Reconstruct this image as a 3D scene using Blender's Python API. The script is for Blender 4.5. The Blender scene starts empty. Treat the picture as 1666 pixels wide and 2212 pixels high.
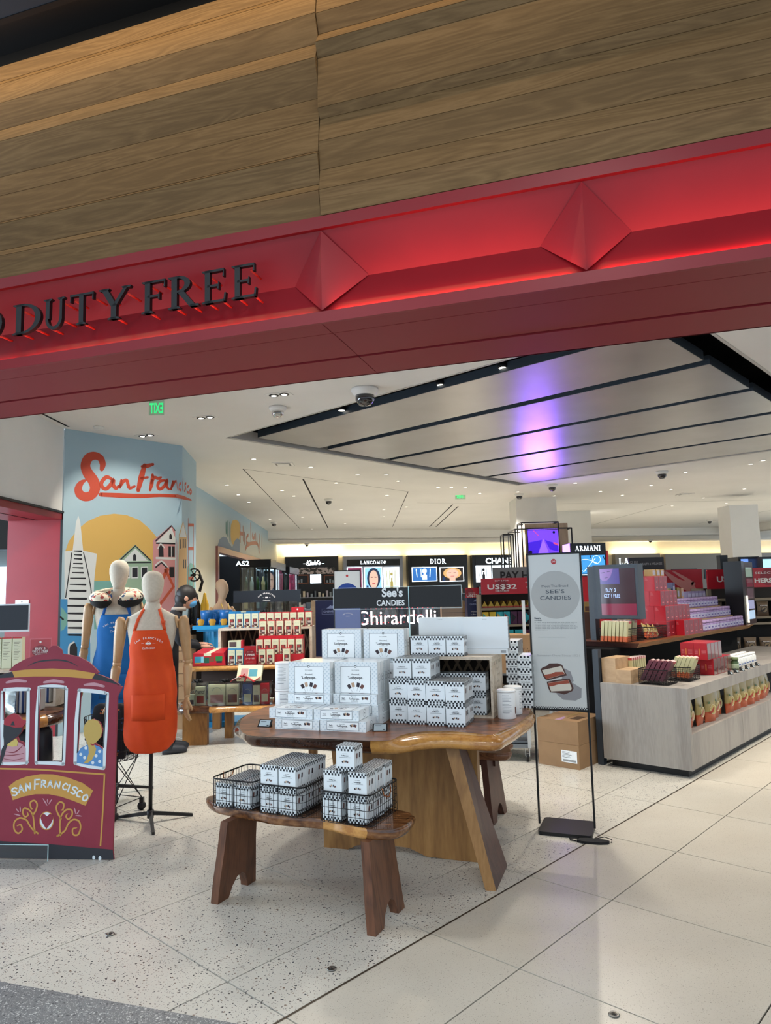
import bpy, math, random
from mathutils import Vector, Matrix
from mathutils.geometry import tessellate_polygon
R = math.radians
rnd = random.Random(7)
# ---------------------------------------------------------------- camera (photograph taken as 1666 x 2212)
CX, CY, FPX, PITCH, ROLL, CH = 833.0, 1106.0, 1539.5, R(6.221), -0.024785, 1.58
_cp, _sp, _cr, _sr = math.cos(PITCH), math.sin(PITCH), math.cos(ROLL), math.sin(ROLL)
_Z = Matrix(((_cr, -_sr, 0), (_sr, _cr, 0), (0, 0, 1)))
_rt, _up, _fw = _Z @ Vector((1, 0, 0)), _Z @ Vector((0, -_cp, _sp)), _Z @ Vector((0, _sp, _cp))
def _cam_axis(c):
    c = Vector(c); return Vector((c.dot(_rt), c.dot(_fw), c.dot(_up)))
def ray(x, y): return _cam_axis(((x - CX) / FPX, (y - CY) / FPX, 1.0))
def onz(x, y, z):                       # point of the photograph on the level z
    r = ray(x, y); return r * ((z - CH) / r.z) + Vector((0, 0, CH))
def ony(x, y, Y):                       # ... at the distance Y
    r = ray(x, y); return r * (Y / r.y) + Vector((0, 0, CH))
def onv(x, y, p0, d):                   # ... on the vertical plane through p0 along d
    r = ray(x, y); n = Vector((-d[1], d[0])); t = (n.x * p0[0] + n.y * p0[1]) / (n.x * r.x + n.y * r.y)
    return r * t + Vector((0, 0, CH))
cam = bpy.data.cameras.new('camera'); camo = bpy.data.objects.new('camera', cam)
bpy.context.scene.collection.objects.link(camo); bpy.context.scene.camera = camo
_X, _Y, _W = _cam_axis((1, 0, 0)), _cam_axis((0, -1, 0)), _cam_axis((0, 0, -1))
camo.matrix_world = Matrix(((_X.x, _Y.x, _W.x, 0), (_X.y, _Y.y, _W.y, 0), (_X.z, _Y.z, _W.z, CH), (0, 0, 0, 1)))
cam.sensor_fit = 'VERTICAL'; cam.sensor_height = 36; cam.lens = FPX / 2212 * 36; cam.clip_start = .05; cam.clip_end = 200
# ---------------------------------------------------------------- world, exposure, lamps
sc = bpy.context.scene
sc.view_settings.view_transform = 'Standard'; sc.view_settings.look = 'None'
sc.view_settings.gamma = 1; sc.view_settings.use_curve_mapping = False
sc.view_settings.exposure = 0.0
wd = bpy.data.worlds.new('daylight of the concourse'); sc.world = wd; wd.use_nodes = True
_bg = wd.node_tree.nodes['Background']; _bg.inputs[0].default_value = (0.74, 0.87, 1.0, 1); _bg.inputs[1].default_value = 1.3
def lamp(kind, loc, power, color=(1, .93, .82), aim=None, size=.1, spot=None, sizey=None, blend=.6):
    l = bpy.data.lights.new('lamp_light', kind); l.energy = power; l.color = color
    if kind == 'AREA':
        l.shape = 'RECTANGLE' if sizey else 'SQUARE'; l.size = size
        if sizey: l.size_y = sizey
    else: l.shadow_soft_size = size
    if spot: l.spot_size = R(spot); l.spot_blend = blend
    o = bpy.data.objects.new('lamp_light', l); sc.collection.objects.link(o); o.location = loc
    if aim is not None:
        o.rotation_euler = (Vector(aim) - Vector(loc)).to_track_quat('-Z', 'Y').to_euler()
    return o
WARM = (1, .90, .76); NEUT = (1, .95, .87); COOL = (.80, .90, 1.0)
ZC = 3.6
# broad shop ceiling lighting: rows of downlights over the sales floor (light fittings themselves are built with the ceiling)
for _x, _y, _p in ((-1.9, 6.6, 70), (-.6, 7.2, 75), (1.3, 5.9, 60), (-1.3, 11.2, 150), (3.3, 5.3, 50), (5.2, 6.6, 110), (-1.2, 13.4, 220), (2.4, 15.6, 320),
                   (6.2, 13.6, 320), (10., 12., 260), (-2.0, 18.5, 320), (1.6, 21., 380), (5.6, 20., 380), (9.8, 20., 360), (7.6, 9.2, 160)):
    lamp('SPOT', (_x, _y, ZC - .04), _p * 4.3, NEUT, (_x, _y, 0), .12, 130, blend=1)
# downlights of the concourse ceiling in front of the entrance
for _x, _y, _ax, _ay, _p in ((-2.2, .6, -1.4, 4.2, 80), (.2, .3, .1, 4.2, 120), (2.4, .2, 2.2, 4.6, 60)):
    lamp('SPOT', (_x, _y, 4.84), _p, (1, .96, .9), (_ax, _ay, .6), .35, 75, blend=.9)
# adjustable spots in the black channels, turned towards the tables at the entrance
for _l, _a, _p in (((.9, 6.1, 3.62), (-.1, 4.3, .6), 360), ((2.1, 7.6, 3.62), (.3, 4.6, .6), 380), ((-.9, 7.6, 3.62), (.0, 4.4, .7), 150),
                   ((3.2, 6.2, 3.62), (3.4, 7.0, .8), 170), ((-.6, 8.3, 3.62), (-1.6, 8.3, .9), 190), ((-2.3, 7.4, 3.58), (-3.3, 9.0, 2.1), 60)):
    lamp('SPOT', _l, _p * 2.6, WARM, _a, .03, 62, blend=.5)
# ---------------------------------------------------------------- materials
def lin(c):
    if isinstance(c, str):
        c = [int(c[i:i + 2], 16) / 255 for i in (0, 2, 4)]
    return [(v / 12.92 if v <= .04045 else ((v + .055) / 1.055) ** 2.4) for v in c[:3]] + [1]
_M = {}
def mat(name, col, rough=.5, metal=0, emit=0, coat=0, alpha=1, trans=0, spec=.5, ior=1.45):
    if name in _M: return _M[name]
    m = bpy.data.materials.new(name); m.use_nodes = True; _M[name] = m
    b = m.node_tree.nodes['Principled BSDF']; c = lin(col)
    b.inputs['Base Color'].default_value = c; b.inputs['Roughness'].default_value = rough
    b.inputs['Metallic'].default_value = metal; b.inputs['Coat Weight'].default_value = coat
    b.inputs['Alpha'].default_value = alpha; b.inputs['Transmission Weight'].default_value = trans
    b.inputs['Specular IOR Level'].default_value = spec; b.inputs['IOR'].default_value = ior
    if emit: b.inputs['Emission Color'].default_value = c; b.inputs['Emission Strength'].default_value = emit
    return m
def N(m, t, **k):
    n = m.node_tree.nodes.new(t)
    for a, v in k.items():
        if a.startswith('i_'): n.inputs[int(a[2:])].default_value = v
        else: setattr(n, a, v)
    return n
def L(m, a, b): m.node_tree.links.new(a, b)
def ramp(m, src, stops, interp='LINEAR'):
    r = N(m, 'ShaderNodeValToRGB'); e = r.color_ramp.elements; r.color_ramp.interpolation = interp
    while len(e) > 1: e.remove(e[0])
    e[0].position, e[0].color = stops[0][0], lin(stops[0][1])
    for p, c in stops[1:]:
        x = e.new(p); x.color = lin(c)
    L(m, src, r.inputs[0]); return r
def bump(m, src, strength=.2, dist=.01):
    b = N(m, 'ShaderNodeBump'); b.inputs['Strength'].default_value = strength; b.inputs['Distance'].default_value = dist
    L(m, src, b.inputs['Height']); L(m, b.outputs[0], m.node_tree.nodes['Principled BSDF'].inputs['Normal'])
def coords(m, scale, rot=(0, 0, 0), perobj=False):
    t = N(m, 'ShaderNodeTexCoord'); mp = N(m, 'ShaderNodeMapping'); mp.inputs['Scale'].default_value = scale; mp.inputs['Rotation'].default_value = rot
    if perobj:
        oi = N(m, 'ShaderNodeObjectInfo'); mu = N(m, 'ShaderNodeVectorMath', operation='SCALE'); cb = N(m, 'ShaderNodeCombineXYZ')
        L(m, oi.outputs['Random'], cb.inputs[0]); L(m, oi.outputs['Random'], cb.inputs[1]); L(m, oi.outputs['Random'], cb.inputs[2])
        L(m, cb.outputs[0], mu.inputs[0]); mu.inputs['Scale'].default_value = 37.0
        ad = N(m, 'ShaderNodeVectorMath', operation='ADD'); L(m, t.outputs['Object'], ad.inputs[0]); L(m, mu.outputs[0], ad.inputs[1]); L(m, ad.outputs[0], mp.inputs[0])
    else: L(m, t.outputs['Object'], mp.inputs[0])
    return mp.outputs[0]
def wood(name, stops, scale=(1.2, 14, 14), rough=.45, coat=0, rings=2.2, perobj=True, dist=6.0, bmp=.12, rot=(0, 0, 0), spec=.5):
    if name in _M: return _M[name]
    m = mat(name, '808080', rough, coat=coat, spec=spec); b = m.node_tree.nodes['Principled BSDF']
    c = coords(m, scale, rot, perobj)
    n1 = N(m, 'ShaderNodeTexNoise'); n1.inputs['Scale'].default_value = .55; n1.inputs['Detail'].default_value = 2; n1.inputs['Distortion'].default_value = .6; L(m, c, n1.inputs[0])
    mm = N(m, 'ShaderNodeMath', operation='MULTIPLY'); L(m, n1.outputs[0], mm.inputs[0]); mm.inputs[1].default_value = dist * rings
    fr = N(m, 'ShaderNodeMath', operation='PINGPONG'); L(m, mm.outputs[0], fr.inputs[0]); fr.inputs[1].default_value = .5
    n2 = N(m, 'ShaderNodeTexNoise'); n2.inputs['Scale'].default_value = 9; n2.inputs['Detail'].default_value = 4; L(m, c, n2.inputs[0])
    n3 = N(m, 'ShaderNodeTexNoise'); n3.inputs['Scale'].default_value = .4; n3.inputs['Detail'].default_value = 1; L(m, c, n3.inputs[0])
    a = N(m, 'ShaderNodeMath', operation='MULTIPLY_ADD'); L(m, fr.outputs[0], a.inputs[0]); a.inputs[1].default_value = .6; 
    mx = N(m, 'ShaderNodeMath', operation='MULTIPLY'); L(m, n2.outputs[0], mx.inputs[0]); mx.inputs[1].default_value = .55; L(m, mx.outputs[0], a.inputs[2])
    a2 = N(m, 'ShaderNodeMath', operation='MULTIPLY_ADD'); L(m, n3.outputs[0], a2.inputs[0]); a2.inputs[1].default_value = .5; a2.inputs[2].default_value = -.25
    a3 = N(m, 'ShaderNodeMath', operation='ADD'); L(m, a.outputs[0], a3.inputs[0]); L(m, a2.outputs[0], a3.inputs[1])
    r = ramp(m, a3.outputs[0], stops); L(m, r.outputs[0], b.inputs['Base Color'])
    if bmp: bump(m, a.outputs[0], bmp, .004)
    return m
def speckle(name, base, chips, scale, thr, rough=.35, base2=None, coat=0):
    """terrazzo: chips of several colours set in a plain ground"""
    m = mat(name, base, rough, coat=coat); b = m.node_tree.nodes['Principled BSDF']
    c = coords(m, (1, 1, 1))
    nz = N(m, 'ShaderNodeTexNoise'); nz.inputs['Scale'].default_value = scale * 1.3; L(m, c, nz.inputs[0])
    vm = N(m, 'ShaderNodeVectorMath', operation='MULTIPLY_ADD'); L(m, nz.outputs['Color'], vm.inputs[0]); vm.inputs[1].default_value = (.9 / scale,) * 3; L(m, c, vm.inputs[2])
    last = None
    gn = N(m, 'ShaderNodeTexNoise'); gn.inputs['Scale'].default_value = 2.5; gn.inputs['Detail'].default_value = 5; L(m, c, gn.inputs[0])
    rb = ramp(m, gn.outputs[0], [(.3, base), (.7, base2 or base)]); last = rb.outputs[0]
    for k, (sc_, th) in enumerate(((scale, thr), (scale * 1.9, thr * .85))):
        v = N(m, 'ShaderNodeTexVoronoi'); v.inputs['Scale'].default_value = sc_; L(m, vm.outputs[0], v.inputs['Vector'])
        sp = N(m, 'ShaderNodeSeparateColor'); L(m, v.outputs['Color'], sp.inputs[0])
        t = N(m, 'ShaderNodeMath', operation='MULTIPLY'); L(m, sp.outputs[0], t.inputs[0]); t.inputs[1].default_value = th
        lt = N(m, 'ShaderNodeMath', operation='LESS_THAN'); L(m, v.outputs['Distance'], lt.inputs[0]); L(m, t.outputs[0], lt.inputs[1])
        n = len(chips); rc = ramp(m, sp.outputs[1], [(i / n, chips[i]) for i in range(n)], 'CONSTANT')
        mix = N(m, 'ShaderNodeMix', data_type='RGBA'); L(m, lt.outputs[0], mix.inputs[0]); L(m, last, mix.inputs[6]); L(m, rc.outputs[0], mix.inputs[7]); last = mix.outputs[2]
    L(m, last, b.inputs['Base Color']); return m
def mottled(name, c1, c2, scale=(6, 6, 6), rough=.6, detail=5, metal=0, bmp=0, spec=.5, lo=.35, hi=.65):
    if name in _M: return _M[name]
    m = mat(name, c1, rough, metal, spec=spec); c = coords(m, scale)
    n = N(m, 'ShaderNodeTexNoise'); n.inputs['Scale'].default_value = 1; n.inputs['Detail'].default_value = detail; L(m, c, n.inputs[0])
    r = ramp(m, n.outputs[0], [(lo, c1), (hi, c2)]); L(m, r.outputs[0], m.node_tree.nodes['Principled BSDF'].inputs['Base Color'])
    if bmp: bump(m, n.outputs[0], bmp, .003)
    return m
def clearmat(name, col='ffffff', rough=.02, mixv=.12, gloss=.5):
    """thin clear plastic / glass: mostly see-through with a surface reflection"""
    if name in _M: return _M[name]
    m = bpy.data.materials.new(name); m.use_nodes = True; _M[name] = m; nt = m.node_tree; nt.nodes.clear()
    o = N(m, 'ShaderNodeOutputMaterial'); t = N(m, 'ShaderNodeBsdfTransparent'); t.inputs[0].default_value = lin(col)
    g = N(m, 'ShaderNodeBsdfGlossy'); g.inputs['Roughness'].default_value = rough
    f = N(m, 'ShaderNodeFresnel'); f.inputs[0].default_value = 1.45; a = N(m, 'ShaderNodeMath', operation='MULTIPLY_ADD'); L(m, f.outputs[0], a.inputs[0]); a.inputs[1].default_value = gloss; a.inputs[2].default_value = mixv
    x = N(m, 'ShaderNodeMixShader'); L(m, a.outputs[0], x.inputs[0]); L(m, t.outputs[0], x.inputs[1]); L(m, g.outputs[0], x.inputs[2]); L(m, x.outputs[0], o.inputs[0])
    return m
# ---------------------------------------------------------------- mesh builder
_T = {}
def textgeo(s, bold=0.0, font=None, spacing=1.0):
    """outline of a word in the built-in typeface, as flat faces: (verts, faces, x0, x1, y0, y1) in units of the capital height"""
    k = (s, bold, spacing)
    if k in _T: return _T[k]
    c = bpy.data.curves.new('lettering', 'FONT'); c.body = s; c.size = 1; c.offset = bold; c.space_character = spacing; c.resolution_u = 3; c.fill_mode = 'FRONT'
    o = bpy.data.objects.new('lettering', c); me = bpy.data.meshes.new_from_object(o)
    v = [(p.co.x, p.co.y) for p in me.vertices]; f = [tuple(p.vertices) for p in me.polygons]
    bpy.data.objects.remove(o); bpy.data.curves.remove(c); bpy.data.meshes.remove(me)
    if not v: v = [(0, 0)]
    xs = [p[0] for p in v]; ys = [p[1] for p in v]
    _T[k] = (v, f, min(xs), max(xs), min(ys), max(ys)); return _T[k]
def frame(o, x, up=(0, 0, 1)):
    """matrix whose X runs along x, Y along up and Z out of the face"""
    x = Vector(x).normalized(); u = Vector(up); u = (u - x * u.dot(x)).normalized(); z = x.cross(u)
    return Matrix(((x.x, u.x, z.x, o[0]), (x.y, u.y, z.y, o[1]), (x.z, u.z, z.z, o[2]), (0, 0, 0, 1)))
class G:
    def __init__(s, m=None):
        s.v, s.f, s.mi, s.mats, s.cur, s.M, s.sm = [], [], [], [], 0, None, []
        s.smooth = False
        if m: s.use(m)
    def use(s, m):
        if m not in s.mats: s.mats.append(m)
        s.cur = s.mats.index(m); return s
    def at(s, M=None): s.M = M; return s
    def add(s, vs, fs, smooth=None):
        n = len(s.v)
        for p in vs:
            p = Vector(p) if len(p) == 3 else Vector((p[0], p[1], 0))
            s.v.append(s.M @ p if s.M else p)
        for f in fs: s.f.append(tuple(i + n for i in f)); s.mi.append(s.cur); s.sm.append(s.smooth if smooth is None else smooth)
        return s
    def box(s, a, b):
        x0, y0, z0 = [min(a[i], b[i]) for i in range(3)]; x1, y1, z1 = [max(a[i], b[i]) for i in range(3)]
        return s.add([(x0, y0, z0), (x1, y0, z0), (x1, y1, z0), (x0, y1, z0), (x0, y0, z1), (x1, y0, z1), (x1, y1, z1), (x0, y1, z1)],
                     [(0, 3, 2, 1), (4, 5, 6, 7), (0, 1, 5, 4), (1, 2, 6, 5), (2, 3, 7, 6), (3, 0, 4, 7)], False)
    def prism(s, pts, z0, z1, holes=(), smooth=False):
        """pts: outline in XY, extruded along Z from z0 to z1, with holes"""
        loops = [[Vector((p[0], p[1], 0)) for p in l] for l in [pts] + list(holes)]
        def area(l): return sum(l[i].x * l[(i + 1) % len(l)].y - l[(i + 1) % len(l)].x * l[i].y for i in range(len(l)))
        for k, l in enumerate(loops):
            if (area(l) > 0) != (k == 0): l.reverse()
        flat = [p for l in loops for p in l]; t = tessellate_polygon(loops); n = len(flat)
        up = []
        for a, b, c in t:
            A = (flat[b] - flat[a]).cross(flat[c] - flat[a]).z
            up.append((a, b, c) if A > 0 else (a, c, b))
        if abs(z1 - z0) < 1e-9:
            return s.add([(p.x, p.y, z0) for p in flat], up, False)
        s.add([(p.x, p.y, z1) for p in flat] + [(p.x, p.y, z0) for p in flat], up + [(c + n, b + n, a + n) for a, b, c in up], False)
        vs, fs, o = [], [], 0
        for l in loops:
            m = len(l)
            vs += [(p.x, p.y, z0) for p in l] + [(p.x, p.y, z1) for p in l]
            fs += [(o + i, o + (i + 1) % m, o + m + (i + 1) % m, o + m + i) for i in range(m)]; o += 2 * m
        return s.add(vs, fs, smooth)
    def quad(s, *p): return s.add(p, [tuple(range(len(p)))])
    def rect(s, x0, y0, x1, y1, z=0): return s.add([(x0, y0, z), (x1, y0, z), (x1, y1, z), (x0, y1, z)], [(0, 1, 2, 3)], False)
    def disc(s, x, y, r, z=0, n=24, ry=None, rot=0):
        return s.prism([(x + r * math.cos(a + rot) , y + (ry or r) * math.sin(a + rot)) for a in [2 * math.pi * i / n for i in range(n)]], z, z)
    def ring(s, x, y, r0, r1, z=0, n=28, a0=0, a1=2 * math.pi):
        k = n + 1; vs = []
        for i in range(k):
            a = a0 + (a1 - a0) * i / n; vs += [(x + r0 * math.cos(a), y + r0 * math.sin(a), z), (x + r1 * math.cos(a), y + r1 * math.sin(a), z)]
        return s.add(vs, [(2 * i, 2 * i + 1, 2 * i + 3, 2 * i + 2) for i in range(n)])
    def stroke(s, pts, w, z=0, cap=True, sub=4):
        """flat brush stroke through pts (smoothed); w a width or one per point"""
        P = [Vector((p[0], p[1])) for p in pts]; W = list(w) if hasattr(w, '__len__') else [w] * len(P)
        if sub > 1 and len(P) > 2:
            Q, V = [], []
            for i in range(len(P) - 1):
                p0, p1, p2, p3 = P[max(i - 1, 0)], P[i], P[i + 1], P[min(i + 2, len(P) - 1)]
                for j in range(sub):
                    t = j / sub
                    Q.append(.5 * ((2 * p1) + (p2 - p0) * t + (2 * p0 - 5 * p1 + 4 * p2 - p3) * t * t + (3 * p1 - p0 - 3 * p2 + p3) * t ** 3)); V.append(W[i] * (1 - t) + W[i + 1] * t)
            Q.append(P[-1]); V.append(W[-1]); P, W = Q, V
        vs = []
        for i, p in enumerate(P):
            d = (P[min(i + 1, len(P) - 1)] - P[max(i - 1, 0)]); d = d.normalized() if d.length > 1e-9 else Vector((1, 0)); n = Vector((-d.y, d.x)) * W[i] / 2
            vs += [(p.x + n.x, p.y + n.y, z), (p.x - n.x, p.y - n.y, z)]
        s.add(vs, [(2 * i, 2 * i + 1, 2 * i + 3, 2 * i + 2) for i in range(len(P) - 1)])
        if cap:
            for p, ww in ((P[0], W[0]), (P[-1], W[-1])):
                if ww > 0: s.disc(p.x, p.y, ww / 2, z, 10)
        return s
    def text(s, t, x, y, h, w=None, z=0, bold=0.0, align='C', spacing=1.0, skew=0.0, cap=None):
        """word t: baseline y, capital height h (or total width w)"""
        v, f, x0, x1, y0, y1 = textgeo(t, bold, None, spacing)
        k = h / (cap or .73); kx = k if w is None else w / max(x1 - x0, 1e-6)
        W = (x1 - x0) * kx; ox = {'C': -W / 2, 'L': 0, 'R': -W}[align]
        return s.add([(x + ox + (p[0] - x0) * kx + skew * p[1] * k, y + p[1] * k, z) for p in v], f, False)
    def arctext(s, t, cx, cy, r, h, a0, a1, z=0, bold=0.0):
        n = len(t)
        for i, ch in enumerate(t):
            if ch == ' ': continue
            a = a0 + (a1 - a0) * i / (n - 1); v, f, x0, x1, y0, y1 = textgeo(ch, bold); k = h / .73
            c, sn = math.cos(a - math.pi / 2), math.sin(a - math.pi / 2)
            s.add([(cx + r * math.cos(a) + ((p[0] - (x0 + x1) / 2) * k) * c - p[1] * k * sn, cy + r * math.sin(a) + ((p[0] - (x0 + x1) / 2) * k) * sn + p[1] * k * c, z) for p in v], f, False)
        return s
    def lathe(s, prof, n=24, c=(0, 0, 0), smooth=True, sx=1, sy=1):
        vs, fs = [], []; m = len(prof)
        for i in range(n):
            a = 2 * math.pi * i / n
            for r, z in prof: vs.append((c[0] + r * math.cos(a) * sx, c[1] + r * math.sin(a) * sy, c[2] + z))
        for i in range(n):
            for j in range(m - 1):
                a, b = i * m + j, ((i + 1) % n) * m + j
                fs.append((a, b, b + 1, a + 1))
        fs.append(tuple(i * m for i in range(n))[::-1]); fs.append(tuple(i * m + m - 1 for i in range(n)))
        return s.add(vs, fs, smooth)
    def cyl(s, p0, p1, r, r1=None, n=12, smooth=True): return s.tube([p0, p1], [r, r if r1 is None else r1], n, smooth=smooth)
    def tube(s, path, r, n=8, closed=False, smooth=True, cap=True, flat=1.0):
        P = [Vector(p) for p in path]; rr = list(r) if hasattr(r, '__len__') else [r] * len(P); k = len(P); vs, fs = [], []
        ref = None
        for i, p in enumerate(P):
            d = (P[(i + 1) % k] - P[i - 1]) if closed else (P[min(i + 1, k - 1)] - P[max(i - 1, 0)])
            d.normalize()
            if ref is None: ref = Vector((0, 0, 1)) if abs(d.z) < .9 else Vector((1, 0, 0))
            a = (ref - d * ref.dot(d)); a = a.normalized() if a.length > 1e-6 else d.orthogonal().normalized(); ref = a; b = d.cross(a)
            for j in range(n):
                t = 2 * math.pi * (j + .5) / n; vs.append(p + a * rr[i] * math.cos(t) * flat + b * rr[i] * math.sin(t))
        for i in range(k if closed else k - 1):
            for j in range(n):
                a, b = i * n + j, i * n + (j + 1) % n; c, d2 = ((i + 1) % k) * n + (j + 1) % n, ((i + 1) % k) * n + j
                fs.append((a, b, c, d2))
        if cap and not closed: fs += [tuple(range(n))[::-1], tuple(range((k - 1) * n, k * n))]
        return s.add(vs, fs, smooth)
    def ball(s, c, r, n=16, m=10, sx=1, sy=1, sz=1):
        return s.lathe([(r * math.sin(math.pi * i / m) if 0 < i < m else 1e-5, -r * sz * math.cos(math.pi * i / m)) for i in range(m + 1)], n, c, True, sx, sy)
    def grid(s, rows, smooth=True):
        """rows: list of equally long lists of points"""
        n = len(rows[0]); vs = [p for r_ in rows for p in r_]
        return s.add(vs, [(i * n + j, i * n + j + 1, (i + 1) * n + j + 1, (i + 1) * n + j) for i in range(len(rows) - 1) for j in range(n - 1)], smooth)
    def obj(s, name, parent=None, label=None, cat=None, group=None, kind=None, loc=None, rz=0, bevel=0, weld=False):
        me = bpy.data.meshes.new(name); me.from_pydata([tuple(p) for p in s.v], [], s.f)
        for m in s.mats: me.materials.append(m)
        me.polygons.foreach_set('material_index', s.mi); me.polygons.foreach_set('use_smooth', s.sm); me.update()
        if weld:
            import bmesh
            bm = bmesh.new(); bm.from_mesh(me); bmesh.ops.remove_doubles(bm, verts=bm.verts, dist=1e-5); bm.to_mesh(me); bm.free()
        o = bpy.data.objects.new(name, me); sc.collection.objects.link(o)
        if bevel:
            b = o.modifiers.new('b', 'BEVEL'); b.width = bevel; b.segments = 2; b.limit_method = 'ANGLE'
        return setp(o, parent, label, cat, group, kind, loc, rz)
def setp(o, parent=None, label=None, cat=None, group=None, kind=None, loc=None, rz=0):
    if parent: o.parent = parent
    if label: o['label'] = label
    if cat: o['category'] = cat
    if group: o['group'] = group
    if kind: o['kind'] = kind
    if loc is not None: o.location = loc
    if rz: o.rotation_euler = (0, 0, rz)
    return o
def thing(name, label, cat, loc=(0, 0, 0), rz=0, group=None):
    o = bpy.data.objects.new(name, None); sc.collection.objects.link(o); o.empty_display_size = .05
    return setp(o, None, label, cat, group, None, loc, rz)
def sub_empty(name, parent):
    o = bpy.data.objects.new(name, None); sc.collection.objects.link(o); o.parent = parent; o.empty_display_size = .02; return o
_kids = {}
def dup(root, loc, rz=0, label=None, group=None):
    def cp(o, par):
        c = o.copy(); sc.collection.objects.link(c); c.parent = par
        for k in [x for x in (_kids.get(o.name) or list(o.children))]: cp(k, c)
        return c
    _kids.setdefault(root.name, list(root.children))
    r = cp(root, None); r.location = loc; r.rotation_euler = (0, 0, rz) if not hasattr(rz, '__len__') else rz
    if label: r['label'] = label
    if group: r['group'] = group
    return r
def struct(name): 
    o = bpy.data.objects.new(name, None); sc.collection.objects.link(o); o['kind'] = 'structure'; return o
# directions on the plan
gA = Vector((math.sin(R(42.88)), math.cos(R(42.88)))); gB = Vector((-gA.y, gA.x))       # floor and ceiling grid
rE = Vector((.9537, -.3008)); nE = Vector((.3008, .9537))                               # along / into the entrance portal
def AB(a, b, z=0): p = gA * a + gB * b; return Vector((p.x, p.y, z))
def EN(e, n, z=0): p = rE * e + nE * n; return Vector((p.x, p.y, z))
# ================================================================ SETTING
white_paint = mottled('white_paint', 'dcdcd8', 'e4e4e0', (1.2, 1.2, 1.2), .75)
ceil_paint = mottled('ceiling_paint', 'dddbd6', 'e3e1dc', (.8, .8, .8), .8)
red_paint = mottled('red_metal', '80151f', '881922', (2, 2, 2), .42)
red_dark = mat('red_soffit', '861c24', .5)
black = mat('black_satin', '0b0c0e', .45); slate = mat('slate_metal', '2c343c', .45); jointm = mat('joint_shadow', '141414', .9)
brushed = mottled('brushed_metal_panel', 'b4b1ae', 'bcb9b6', (2, 2, 2), .33, metal=.75)
chipsC = ['2c2a2a', '55504c', '3a3c44', '7a6656', '948a80', '24262a']
terrazzo_coarse = speckle('terrazzo_coarse', 'bfbaae', chipsC, 70, .37, .3, 'c6c1b5')
terrazzo_fine = speckle('terrazzo_fine', 'b9b1a2', ['8d8574', '777063', 'a0978a'], 150, .30, .33, 'c2bbad')
terrazzo_grey = speckle('terrazzo_grey', '6c6e6e', ['a9a9a6', '45474a', 'c4c4c0', '8b8b88'], 110, .55, .4, '787a7a')
grout = mat('floor_joint', '37342f', .9)
# ---- floor: bedding sheet with every tile in sight laid on it
g = G(terrazzo_coarse); g.rect(-9, -1, 18, 32, -.012)
fl = g.obj('floor', kind='structure')
g = G(grout); g.rect(-7, 1.6, 12, 11.6, -.006); g.obj('joint_bed', fl)
def clip_vis(p): return p.y > 1.9 and abs(p.x) < p.y * .62 + .9 and p.y < 11
tmesh = {}
def tile(a, b, w, h, m, key):
    if key not in tmesh:
        t_ = G(m); t_.box((.0032, .0032, -.011), (w - .0032, h - .0032, 0)); o = t_.obj('tile', fl); tmesh[key] = o
    else:
        o = tmesh[key].copy(); sc.collection.objects.link(o)
    p = AB(a, b); o.location = p; o.rotation_euler = (0, 0, math.atan2(gA.y, gA.x)); return o
P_ = .8525; B0 = 2.25
for i in range(-2, 12):
    a = 1.805 + P_ * i
    for b, w, m, k in [(2.252, .373, terrazzo_coarse, 'n')] + [(2.625 + .8475 * j, .8475, terrazzo_coarse, 'c') for j in range(8)] + \
                      [(1.772, .476, terrazzo_fine, 'f0')] + [(1.772 - .8525 * (j + 1), .8525, terrazzo_fine, 'f') for j in range(7)]:
        c = AB(a + P_ / 2, b + w / 2)
        if clip_vis(c) and not (c.dot(Vector((nE.x, nE.y, 0))) < 1.5): tile(a, b, P_, w, m, k)
g = G(mat('brass_divider', '4a4034', .5, .6)); g.at(Matrix.Translation((0, 0, 0)))
p0, p1 = AB(1.0, 2.2475), AB(12, 2.2475); d = Vector((gB.x, gB.y, 0)) * .005
g.quad(p0 - d + Vector((0, 0, .0008)), p1 - d + Vector((0, 0, .0008)), p1 + d + Vector((0, 0, .0008)), p0 + d + Vector((0, 0, .0008))); g.obj('divider_strip', fl)
g = G(terrazzo_grey); a, b = EN(-5, 2.51), EN(5, 2.51); c, d = EN(5, -2), EN(-5, -2)
g.prism([(a.x, a.y), (b.x, b.y), (c.x, c.y), (d.x, d.y)], .0002, .0012); g.obj('grey_border', fl)
# ---- entrance portal: wood boards above a red metal beam with a V-shaped recess
NF = 3.156                                     # distance of its front plane
por = struct('wall_front'); zfr = [2.90, 2.965]
def Ebox(g, e0, n0, z0, e1, n1, z1):
    p = [EN(e, n, z) for z in (z0, z1) for e, n in ((e0, n0), (e1, n0), (e1, n1), (e0, n1))]
    g.add(p, [(0, 3, 2, 1), (4, 5, 6, 7), (0, 1, 5, 4), (1, 2, 6, 5), (2, 3, 7, 6), (3, 0, 4, 7)], False)
def Eext(g, prof, e0, e1, close=False):
    """profile of (n, z) run along the portal"""
    rows = [[EN(e, n, z) for n, z in prof] for e in (e0, e1)]
    g.grid(rows, False)
EL, ER = -5.2, 5.5
g = G(red_paint); Ebox(g, EL, NF, 2.90, ER, NF + .02, 2.958); g.obj('bottom_lip', por)
g = G(red_paint); Ebox(g, EL, NF, 3.392, ER, NF + .05, 3.455); g.obj('top_lip', por)
for n0, n1, z in ((NF + .02, 3.309, 2.90), (3.321, 3.692, 2.903), (3.716, 4.053, 2.90)):
    for e0, e1 in ((EL, -1.308), (-1.304, ER)):
        g = G(red_dark); Ebox(g, e0, n0, z, e1, n1, z + .02); g.obj('soffit_panel', por)
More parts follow.
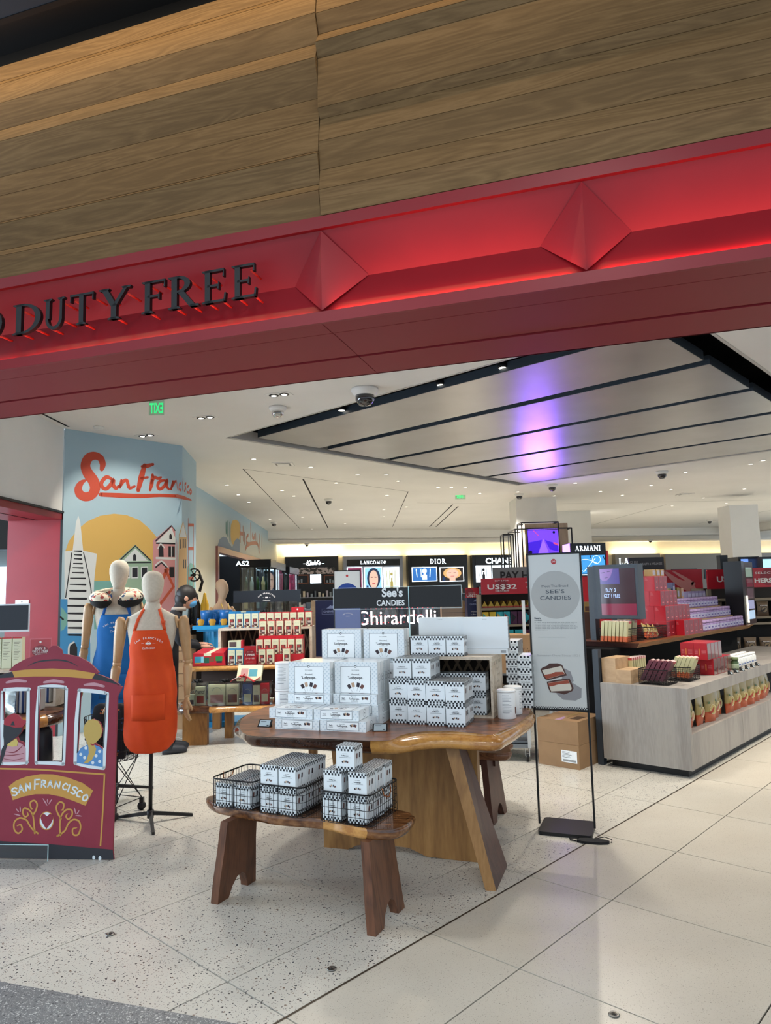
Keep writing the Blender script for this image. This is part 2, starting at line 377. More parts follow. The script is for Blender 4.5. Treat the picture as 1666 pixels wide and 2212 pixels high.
g = G(black); Ebox(g, EL, 3.2, 2.925, ER, 4.04, 2.93); g.obj('shutter_slot', por)
g = G(red_dark); Ebox(g, EL, 4.04, 2.90, ER, 4.055, 3.62); g.obj('back_face', por)
ZB, ZT, ZM, DN = 2.958, 3.40, 3.178, .15
ND = [-1.305, -.035, 1.235]; edges = [EL] + ND + [ER]; HW = .205
for i in range(len(edges) - 1):
    g = G(red_paint); a0, a1 = edges[i], edges[i + 1]
    g.quad(EN(a0, NF + .03, ZB), EN(a1, NF + .03, ZB), EN(a1, NF + DN, ZM), EN(a0, NF + DN, ZM))
    g.quad(EN(a0, NF + DN, ZM), EN(a1, NF + DN, ZM), EN(a1, NF + .02, ZT), EN(a0, NF + .02, ZT)); g.obj('recess_panel', por)
for e in ND:
    g = G(red_paint); t, b, l, r_ = EN(e, NF + .012, ZT - .015), EN(e, NF + .012, ZB + .01), EN(e - HW, NF + DN - .004, ZM), EN(e + HW, NF + DN - .004, ZM)
    g.quad(t, l, b); g.quad(t, b, r_); g.obj('diamond_facet', por)
# light strips tucked behind the lower lip
for e0, e1 in ((-5, -3.2), (-3.2, -1.35), (-1.26, -.08), (.01, 1.19), (1.28, 3.2)):
    c = EN((e0 + e1) / 2, NF + .026, ZB + .006)
    o = lamp('AREA', c, (3.0 if e0 > -2 else 1.0) * (e1 - e0), (1, .22, .16), c + Vector((nE.x * .38, nE.y * .38, 1)), e1 - e0 - .04, sizey=.012)
    o.rotation_euler = (Matrix.Rotation(math.atan2(rE.y, rE.x), 4, 'Z') @ Matrix.Rotation(R(180 - 22), 4, 'X')).to_euler()
    o.name = 'strip_light'
# boards: (z0, out0, z1, out1) ; out = how far the face stands towards the viewer
oak = wood('oak_board', [(.25, '6d5436'), (.5, '7a5f3e'), (.62, '826644'), (.85, '705739')], (1.1, 9, 13), .62, rings=2.6, dist=5, bmp=.1, spec=.2)
def boards(e0, e1, prof):
    for (z0, o0), (z1, o1) in zip(prof[:-1], prof[1:]):
        if z1 - z0 < .004: continue
        g = G(oak); L_ = e1 - e0
        v = [(0, -o0, 0), (L_, -o0, 0), (L_, -o1, z1 - z0 - .0025), (0, -o1, z1 - z0 - .0025), (0, .05, 0), (L_, .05, 0), (L_, .05, z1 - z0), (0, .05, z1 - z0)]
        g.add(v, [(0, 1, 2, 3), (4, 7, 6, 5), (0, 4, 5, 1), (1, 5, 6, 2), (2, 6, 7, 3), (3, 7, 4, 0)], False)
        o = g.obj('plank', por); o.location = EN(e0, NF + .012, z0); o.rotation_euler = (0, 0, math.atan2(rE.y, rE.x))
left = [(3.459, .0), (3.588, .028), (3.63, .008), (3.783, .034), (3.80, .022), (3.98, .006), (4.10, .004), (4.298, .045), (4.408, .0), (4.55, .040), (4.70, .012), (4.735, -.006), (4.83, .0)]
right = [(3.459, .012), (3.59, .026), (3.70, .012), (3.853, .02), (3.985, .0), (4.027, .03), (4.307, .02), (4.376, .05), (4.457, .0), (4.55, .034), (4.70, .012), (4.735, -.006), (4.83, .0)]
for e0, e1, pr in ((EL, -3.75, left), (-3.75, -1.303, left), (-1.299, 1.24, right), (1.244, 4.0, right)): boards(e0, e1, pr)
g = G(black); Ebox(g, EL, NF + .06, 3.44, ER, 4.05, 3.47); Ebox(g, EL, NF + .064, 3.45, ER, NF + .08, 5.2); g.obj('backing', por)
# concourse ceiling above the boards
cc = struct('ceiling_front')
g = G(black); Ebox(g, EL, 2.96, 4.95, ER, NF + .07, 5.0); Ebox(g, EL, 2.93, 4.88, ER, 2.965, 5.0); g.obj('reveal', cc)
g = G(slate); Ebox(g, EL, 2.80, 4.885, ER, 2.93, 4.93); g.obj('edge_trim', cc)
g = G(mat('concourse_ceiling', '7f8a90', .6)); Ebox(g, EL, .6, 4.89, ER, 2.80, 4.93); g.obj('ceiling_panel', cc)
# warm wash over the top boards (a lamp of the concourse)
o = lamp('AREA', EN(-2.2, 2.92, 4.86), 17, (1, .74, .42), EN(-2.2, 3.2, 4.3), 4.6, sizey=.03); o.rotation_euler = (Matrix.Rotation(math.atan2(rE.y, rE.x), 4, 'Z') @ Matrix.Rotation(R(28), 4, 'X')).to_euler(); o.name = 'wall_wash_light'
# ---- shop ceiling with the rectangular opening
A0, A1, BB0, BB1 = 5.30, 12.22, 1.87, 7.70
cl = struct('ceiling')
def pl(*pts): return [(p.x, p.y) for p in pts]
outer = [(-3.86, 5.4), (16, -.9), (16, 27.5), (12.6, 26.75), (4.6, 25.4), (-3.9, 23.42)]
hole = pl(AB(A0, BB0), AB(A1, BB0), AB(A1, BB1), AB(A0, BB1))
g = G(ceil_paint); g.prism(outer, ZC, ZC + .06, [hole]); g.obj('ceiling_board', cl)
g = G(black)
for a, b in zip(hole, hole[1:] + hole[:1]):
    g.quad((a[0], a[1], ZC + .005), (b[0], b[1], ZC + .005), (b[0], b[1], 4.1), (a[0], a[1], 4.1))
g.prism(hole, 4.1, 4.12); g.obj('void', cl)
g = G(mat('opening_lip', 'b5b2ad', .5))
rotA = math.atan2(gA.y, gA.x)
def ABbox(g, a0, b0, z0, a1, b1, z1):
    p = [AB(a, b, z) for z in (z0, z1) for a, b in ((a0, b0), (a1, b0), (a1, b1), (a0, b1))]
    g.add(p, [(0, 3, 2, 1), (4, 5, 6, 7), (0, 1, 5, 4), (1, 2, 6, 5), (2, 3, 7, 6), (3, 0, 4, 7)], False)
ABbox(g, A0 - .01, BB1 - .05, ZC - .004, A1, BB1 + .02, ZC + .12); ABbox(g, A1 - .06, BB0, ZC - .004, A1 + .02, BB1, ZC + .12); ABbox(g, A0 - .012, BB0, ZC - .004, A0 + .012, BB1, ZC + .05)
ABbox(g, A0, BB0 - .03, ZC - .004, A1, BB0, ZC + .05); g.obj('opening_lip', cl)
for a0, a1 in ((5.62, 6.70), (6.86, 8.06), (8.19, 9.40), (9.54, 10.78), (10.90, 12.14)):
    g = G(slate); ABbox(g, a0, 2.17, ZC + .012, a1, 7.48, ZC + .10); g.use(brushed); ABbox(g, a0 + .003, 2.173, ZC + .008, a1 - .003, 7.477, ZC + .011); g.obj('ceiling_panel', cl)
# joint lines in the plaster
g = G(jointm)
for p in (((525, 1013), (882, 1062)), ((882, 1062), (848, 1138)), ((525, 1013), (648, 1142)), ((655, 1035), (709, 1141)), ((978, 1090), (928, 1138)), ((990, 1094), (942, 1138)), ((90, 893), (148, 922)),
          ((900, 1086), (1120, 1089)), ((1215, 1088), (1666, 1080)), ((1440, 1090), (1283, 1133)), ((1666, 1102), (1505, 1132))):
    a, b = onz(*p[0], ZC - .001), onz(*p[1], ZC - .001); d = (b - a).normalized(); n = Vector((-d.y, d.x, 0)) * (.016 if p[0][0] in (978, 990, 655, 90) else .008)
    g.quad(a - n, b - n, b + n, a + n)
g.obj('shadow_joint', cl)
# bulkhead and lower ceiling before the back wall
bk = struct('trim_1'); g = G(ceil_paint)
S = [(-3.9, 23.42), (4.6, 25.4), (12.6, 26.75)]
for a, b in zip(S, S[1:]): g.quad((a[0], a[1], 3.3), (b[0], b[1], 3.3), (b[0], b[1], ZC + .03), (a[0], a[1], ZC + .03))
g.quad((12.6, 26.75, 3.3), (15, 20, 3.3), (15, 20, ZC + .03), (12.6, 26.75, ZC + .03)); g.obj('bulkhead', bk)
lowc = struct('ceiling_back'); g = G(ceil_paint); g.prism([(-3.9, 23.42), (4.6, 25.4), (12.6, 26.75), (15, 20), (18, 20), (18, 33), (-4.2, 30)], 3.30, 3.34); g.obj('ceiling_board', lowc)
# back wall
bw_d = Vector((math.cos(R(14)), math.sin(R(14)), 0)); bw_o = Vector((-3.66, 26.2, 0)); cream = mottled('cream_paint', 'e6dcc2', 'ebe2ca', (1, 1, 1), .7)
def BW(s, off=0, z=0): p = bw_o + bw_d * s + Vector((bw_d.y, -bw_d.x, 0)) * off; return Vector((p.x, p.y, z))
g = G(cream); a, b = BW(-.6), BW(24); g.quad(a, b, b + Vector((0, 0, 3.32)), a + Vector((0, 0, 3.32))); g.obj('wall_back', kind='structure')
# left wall with its own red portal, mural column and the wall of the side shop
XL = -3.84
lw = struct('wall_left')
g = G(white_paint); g.quad((XL, 2, 2.585), (XL, 8.40, 2.585), (XL, 8.40, ZC), (XL, 2, ZC)); g.obj('plaster', lw)
g = G(red_paint); g.quad((XL, 8.405, 0), (XL - .64, 8.405, 0), (XL - .64, 8.405, 2.5), (XL, 8.405, 2.5)); g.obj('jamb_panel', lw)
g = G(red_paint); g.box((XL - .64, 2, 2.50), (XL, 8.40, 2.585)); g.obj('header_panel', lw)
g = G(black); g.box((XL - .01, 2, 2.575), (XL + .02, 8.42, 2.60)); g.box((XL - .30, 2, 2.496), (XL - .29, 8.40, 2.50)); g.box((XL - .015, 8.40, 0), (XL + .012, 8.415, 2.58)); g.obj('edge_trim', lw)
mo = Vector((-3.827, 8.403, 0)); mL = 1.583
skyb = mottled('mural_sky_blue', '9db8c6', 'a4bec9', (1, 1, 1), .6)
mw = struct('wall_mural')
c2 = mo + Vector((gA.x, gA.y, 0)) * mL
g = G(skyb); g.quad(mo, c2, c2 + Vector((0, 0, ZC)), mo + Vector((0, 0, ZC))); g.obj('mural_face', mw)
c3 = Vector((-2.887, 10.786, 0)); g = G(mottled('mural_sky_return', '9db8c6', 'a4bec9', (1, 1, 1), .6)); g.quad(c2, c3, c3 + Vector((0, 0, ZC)), c2 + Vector((0, 0, ZC)))  # return face in the same blue as the mural face
c4 = Vector((-3.6, 10.8, 0)); g.use(black); g.quad(c3, c4, c4 + Vector((0, 0, ZC)), c3 + Vector((0, 0, ZC))); g.obj('return_face', mw)
# side wall (blue fading to sand) with the doorway of the dark side shop
cw = struct('wall_side'); cp = (-3.54, 13.2); cd = Vector((-.0352, .9994))
side_m = mat('side_wall_gradient', 'a3bac4', .65)
_c = coords(side_m, (1, 1, 1)); _s = N(side_m, 'ShaderNodeSeparateXYZ'); L(side_m, _c, _s.inputs[0])
_r = N(side_m, 'ShaderNodeMapRange'); _r.inputs[1].default_value = 2.2; _r.inputs[2].default_value = 3.5; L(side_m, _s.outputs[2], _r.inputs[0])
_rr = ramp(side_m, _r.outputs[0], [(0, 'cfc8b2'), (.35, 'c9c7b8'), (1, '9fb9c8')]); L(side_m, _rr.outputs[0], side_m.node_tree.nodes['Principled BSDF'].inputs['Base Color'])
def cv(s, z, off=0): return Vector((cp[0] + cd.x * s + cd.y * off, cp[1] + cd.y * s - cd.x * off, z))
def cs(px, py):
    p = onv(px, py, cp, cd); return ((p.x - cp[0]) * cd.x + (p.y - cp[1]) * cd.y, p.z)
dl, dz = cs(468, 1185)[0], cs(468, 1185)[1]; dr = cs(608, 1224)[0]
g = G(side_m); sA, sB = -2.4, 13.2
for a, b, z0, z1 in ((sA, dl, 0, ZC), (dl, dr, dz, ZC), (dr, sB, 0, ZC)):
    g.quad(cv(a, z0), cv(b, z0), cv(b, z1), cv(a, z1))
g.obj('plaster', cw)
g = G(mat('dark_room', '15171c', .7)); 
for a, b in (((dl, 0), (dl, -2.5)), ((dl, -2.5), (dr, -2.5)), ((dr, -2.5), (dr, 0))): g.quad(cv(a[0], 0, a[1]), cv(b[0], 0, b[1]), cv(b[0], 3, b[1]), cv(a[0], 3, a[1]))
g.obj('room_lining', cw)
g = G(mat('door_frame_pink', '8c5a58', .4))
def cbox(g, s0, z0, o0, s1, z1, o1):
    p = [cv(s, z, o) for z in (z0, z1) for s, o in ((s0, o0), (s1, o0), (s1, o1), (s0, o1))]
    g.add(p, [(0, 3, 2, 1), (4, 5, 6, 7), (0, 1, 5, 4), (1, 2, 6, 5), (2, 3, 7, 6), (3, 0, 4, 7)], False)
cbox(g, dl - .1, 0, -.1, dl + .06, dz + .05, .05); cbox(g, dl, dz - .08, -.1, dr, dz + .05, .05); g.use(mat('door_reveal_red', '6a1c24', .4)); cbox(g, dl + .06, 0, -.35, dl + .1, dz, -.1)
g.obj('door_1', kind='structure')
# pillars
def pillar(name, x0, x1, y, depth, ztop=ZC):
    a, b = ony(x0, 1200, y), ony(x1, 1200, y); g = G(white_paint); g.box((a.x, a.y, 0), (b.x, a.y + depth, ztop)); return g.obj(name, kind='structure')
pillar('trim_2', 1120, 1208, 16.2, .9); pillar('trim_3', 1209, 1281, 19.4, .8); pillar('trim_4', 1584, 1646, 16.5, .6, 3.34)
# what shows of the concourse through the side portal
g = G(mat('concourse_wall', '9aa0a0', .7)); g.box((-16, 16, 0), (-5.5, 16.1, 6)); g.box((-16, 2, 5.2), (-4.6, 16, 5.3)); g.obj('wall_concourse', kind='structure')
g = G(mat('daylight_glass', 'd4ecff', .3, emit=1.6)); g.box((-12.6, 15.9, 1.3), (-9.6, 15.95, 2.3)); g.box((-9.5, 15.9, 1.3), (-8.2, 15.95, 2.3)); g.obj('window_1', kind='structure')
g = G(mat('fill_panel_glow', 'cfe2f4', .3, emit=18)); g.box((-8.1, 3.2, .4), (-8.05, 8.2, 3.4)); g.obj('side_fill_panel', kind='structure')  # unseen glowing panel added beyond the side portal to brighten the shop ceiling
g = G(black); g.box((-12.8, 15.0, 2.62), (-7, 15.3, 3.3)); g.obj('trim_5', kind='structure')
g = G(mat('strip_lens', 'fff6dc', .4, emit=4)); g.box((-12, 12.5, 3.55), (-6, 12.8, 3.6)); g.obj('ceiling_strip_light', label='long strip light glimpsed through the red side portal', cat='ceiling light')
# ================================================================ MAIN TABLE AND ITS GOODS
walnut = wood('walnut_top', [(.2, '4a2712'), (.45, '784626'), (.6, '945c34'), (.85, '5c3319')], (2.2, 7, 7), .34, coat=.08, rings=2, dist=5, bmp=.03)
sap = wood('sapwood_edge', [(.2, 'a06a32'), (.5, 'c48f4c'), (.8, '8e5a2a')], (5, 5, 9), .2, coat=.5, rings=1.5, dist=3, bmp=.1)
darkedge = wood('dark_live_edge', [(.2, '2f1a12'), (.5, '4b2c1c'), (.8, '6b4429')], (4, 4, 9), .2, coat=.5, rings=1.5, dist=3, bmp=.1)
slabw = wood('pale_slab', [(.2, '76512a'), (.5, '936a3a'), (.65, 'a07644'), (.85, '744f28')], (6, 6, .9), .45, rings=1.4, dist=5, bmp=.08)
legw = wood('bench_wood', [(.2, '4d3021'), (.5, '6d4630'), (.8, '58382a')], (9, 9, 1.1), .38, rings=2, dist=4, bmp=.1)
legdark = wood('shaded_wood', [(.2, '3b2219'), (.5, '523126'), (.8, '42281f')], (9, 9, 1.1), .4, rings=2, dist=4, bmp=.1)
def live_edge(g, inner, outer, z1, zmid, z0, topm, edgem, bulge=.0):
    """slab with a rounded natural rim: inner outline on top, outer outline half-way down, drawn in again below; edgem(i) picks the rim's wood"""
    K_ = 4
    def sm(P):
        Q, m = [], len(P)
        for i in range(m):
            a, b, c, d = P[i - 1], P[i], P[(i + 1) % m], P[(i + 2) % m]
            for j in range(K_):
                t = j / K_; Q.append(tuple(.5 * (2 * b[k] + (c[k] - a[k]) * t + (2 * a[k] - 5 * b[k] + 4 * c[k] - d[k]) * t * t + (3 * b[k] - a[k] - 3 * c[k] + d[k]) * t ** 3) for k in (0, 1)))
        return Q
    inner, outer = sm(inner), sm(outer)
    n = len(inner); g.use(topm); g.prism([(p[0], p[1]) for p in inner], z1, z1)
    cx, cy = sum(p[0] for p in inner) / n, sum(p[1] for p in inner) / n
    def lerp(a, b, t): return (a[0] + (b[0] - a[0]) * t, a[1] + (b[1] - a[1]) * t)
    for i in range(n):
        j = (i + 1) % n; g.use(edgem(i // K_)); r = []
        for k in (i, j):
            a, o = inner[k], outer[k]; b = lerp(o, (cx, cy), .03); w = lerp(a, o, .6)
            r.append([(a[0], a[1], z1), (w[0], w[1], z1 - (z1 - zmid) * .28), (o[0], o[1], zmid), (lerp(o, b, .5)[0], lerp(o, b, .5)[1], z0 + (zmid - z0) * .35), (b[0], b[1], z0)])
        g.grid([r[0], r[1]][::-1], True)
    g.use(topm); g.prism([lerp(p, (cx, cy), .03) for p in outer], z0, z0)
tin = [onz(x, y, .78) for x, y in ((520, 1577), (530, 1585), (560, 1591), (700, 1596), (800, 1600), (843, 1599), (868, 1588), (905, 1581), (960, 1579), (1026, 1584), (1062, 1587), (1080, 1580), (1110, 1568), (1140, 1546), (1143, 1537), (1128, 1524), (1126, 1516), (1136, 1511))]
tin = [(p.x, p.y) for p in tin] + [(1.0, 5.35), (.9, 5.55), (.5, 5.62), (0, 5.75), (-.5, 5.6), (-.85, 5.2), (-.95, 4.8), (-.93, 4.5)]
tout = [onz(x, y, .745) for x, y in ((517, 1584), (527, 1595), (556, 1600), (700, 1607), (800, 1613), (845, 1614), (875, 1611), (910, 1605), (965, 1602), (1030, 1606), (1078, 1607), (1098, 1598), (1122, 1583), (1153, 1560), (1156, 1545), (1148, 1534), (1146, 1524), (1150, 1517))]
tout = [(p.x, p.y) for p in tout] + [(1.04, 5.36), (.93, 5.6), (.5, 5.66), (0, 5.79), (-.52, 5.64), (-.89, 5.22), (-.99, 4.8), (-.97, 4.5)]
tab = thing('live_edge_table', 'large live-edge wooden table with glossy top and yellow sapwood rim, piled with white candy boxes', 'table')
g = G(); live_edge(g, tin, tout, .78, .742, .705, walnut, lambda i: sap if 4 <= i <= 16 else darkedge); g.obj('tabletop', tab, weld=True)
# broad pale slab standing under the top, with a wavy foot, and a leaning board leg
sa, sb = Vector((-.434, 4.626, 0)), Vector((.50, 4.31, 0)); d = (sb - sa); sl = d.length
g = G(slabw); g.at(frame(sa, d))
g.prism([(0, 0), (.16, -.0), (.22, .03), (.36, .05), (.55, .045), (.66, .005), (.85, 0), (sl, 0), (sl, .705), (.05, .705), (.07, .5), (.03, .3), (0, .12)], -.07, .0)
g.obj('slab_leg', tab)
g = G(slabw); f0, t0 = Vector((.475, 3.93, 0)), Vector((.30, 4.10, .705)); bk_ = Vector((.115, .34, 0)); bt_ = Vector((.05, .21, 0)); th = Vector((.055, -.012, 0))
g.add([f0, f0 + bk_, t0 + bt_, t0, f0 + th, f0 + bk_ + th, t0 + bt_ + th * 1.3, t0 + th * 1.3], [(0, 3, 2, 1), (3, 0, 4, 7)]); g.use(legdark); 
g.add([f0 + th, f0 + bk_ + th, t0 + bt_ + th * 1.3, t0 + th * 1.3, f0, f0 + bk_, t0 + bt_, t0], [(0, 1, 2, 3), (1, 5, 6, 2), (0, 4, 5, 1), (3, 2, 6, 7)]); g.obj('leaning_leg', tab)  # right and back faces darker: shade put into the wood colour
for x_ in (-.62, .3): g = G(slabw); g.box((x_, 5.49, 0), (x_ + .06, 5.58, .705)); g.obj('rear_leg', tab)
# --- printed boxes
bw = mat('box_white', 'e2e8ea', .28, coat=.3); lat = mat('lattice_print', 'c2cfd6', .35); ink = mat('ink_grey', '4b555e', .5); inkd = mat('ink_dark', '24262b', .5); goldk = mat('ink_black_check', '1a1e26', .35)
choc = [mat('print_choc_dark', '34272c', .4), mat('print_choc_tan', 'bd9d80', .4), mat('print_choc_black', '2a2430', .4), mat('print_choc_brown', '69423a', .4)]
paper = mat('label_white', 'eef2f2', .4)
def lattice_face(g, w, h, s=.0125):
    """fine diagonal trellis print"""
    g.use(lat); nx, ny = int(w / s), int(h / s)
    for i in range(nx):
        for j in range(ny):
            if (i + j) % 2 == 0:
                x, y = (i + .5) * w / nx, (j + .5) * h / ny; g.add([(x - s * .42, y, .0003), (x, y - s * .42, .0003), (x + s * .42, y, .0003), (x, y + s * .42, .0003)], [(0, 1, 2, 3)], False)
def border(g, x0, y0, x1, y1, t, z):
    g.rect(x0, y0, x1, y0 + t, z); g.rect(x0, y1 - t, x1, y1, z); g.rect(x0, y0, x0 + t, y1, z); g.rect(x1 - t, y0, x1, y1, z)
def pops(g, cx, y, s, z, stick=True, cols=choc):
    for k, a in enumerate((32, 12, -12, -32)):
        ar = R(a); bx, by = cx - math.sin(ar) * s * 3.3, y + math.cos(ar) * s * 3.3 - s * 2.6
        g.use(cols[k]); c, sn = math.cos(ar), math.sin(ar)
        g.add([(bx + dx * c * s - dy * sn * s, by + dx * sn * s + dy * c * s, z) for dx, dy in ((-.42, -.55), (.42, -.55), (.42, .55), (-.42, .55))], [(0, 1, 2, 3)], False)
        if stick: g.use(ink); g.stroke([(bx + sn * s * .55, by - c * s * .55), (bx + sn * s * 1.6, by - c * s * 1.6)], s * .05, z, False, 1)
def front_print(g, w, h):
    lattice_face(g, w, h); x0, x1 = w * .14, w * .84
    g.use(paper); g.rect(x0, 0, x1, h * .86, .0006); g.use(ink); border(g, x0, -.0, x1, h * .86, .0022, .0009)
    cx = (x0 + x1) / 2; g.use(inkd); g.ring(cx, h * .86, .004, .0075, .0012, 16); g.use(paper); g.disc(cx, h * .86, .004, .0011, 12)
    g.use(inkd); g.text("See's CANDIES", cx, h * .73, .005, z=.0009, bold=.012, w=.05); g.text('Assorted,', cx, h * .585, .009, z=.0009, bold=.015, w=.055); g.text("'Lollypops.", cx, h * .465, .015, z=.0009, bold=.03, w=.10)
    g.use(ink); g.rect(cx - .03, h * .42, cx + .03, h * .423, .0009)
    pops(g, cx, h * .19, .024, .0009)
def side_print(g, w, h):
    lattice_face(g, w, h); x0, x1 = w * .15, w * .86; g.use(paper); g.rect(x0, h * .1, x1, h * .93, .0006); g.use(ink); border(g, x0, h * .1, x1, h * .93, .0022, .0009)
    g.use(inkd); g.text("See's", w * .24, h * .52, .008, z=.0009, bold=.03, w=.022); g.text('CANDIES', w * .24, h * .38, .004, z=.0009, bold=.02, w=.026)
    g.text('Assorted,', w * .48, h * .68, .007, z=.0009, bold=.015, w=.035); g.text("'Lollypops.", w * .49, h * .45, .011, z=.0009, bold=.03, w=.066)
    g.use(ink); 
    for k in range(3): g.rect(w * .41, h * (.34 - .07 * k), w * .57, h * (.355 - .07 * k), .0009)
    for k, a in enumerate((28, 10, -10, -28)):
        ar = R(a); cx, y = w * .735, h * .28; c, sn = math.cos(ar), math.sin(ar); g.use(choc[k]); s = .018
        bx, by = cx - sn * s * 1.7, y + c * s * 1.1; g.add([(bx + dx * c * s * .55 - dy * sn * s * .8, by + dx * sn * s * .55 + dy * c * s * .8, .0009) for dx, dy in ((-.5, -.5), (.5, -.5), (.5, .5), (-.5, .5))], [(0, 1, 2, 3)], False)
LW, LH, LD = .281, .188, .058
def end_print(g, w, h):
    lattice_face(g, w, h); g.use(paper); g.rect(w * .1, 0.0, w * .9, h, .0005); g.use(ink); g.ring(w / 2, h / 2, min(w, h) * .36, min(w, h) * .39, .0008, 18); g.use(inkd); g.text("See's", w / 2, h * .5, .006, z=.0008, bold=.02, w=min(w, h) * .42); g.text('CANDIES', w / 2, h * .38, .003, z=.0008, w=min(w, h) * .42)
g = G(bw); g.box((0, 0, 0), (LW, LD, LH)); g.at(frame((0, 0, 0), (1, 0, 0))); front_print(g, LW, LH); g.at(frame((LW, 0, 0), (0, 1, 0))); end_print(g, LD, LH); g.at(None)
lolly = thing('lollypop_box', 'x', 'box'); g.obj('box_body', lolly); lolly.name = 'lollypop_box'
g = G(bw); g.box((0, 0, 0), (LW, LH, LD)); g.at(frame((0, 0, 0), (1, 0, 0))); side_print(g, LW, LD); g.at(frame((LW, 0, 0), (0, 1, 0))); end_print(g, LH, LD)
g.at(Matrix.Translation((0, 0, LD))); front_print(g, LW, LH); g.at(None)
flat = thing('lollypop_box', 'x', 'box'); g.obj('box_body', flat)
SW, SH = .113, .127
def checks(g, x0, y0, x1, y1, nx, ny, z=.0004, ph=0):
    dx, dy = (x1 - x0) / nx, (y1 - y0) / ny
    for i in range(nx):
        for j in range(ny):
            if (i + j + ph) % 2 == 0: g.rect(x0 + i * dx, y0 + j * dy, x0 + (i + 1) * dx, y0 + (j + 1) * dy, z)
def small_print(g, side):
    g.use(goldk); checks(g, 0, 0, SW, .021, 11, 2); checks(g, 0, SH - .025, SW, SH - .002, 11, 2, ph=1)
    if side:
        for x, k in ((.035, 3), (.07, 2)):
            g.use(choc[k]); g.add([(x - .008, .062, .0005), (x + .006, .060, .0005), (x + .009, .086, .0005), (x - .004, .088, .0005)], [(0, 1, 2, 3)], False); g.use(ink); g.stroke([(x - .001, .061), (x - .012, .03)], .0014, .0005, False, 1)
    else:
        g.use(inkd); g.text("See's CANDIES", SW / 2, .087, .003, z=.0005, w=.03, bold=.01); g.text('Lollypops', SW / 2, .076, .006, z=.0005, w=.042, bold=.03); g.rect(.022, .069, SW - .022, .0702, .0005)
        pops(g, SW / 2, .043, .0088, .0005, False)
g = G(bw); g.box((0, 0, 0), (SW, SW, SH - .023)); g.box((-.001, -.001, SH - .024), (SW + .001, SW + .001, SH))
for o_, x_, s_ in (((0, -.001, 0), (1, 0, 0), 0), ((SW + .001, 0, 0), (0, 1, 0), 1), ((SW, SW + .001, 0), (-1, 0, 0), 0), ((-.001, SW, 0), (0, -1, 0), 1)): g.at(frame(o_, x_)); small_print(g, s_)
g.at(Matrix.Translation((0, 0, SH))); g.use(goldk); checks(g, 0, 0, SW, SW, 11, 11); g.at(None)
small = thing('checkered_box', 'x', 'box'); g.obj('box_body', small)
firsts = {}
def put(proto, key, loc, rz, label, group):
    if key not in firsts: firsts[key] = 1; o = proto; o.location = loc; o.rotation_euler = (0, 0, rz); o['label'] = label; o['group'] = group
    else: o = dup(proto, loc, rz, label, group)
    return o
TA = R(-18.5); tu, tv = Vector((math.cos(TA), math.sin(TA), 0)), Vector((-math.sin(TA), math.cos(TA), 0)); T0 = Vector((-.684, 4.321, 0))
def T(u, v, z): p = T0 + tu * u + tv * v; return Vector((p.x, p.y, z))
ordn = ['front', 'second', 'third', 'fourth', 'fifth']; lr = ['left', 'right']
gl = 'flat lollypop boxes at the front of the table'
def jr(a=.004): return rnd.uniform(-a, a)
for i in range(2):
    put(flat, 'F', T(.002 + .288 * i, .0, .78), TA, 'flat lollypop box in the lowest front layer, %s of the pair' % lr[i], gl)
    put(flat, 'F', T(-.048 + .29 * i, .02, .78 + LD), TA, 'flat lollypop box on the second layer at the front, %s of the pair, overhanging' % lr[i], gl)
    put(flat, 'F', T(.005 + .288 * i, .21, .78), TA, 'flat lollypop box hidden behind the lowest front %s one' % lr[i], gl)
    put(flat, 'F', T(.0 + .288 * i, .225, .78 + LD), TA, 'flat lollypop box behind the second layer, %s side, under the tall boxes' % lr[i], gl)
    put(flat, 'F', T(-.018 + .292 * i, .21 + .03 * i, .78 + 2 * LD), TA, 'flat lollypop box right beneath the standing boxes, %s of two' % lr[i], gl)
    put(flat, 'F', T(-.018 + .292 * i, .41 + .03 * i, .78 + 2 * LD), TA, 'flat lollypop box in the third layer behind the %s one' % lr[i], gl)
    for k in range(2): put(flat, 'F', T(.0 + .288 * i, .42, .78 + k * LD), TA, 'flat lollypop box at the %s of the pile, %s from the back, deep inside' % (['bottom', 'middle'][k], lr[i]), gl)
for i in range(2):
    for k in range(4):
        put(lolly, 'S', T(-.03 + .303 * i + jr(), .25 + .03 * i + .0615 * k, .78 + 3 * LD), TA + jr(.003), 'standing lollypop box, %s stack above the flat ones, %s in its row' % (lr[i], ordn[k]), 'standing lollypop boxes in the front tier')
for i in range(2):
    for k in range(2):
        put(lolly, 'S', T(.045 + .30 * i, .60 + .062 * k, 1.135), TA + jr(.003), 'standing lollypop box in the top rear tier, %s, %s in its row' % (lr[i], ordn[k]), 'standing lollypop boxes in the rear tier')
        put(lolly, 'S', T(.045 + .30 * i, .62 + .062 * k, .947), TA, 'standing lollypop box below the top rear tier, %s, %s in its row' % (lr[i], ordn[k]), 'standing lollypop boxes in the rear tier')
        for q in range(2): pass
g = G(mat('riser_white', 'd5d2ca', .5)); g.box((0, 0, 0), (.6, .17, .165)); g.obj('display_riser', label='low white riser block under the rear lollypop boxes on the main table', cat='riser', loc=T(.045, .61, .78), rz=TA)
gc = 'small checkered boxes on the table'
cn = ['first', 'second', 'third', 'fourth', 'fifth']
for c, (u0, v0) in enumerate(((.61, .32), (.731, .30), (.852, .285), (.975, .262))):
    for rr_ in range(2):
        for k in range(2):
            put(small, 'C', T(u0, v0 + .119 * rr_, .78 + k * SH), TA + jr(.02), 'small checkered box on the table, %s column from the flat boxes, %s row, %s' % (cn[c], ordn[rr_], ['bottom', 'upper'][k]), gc)
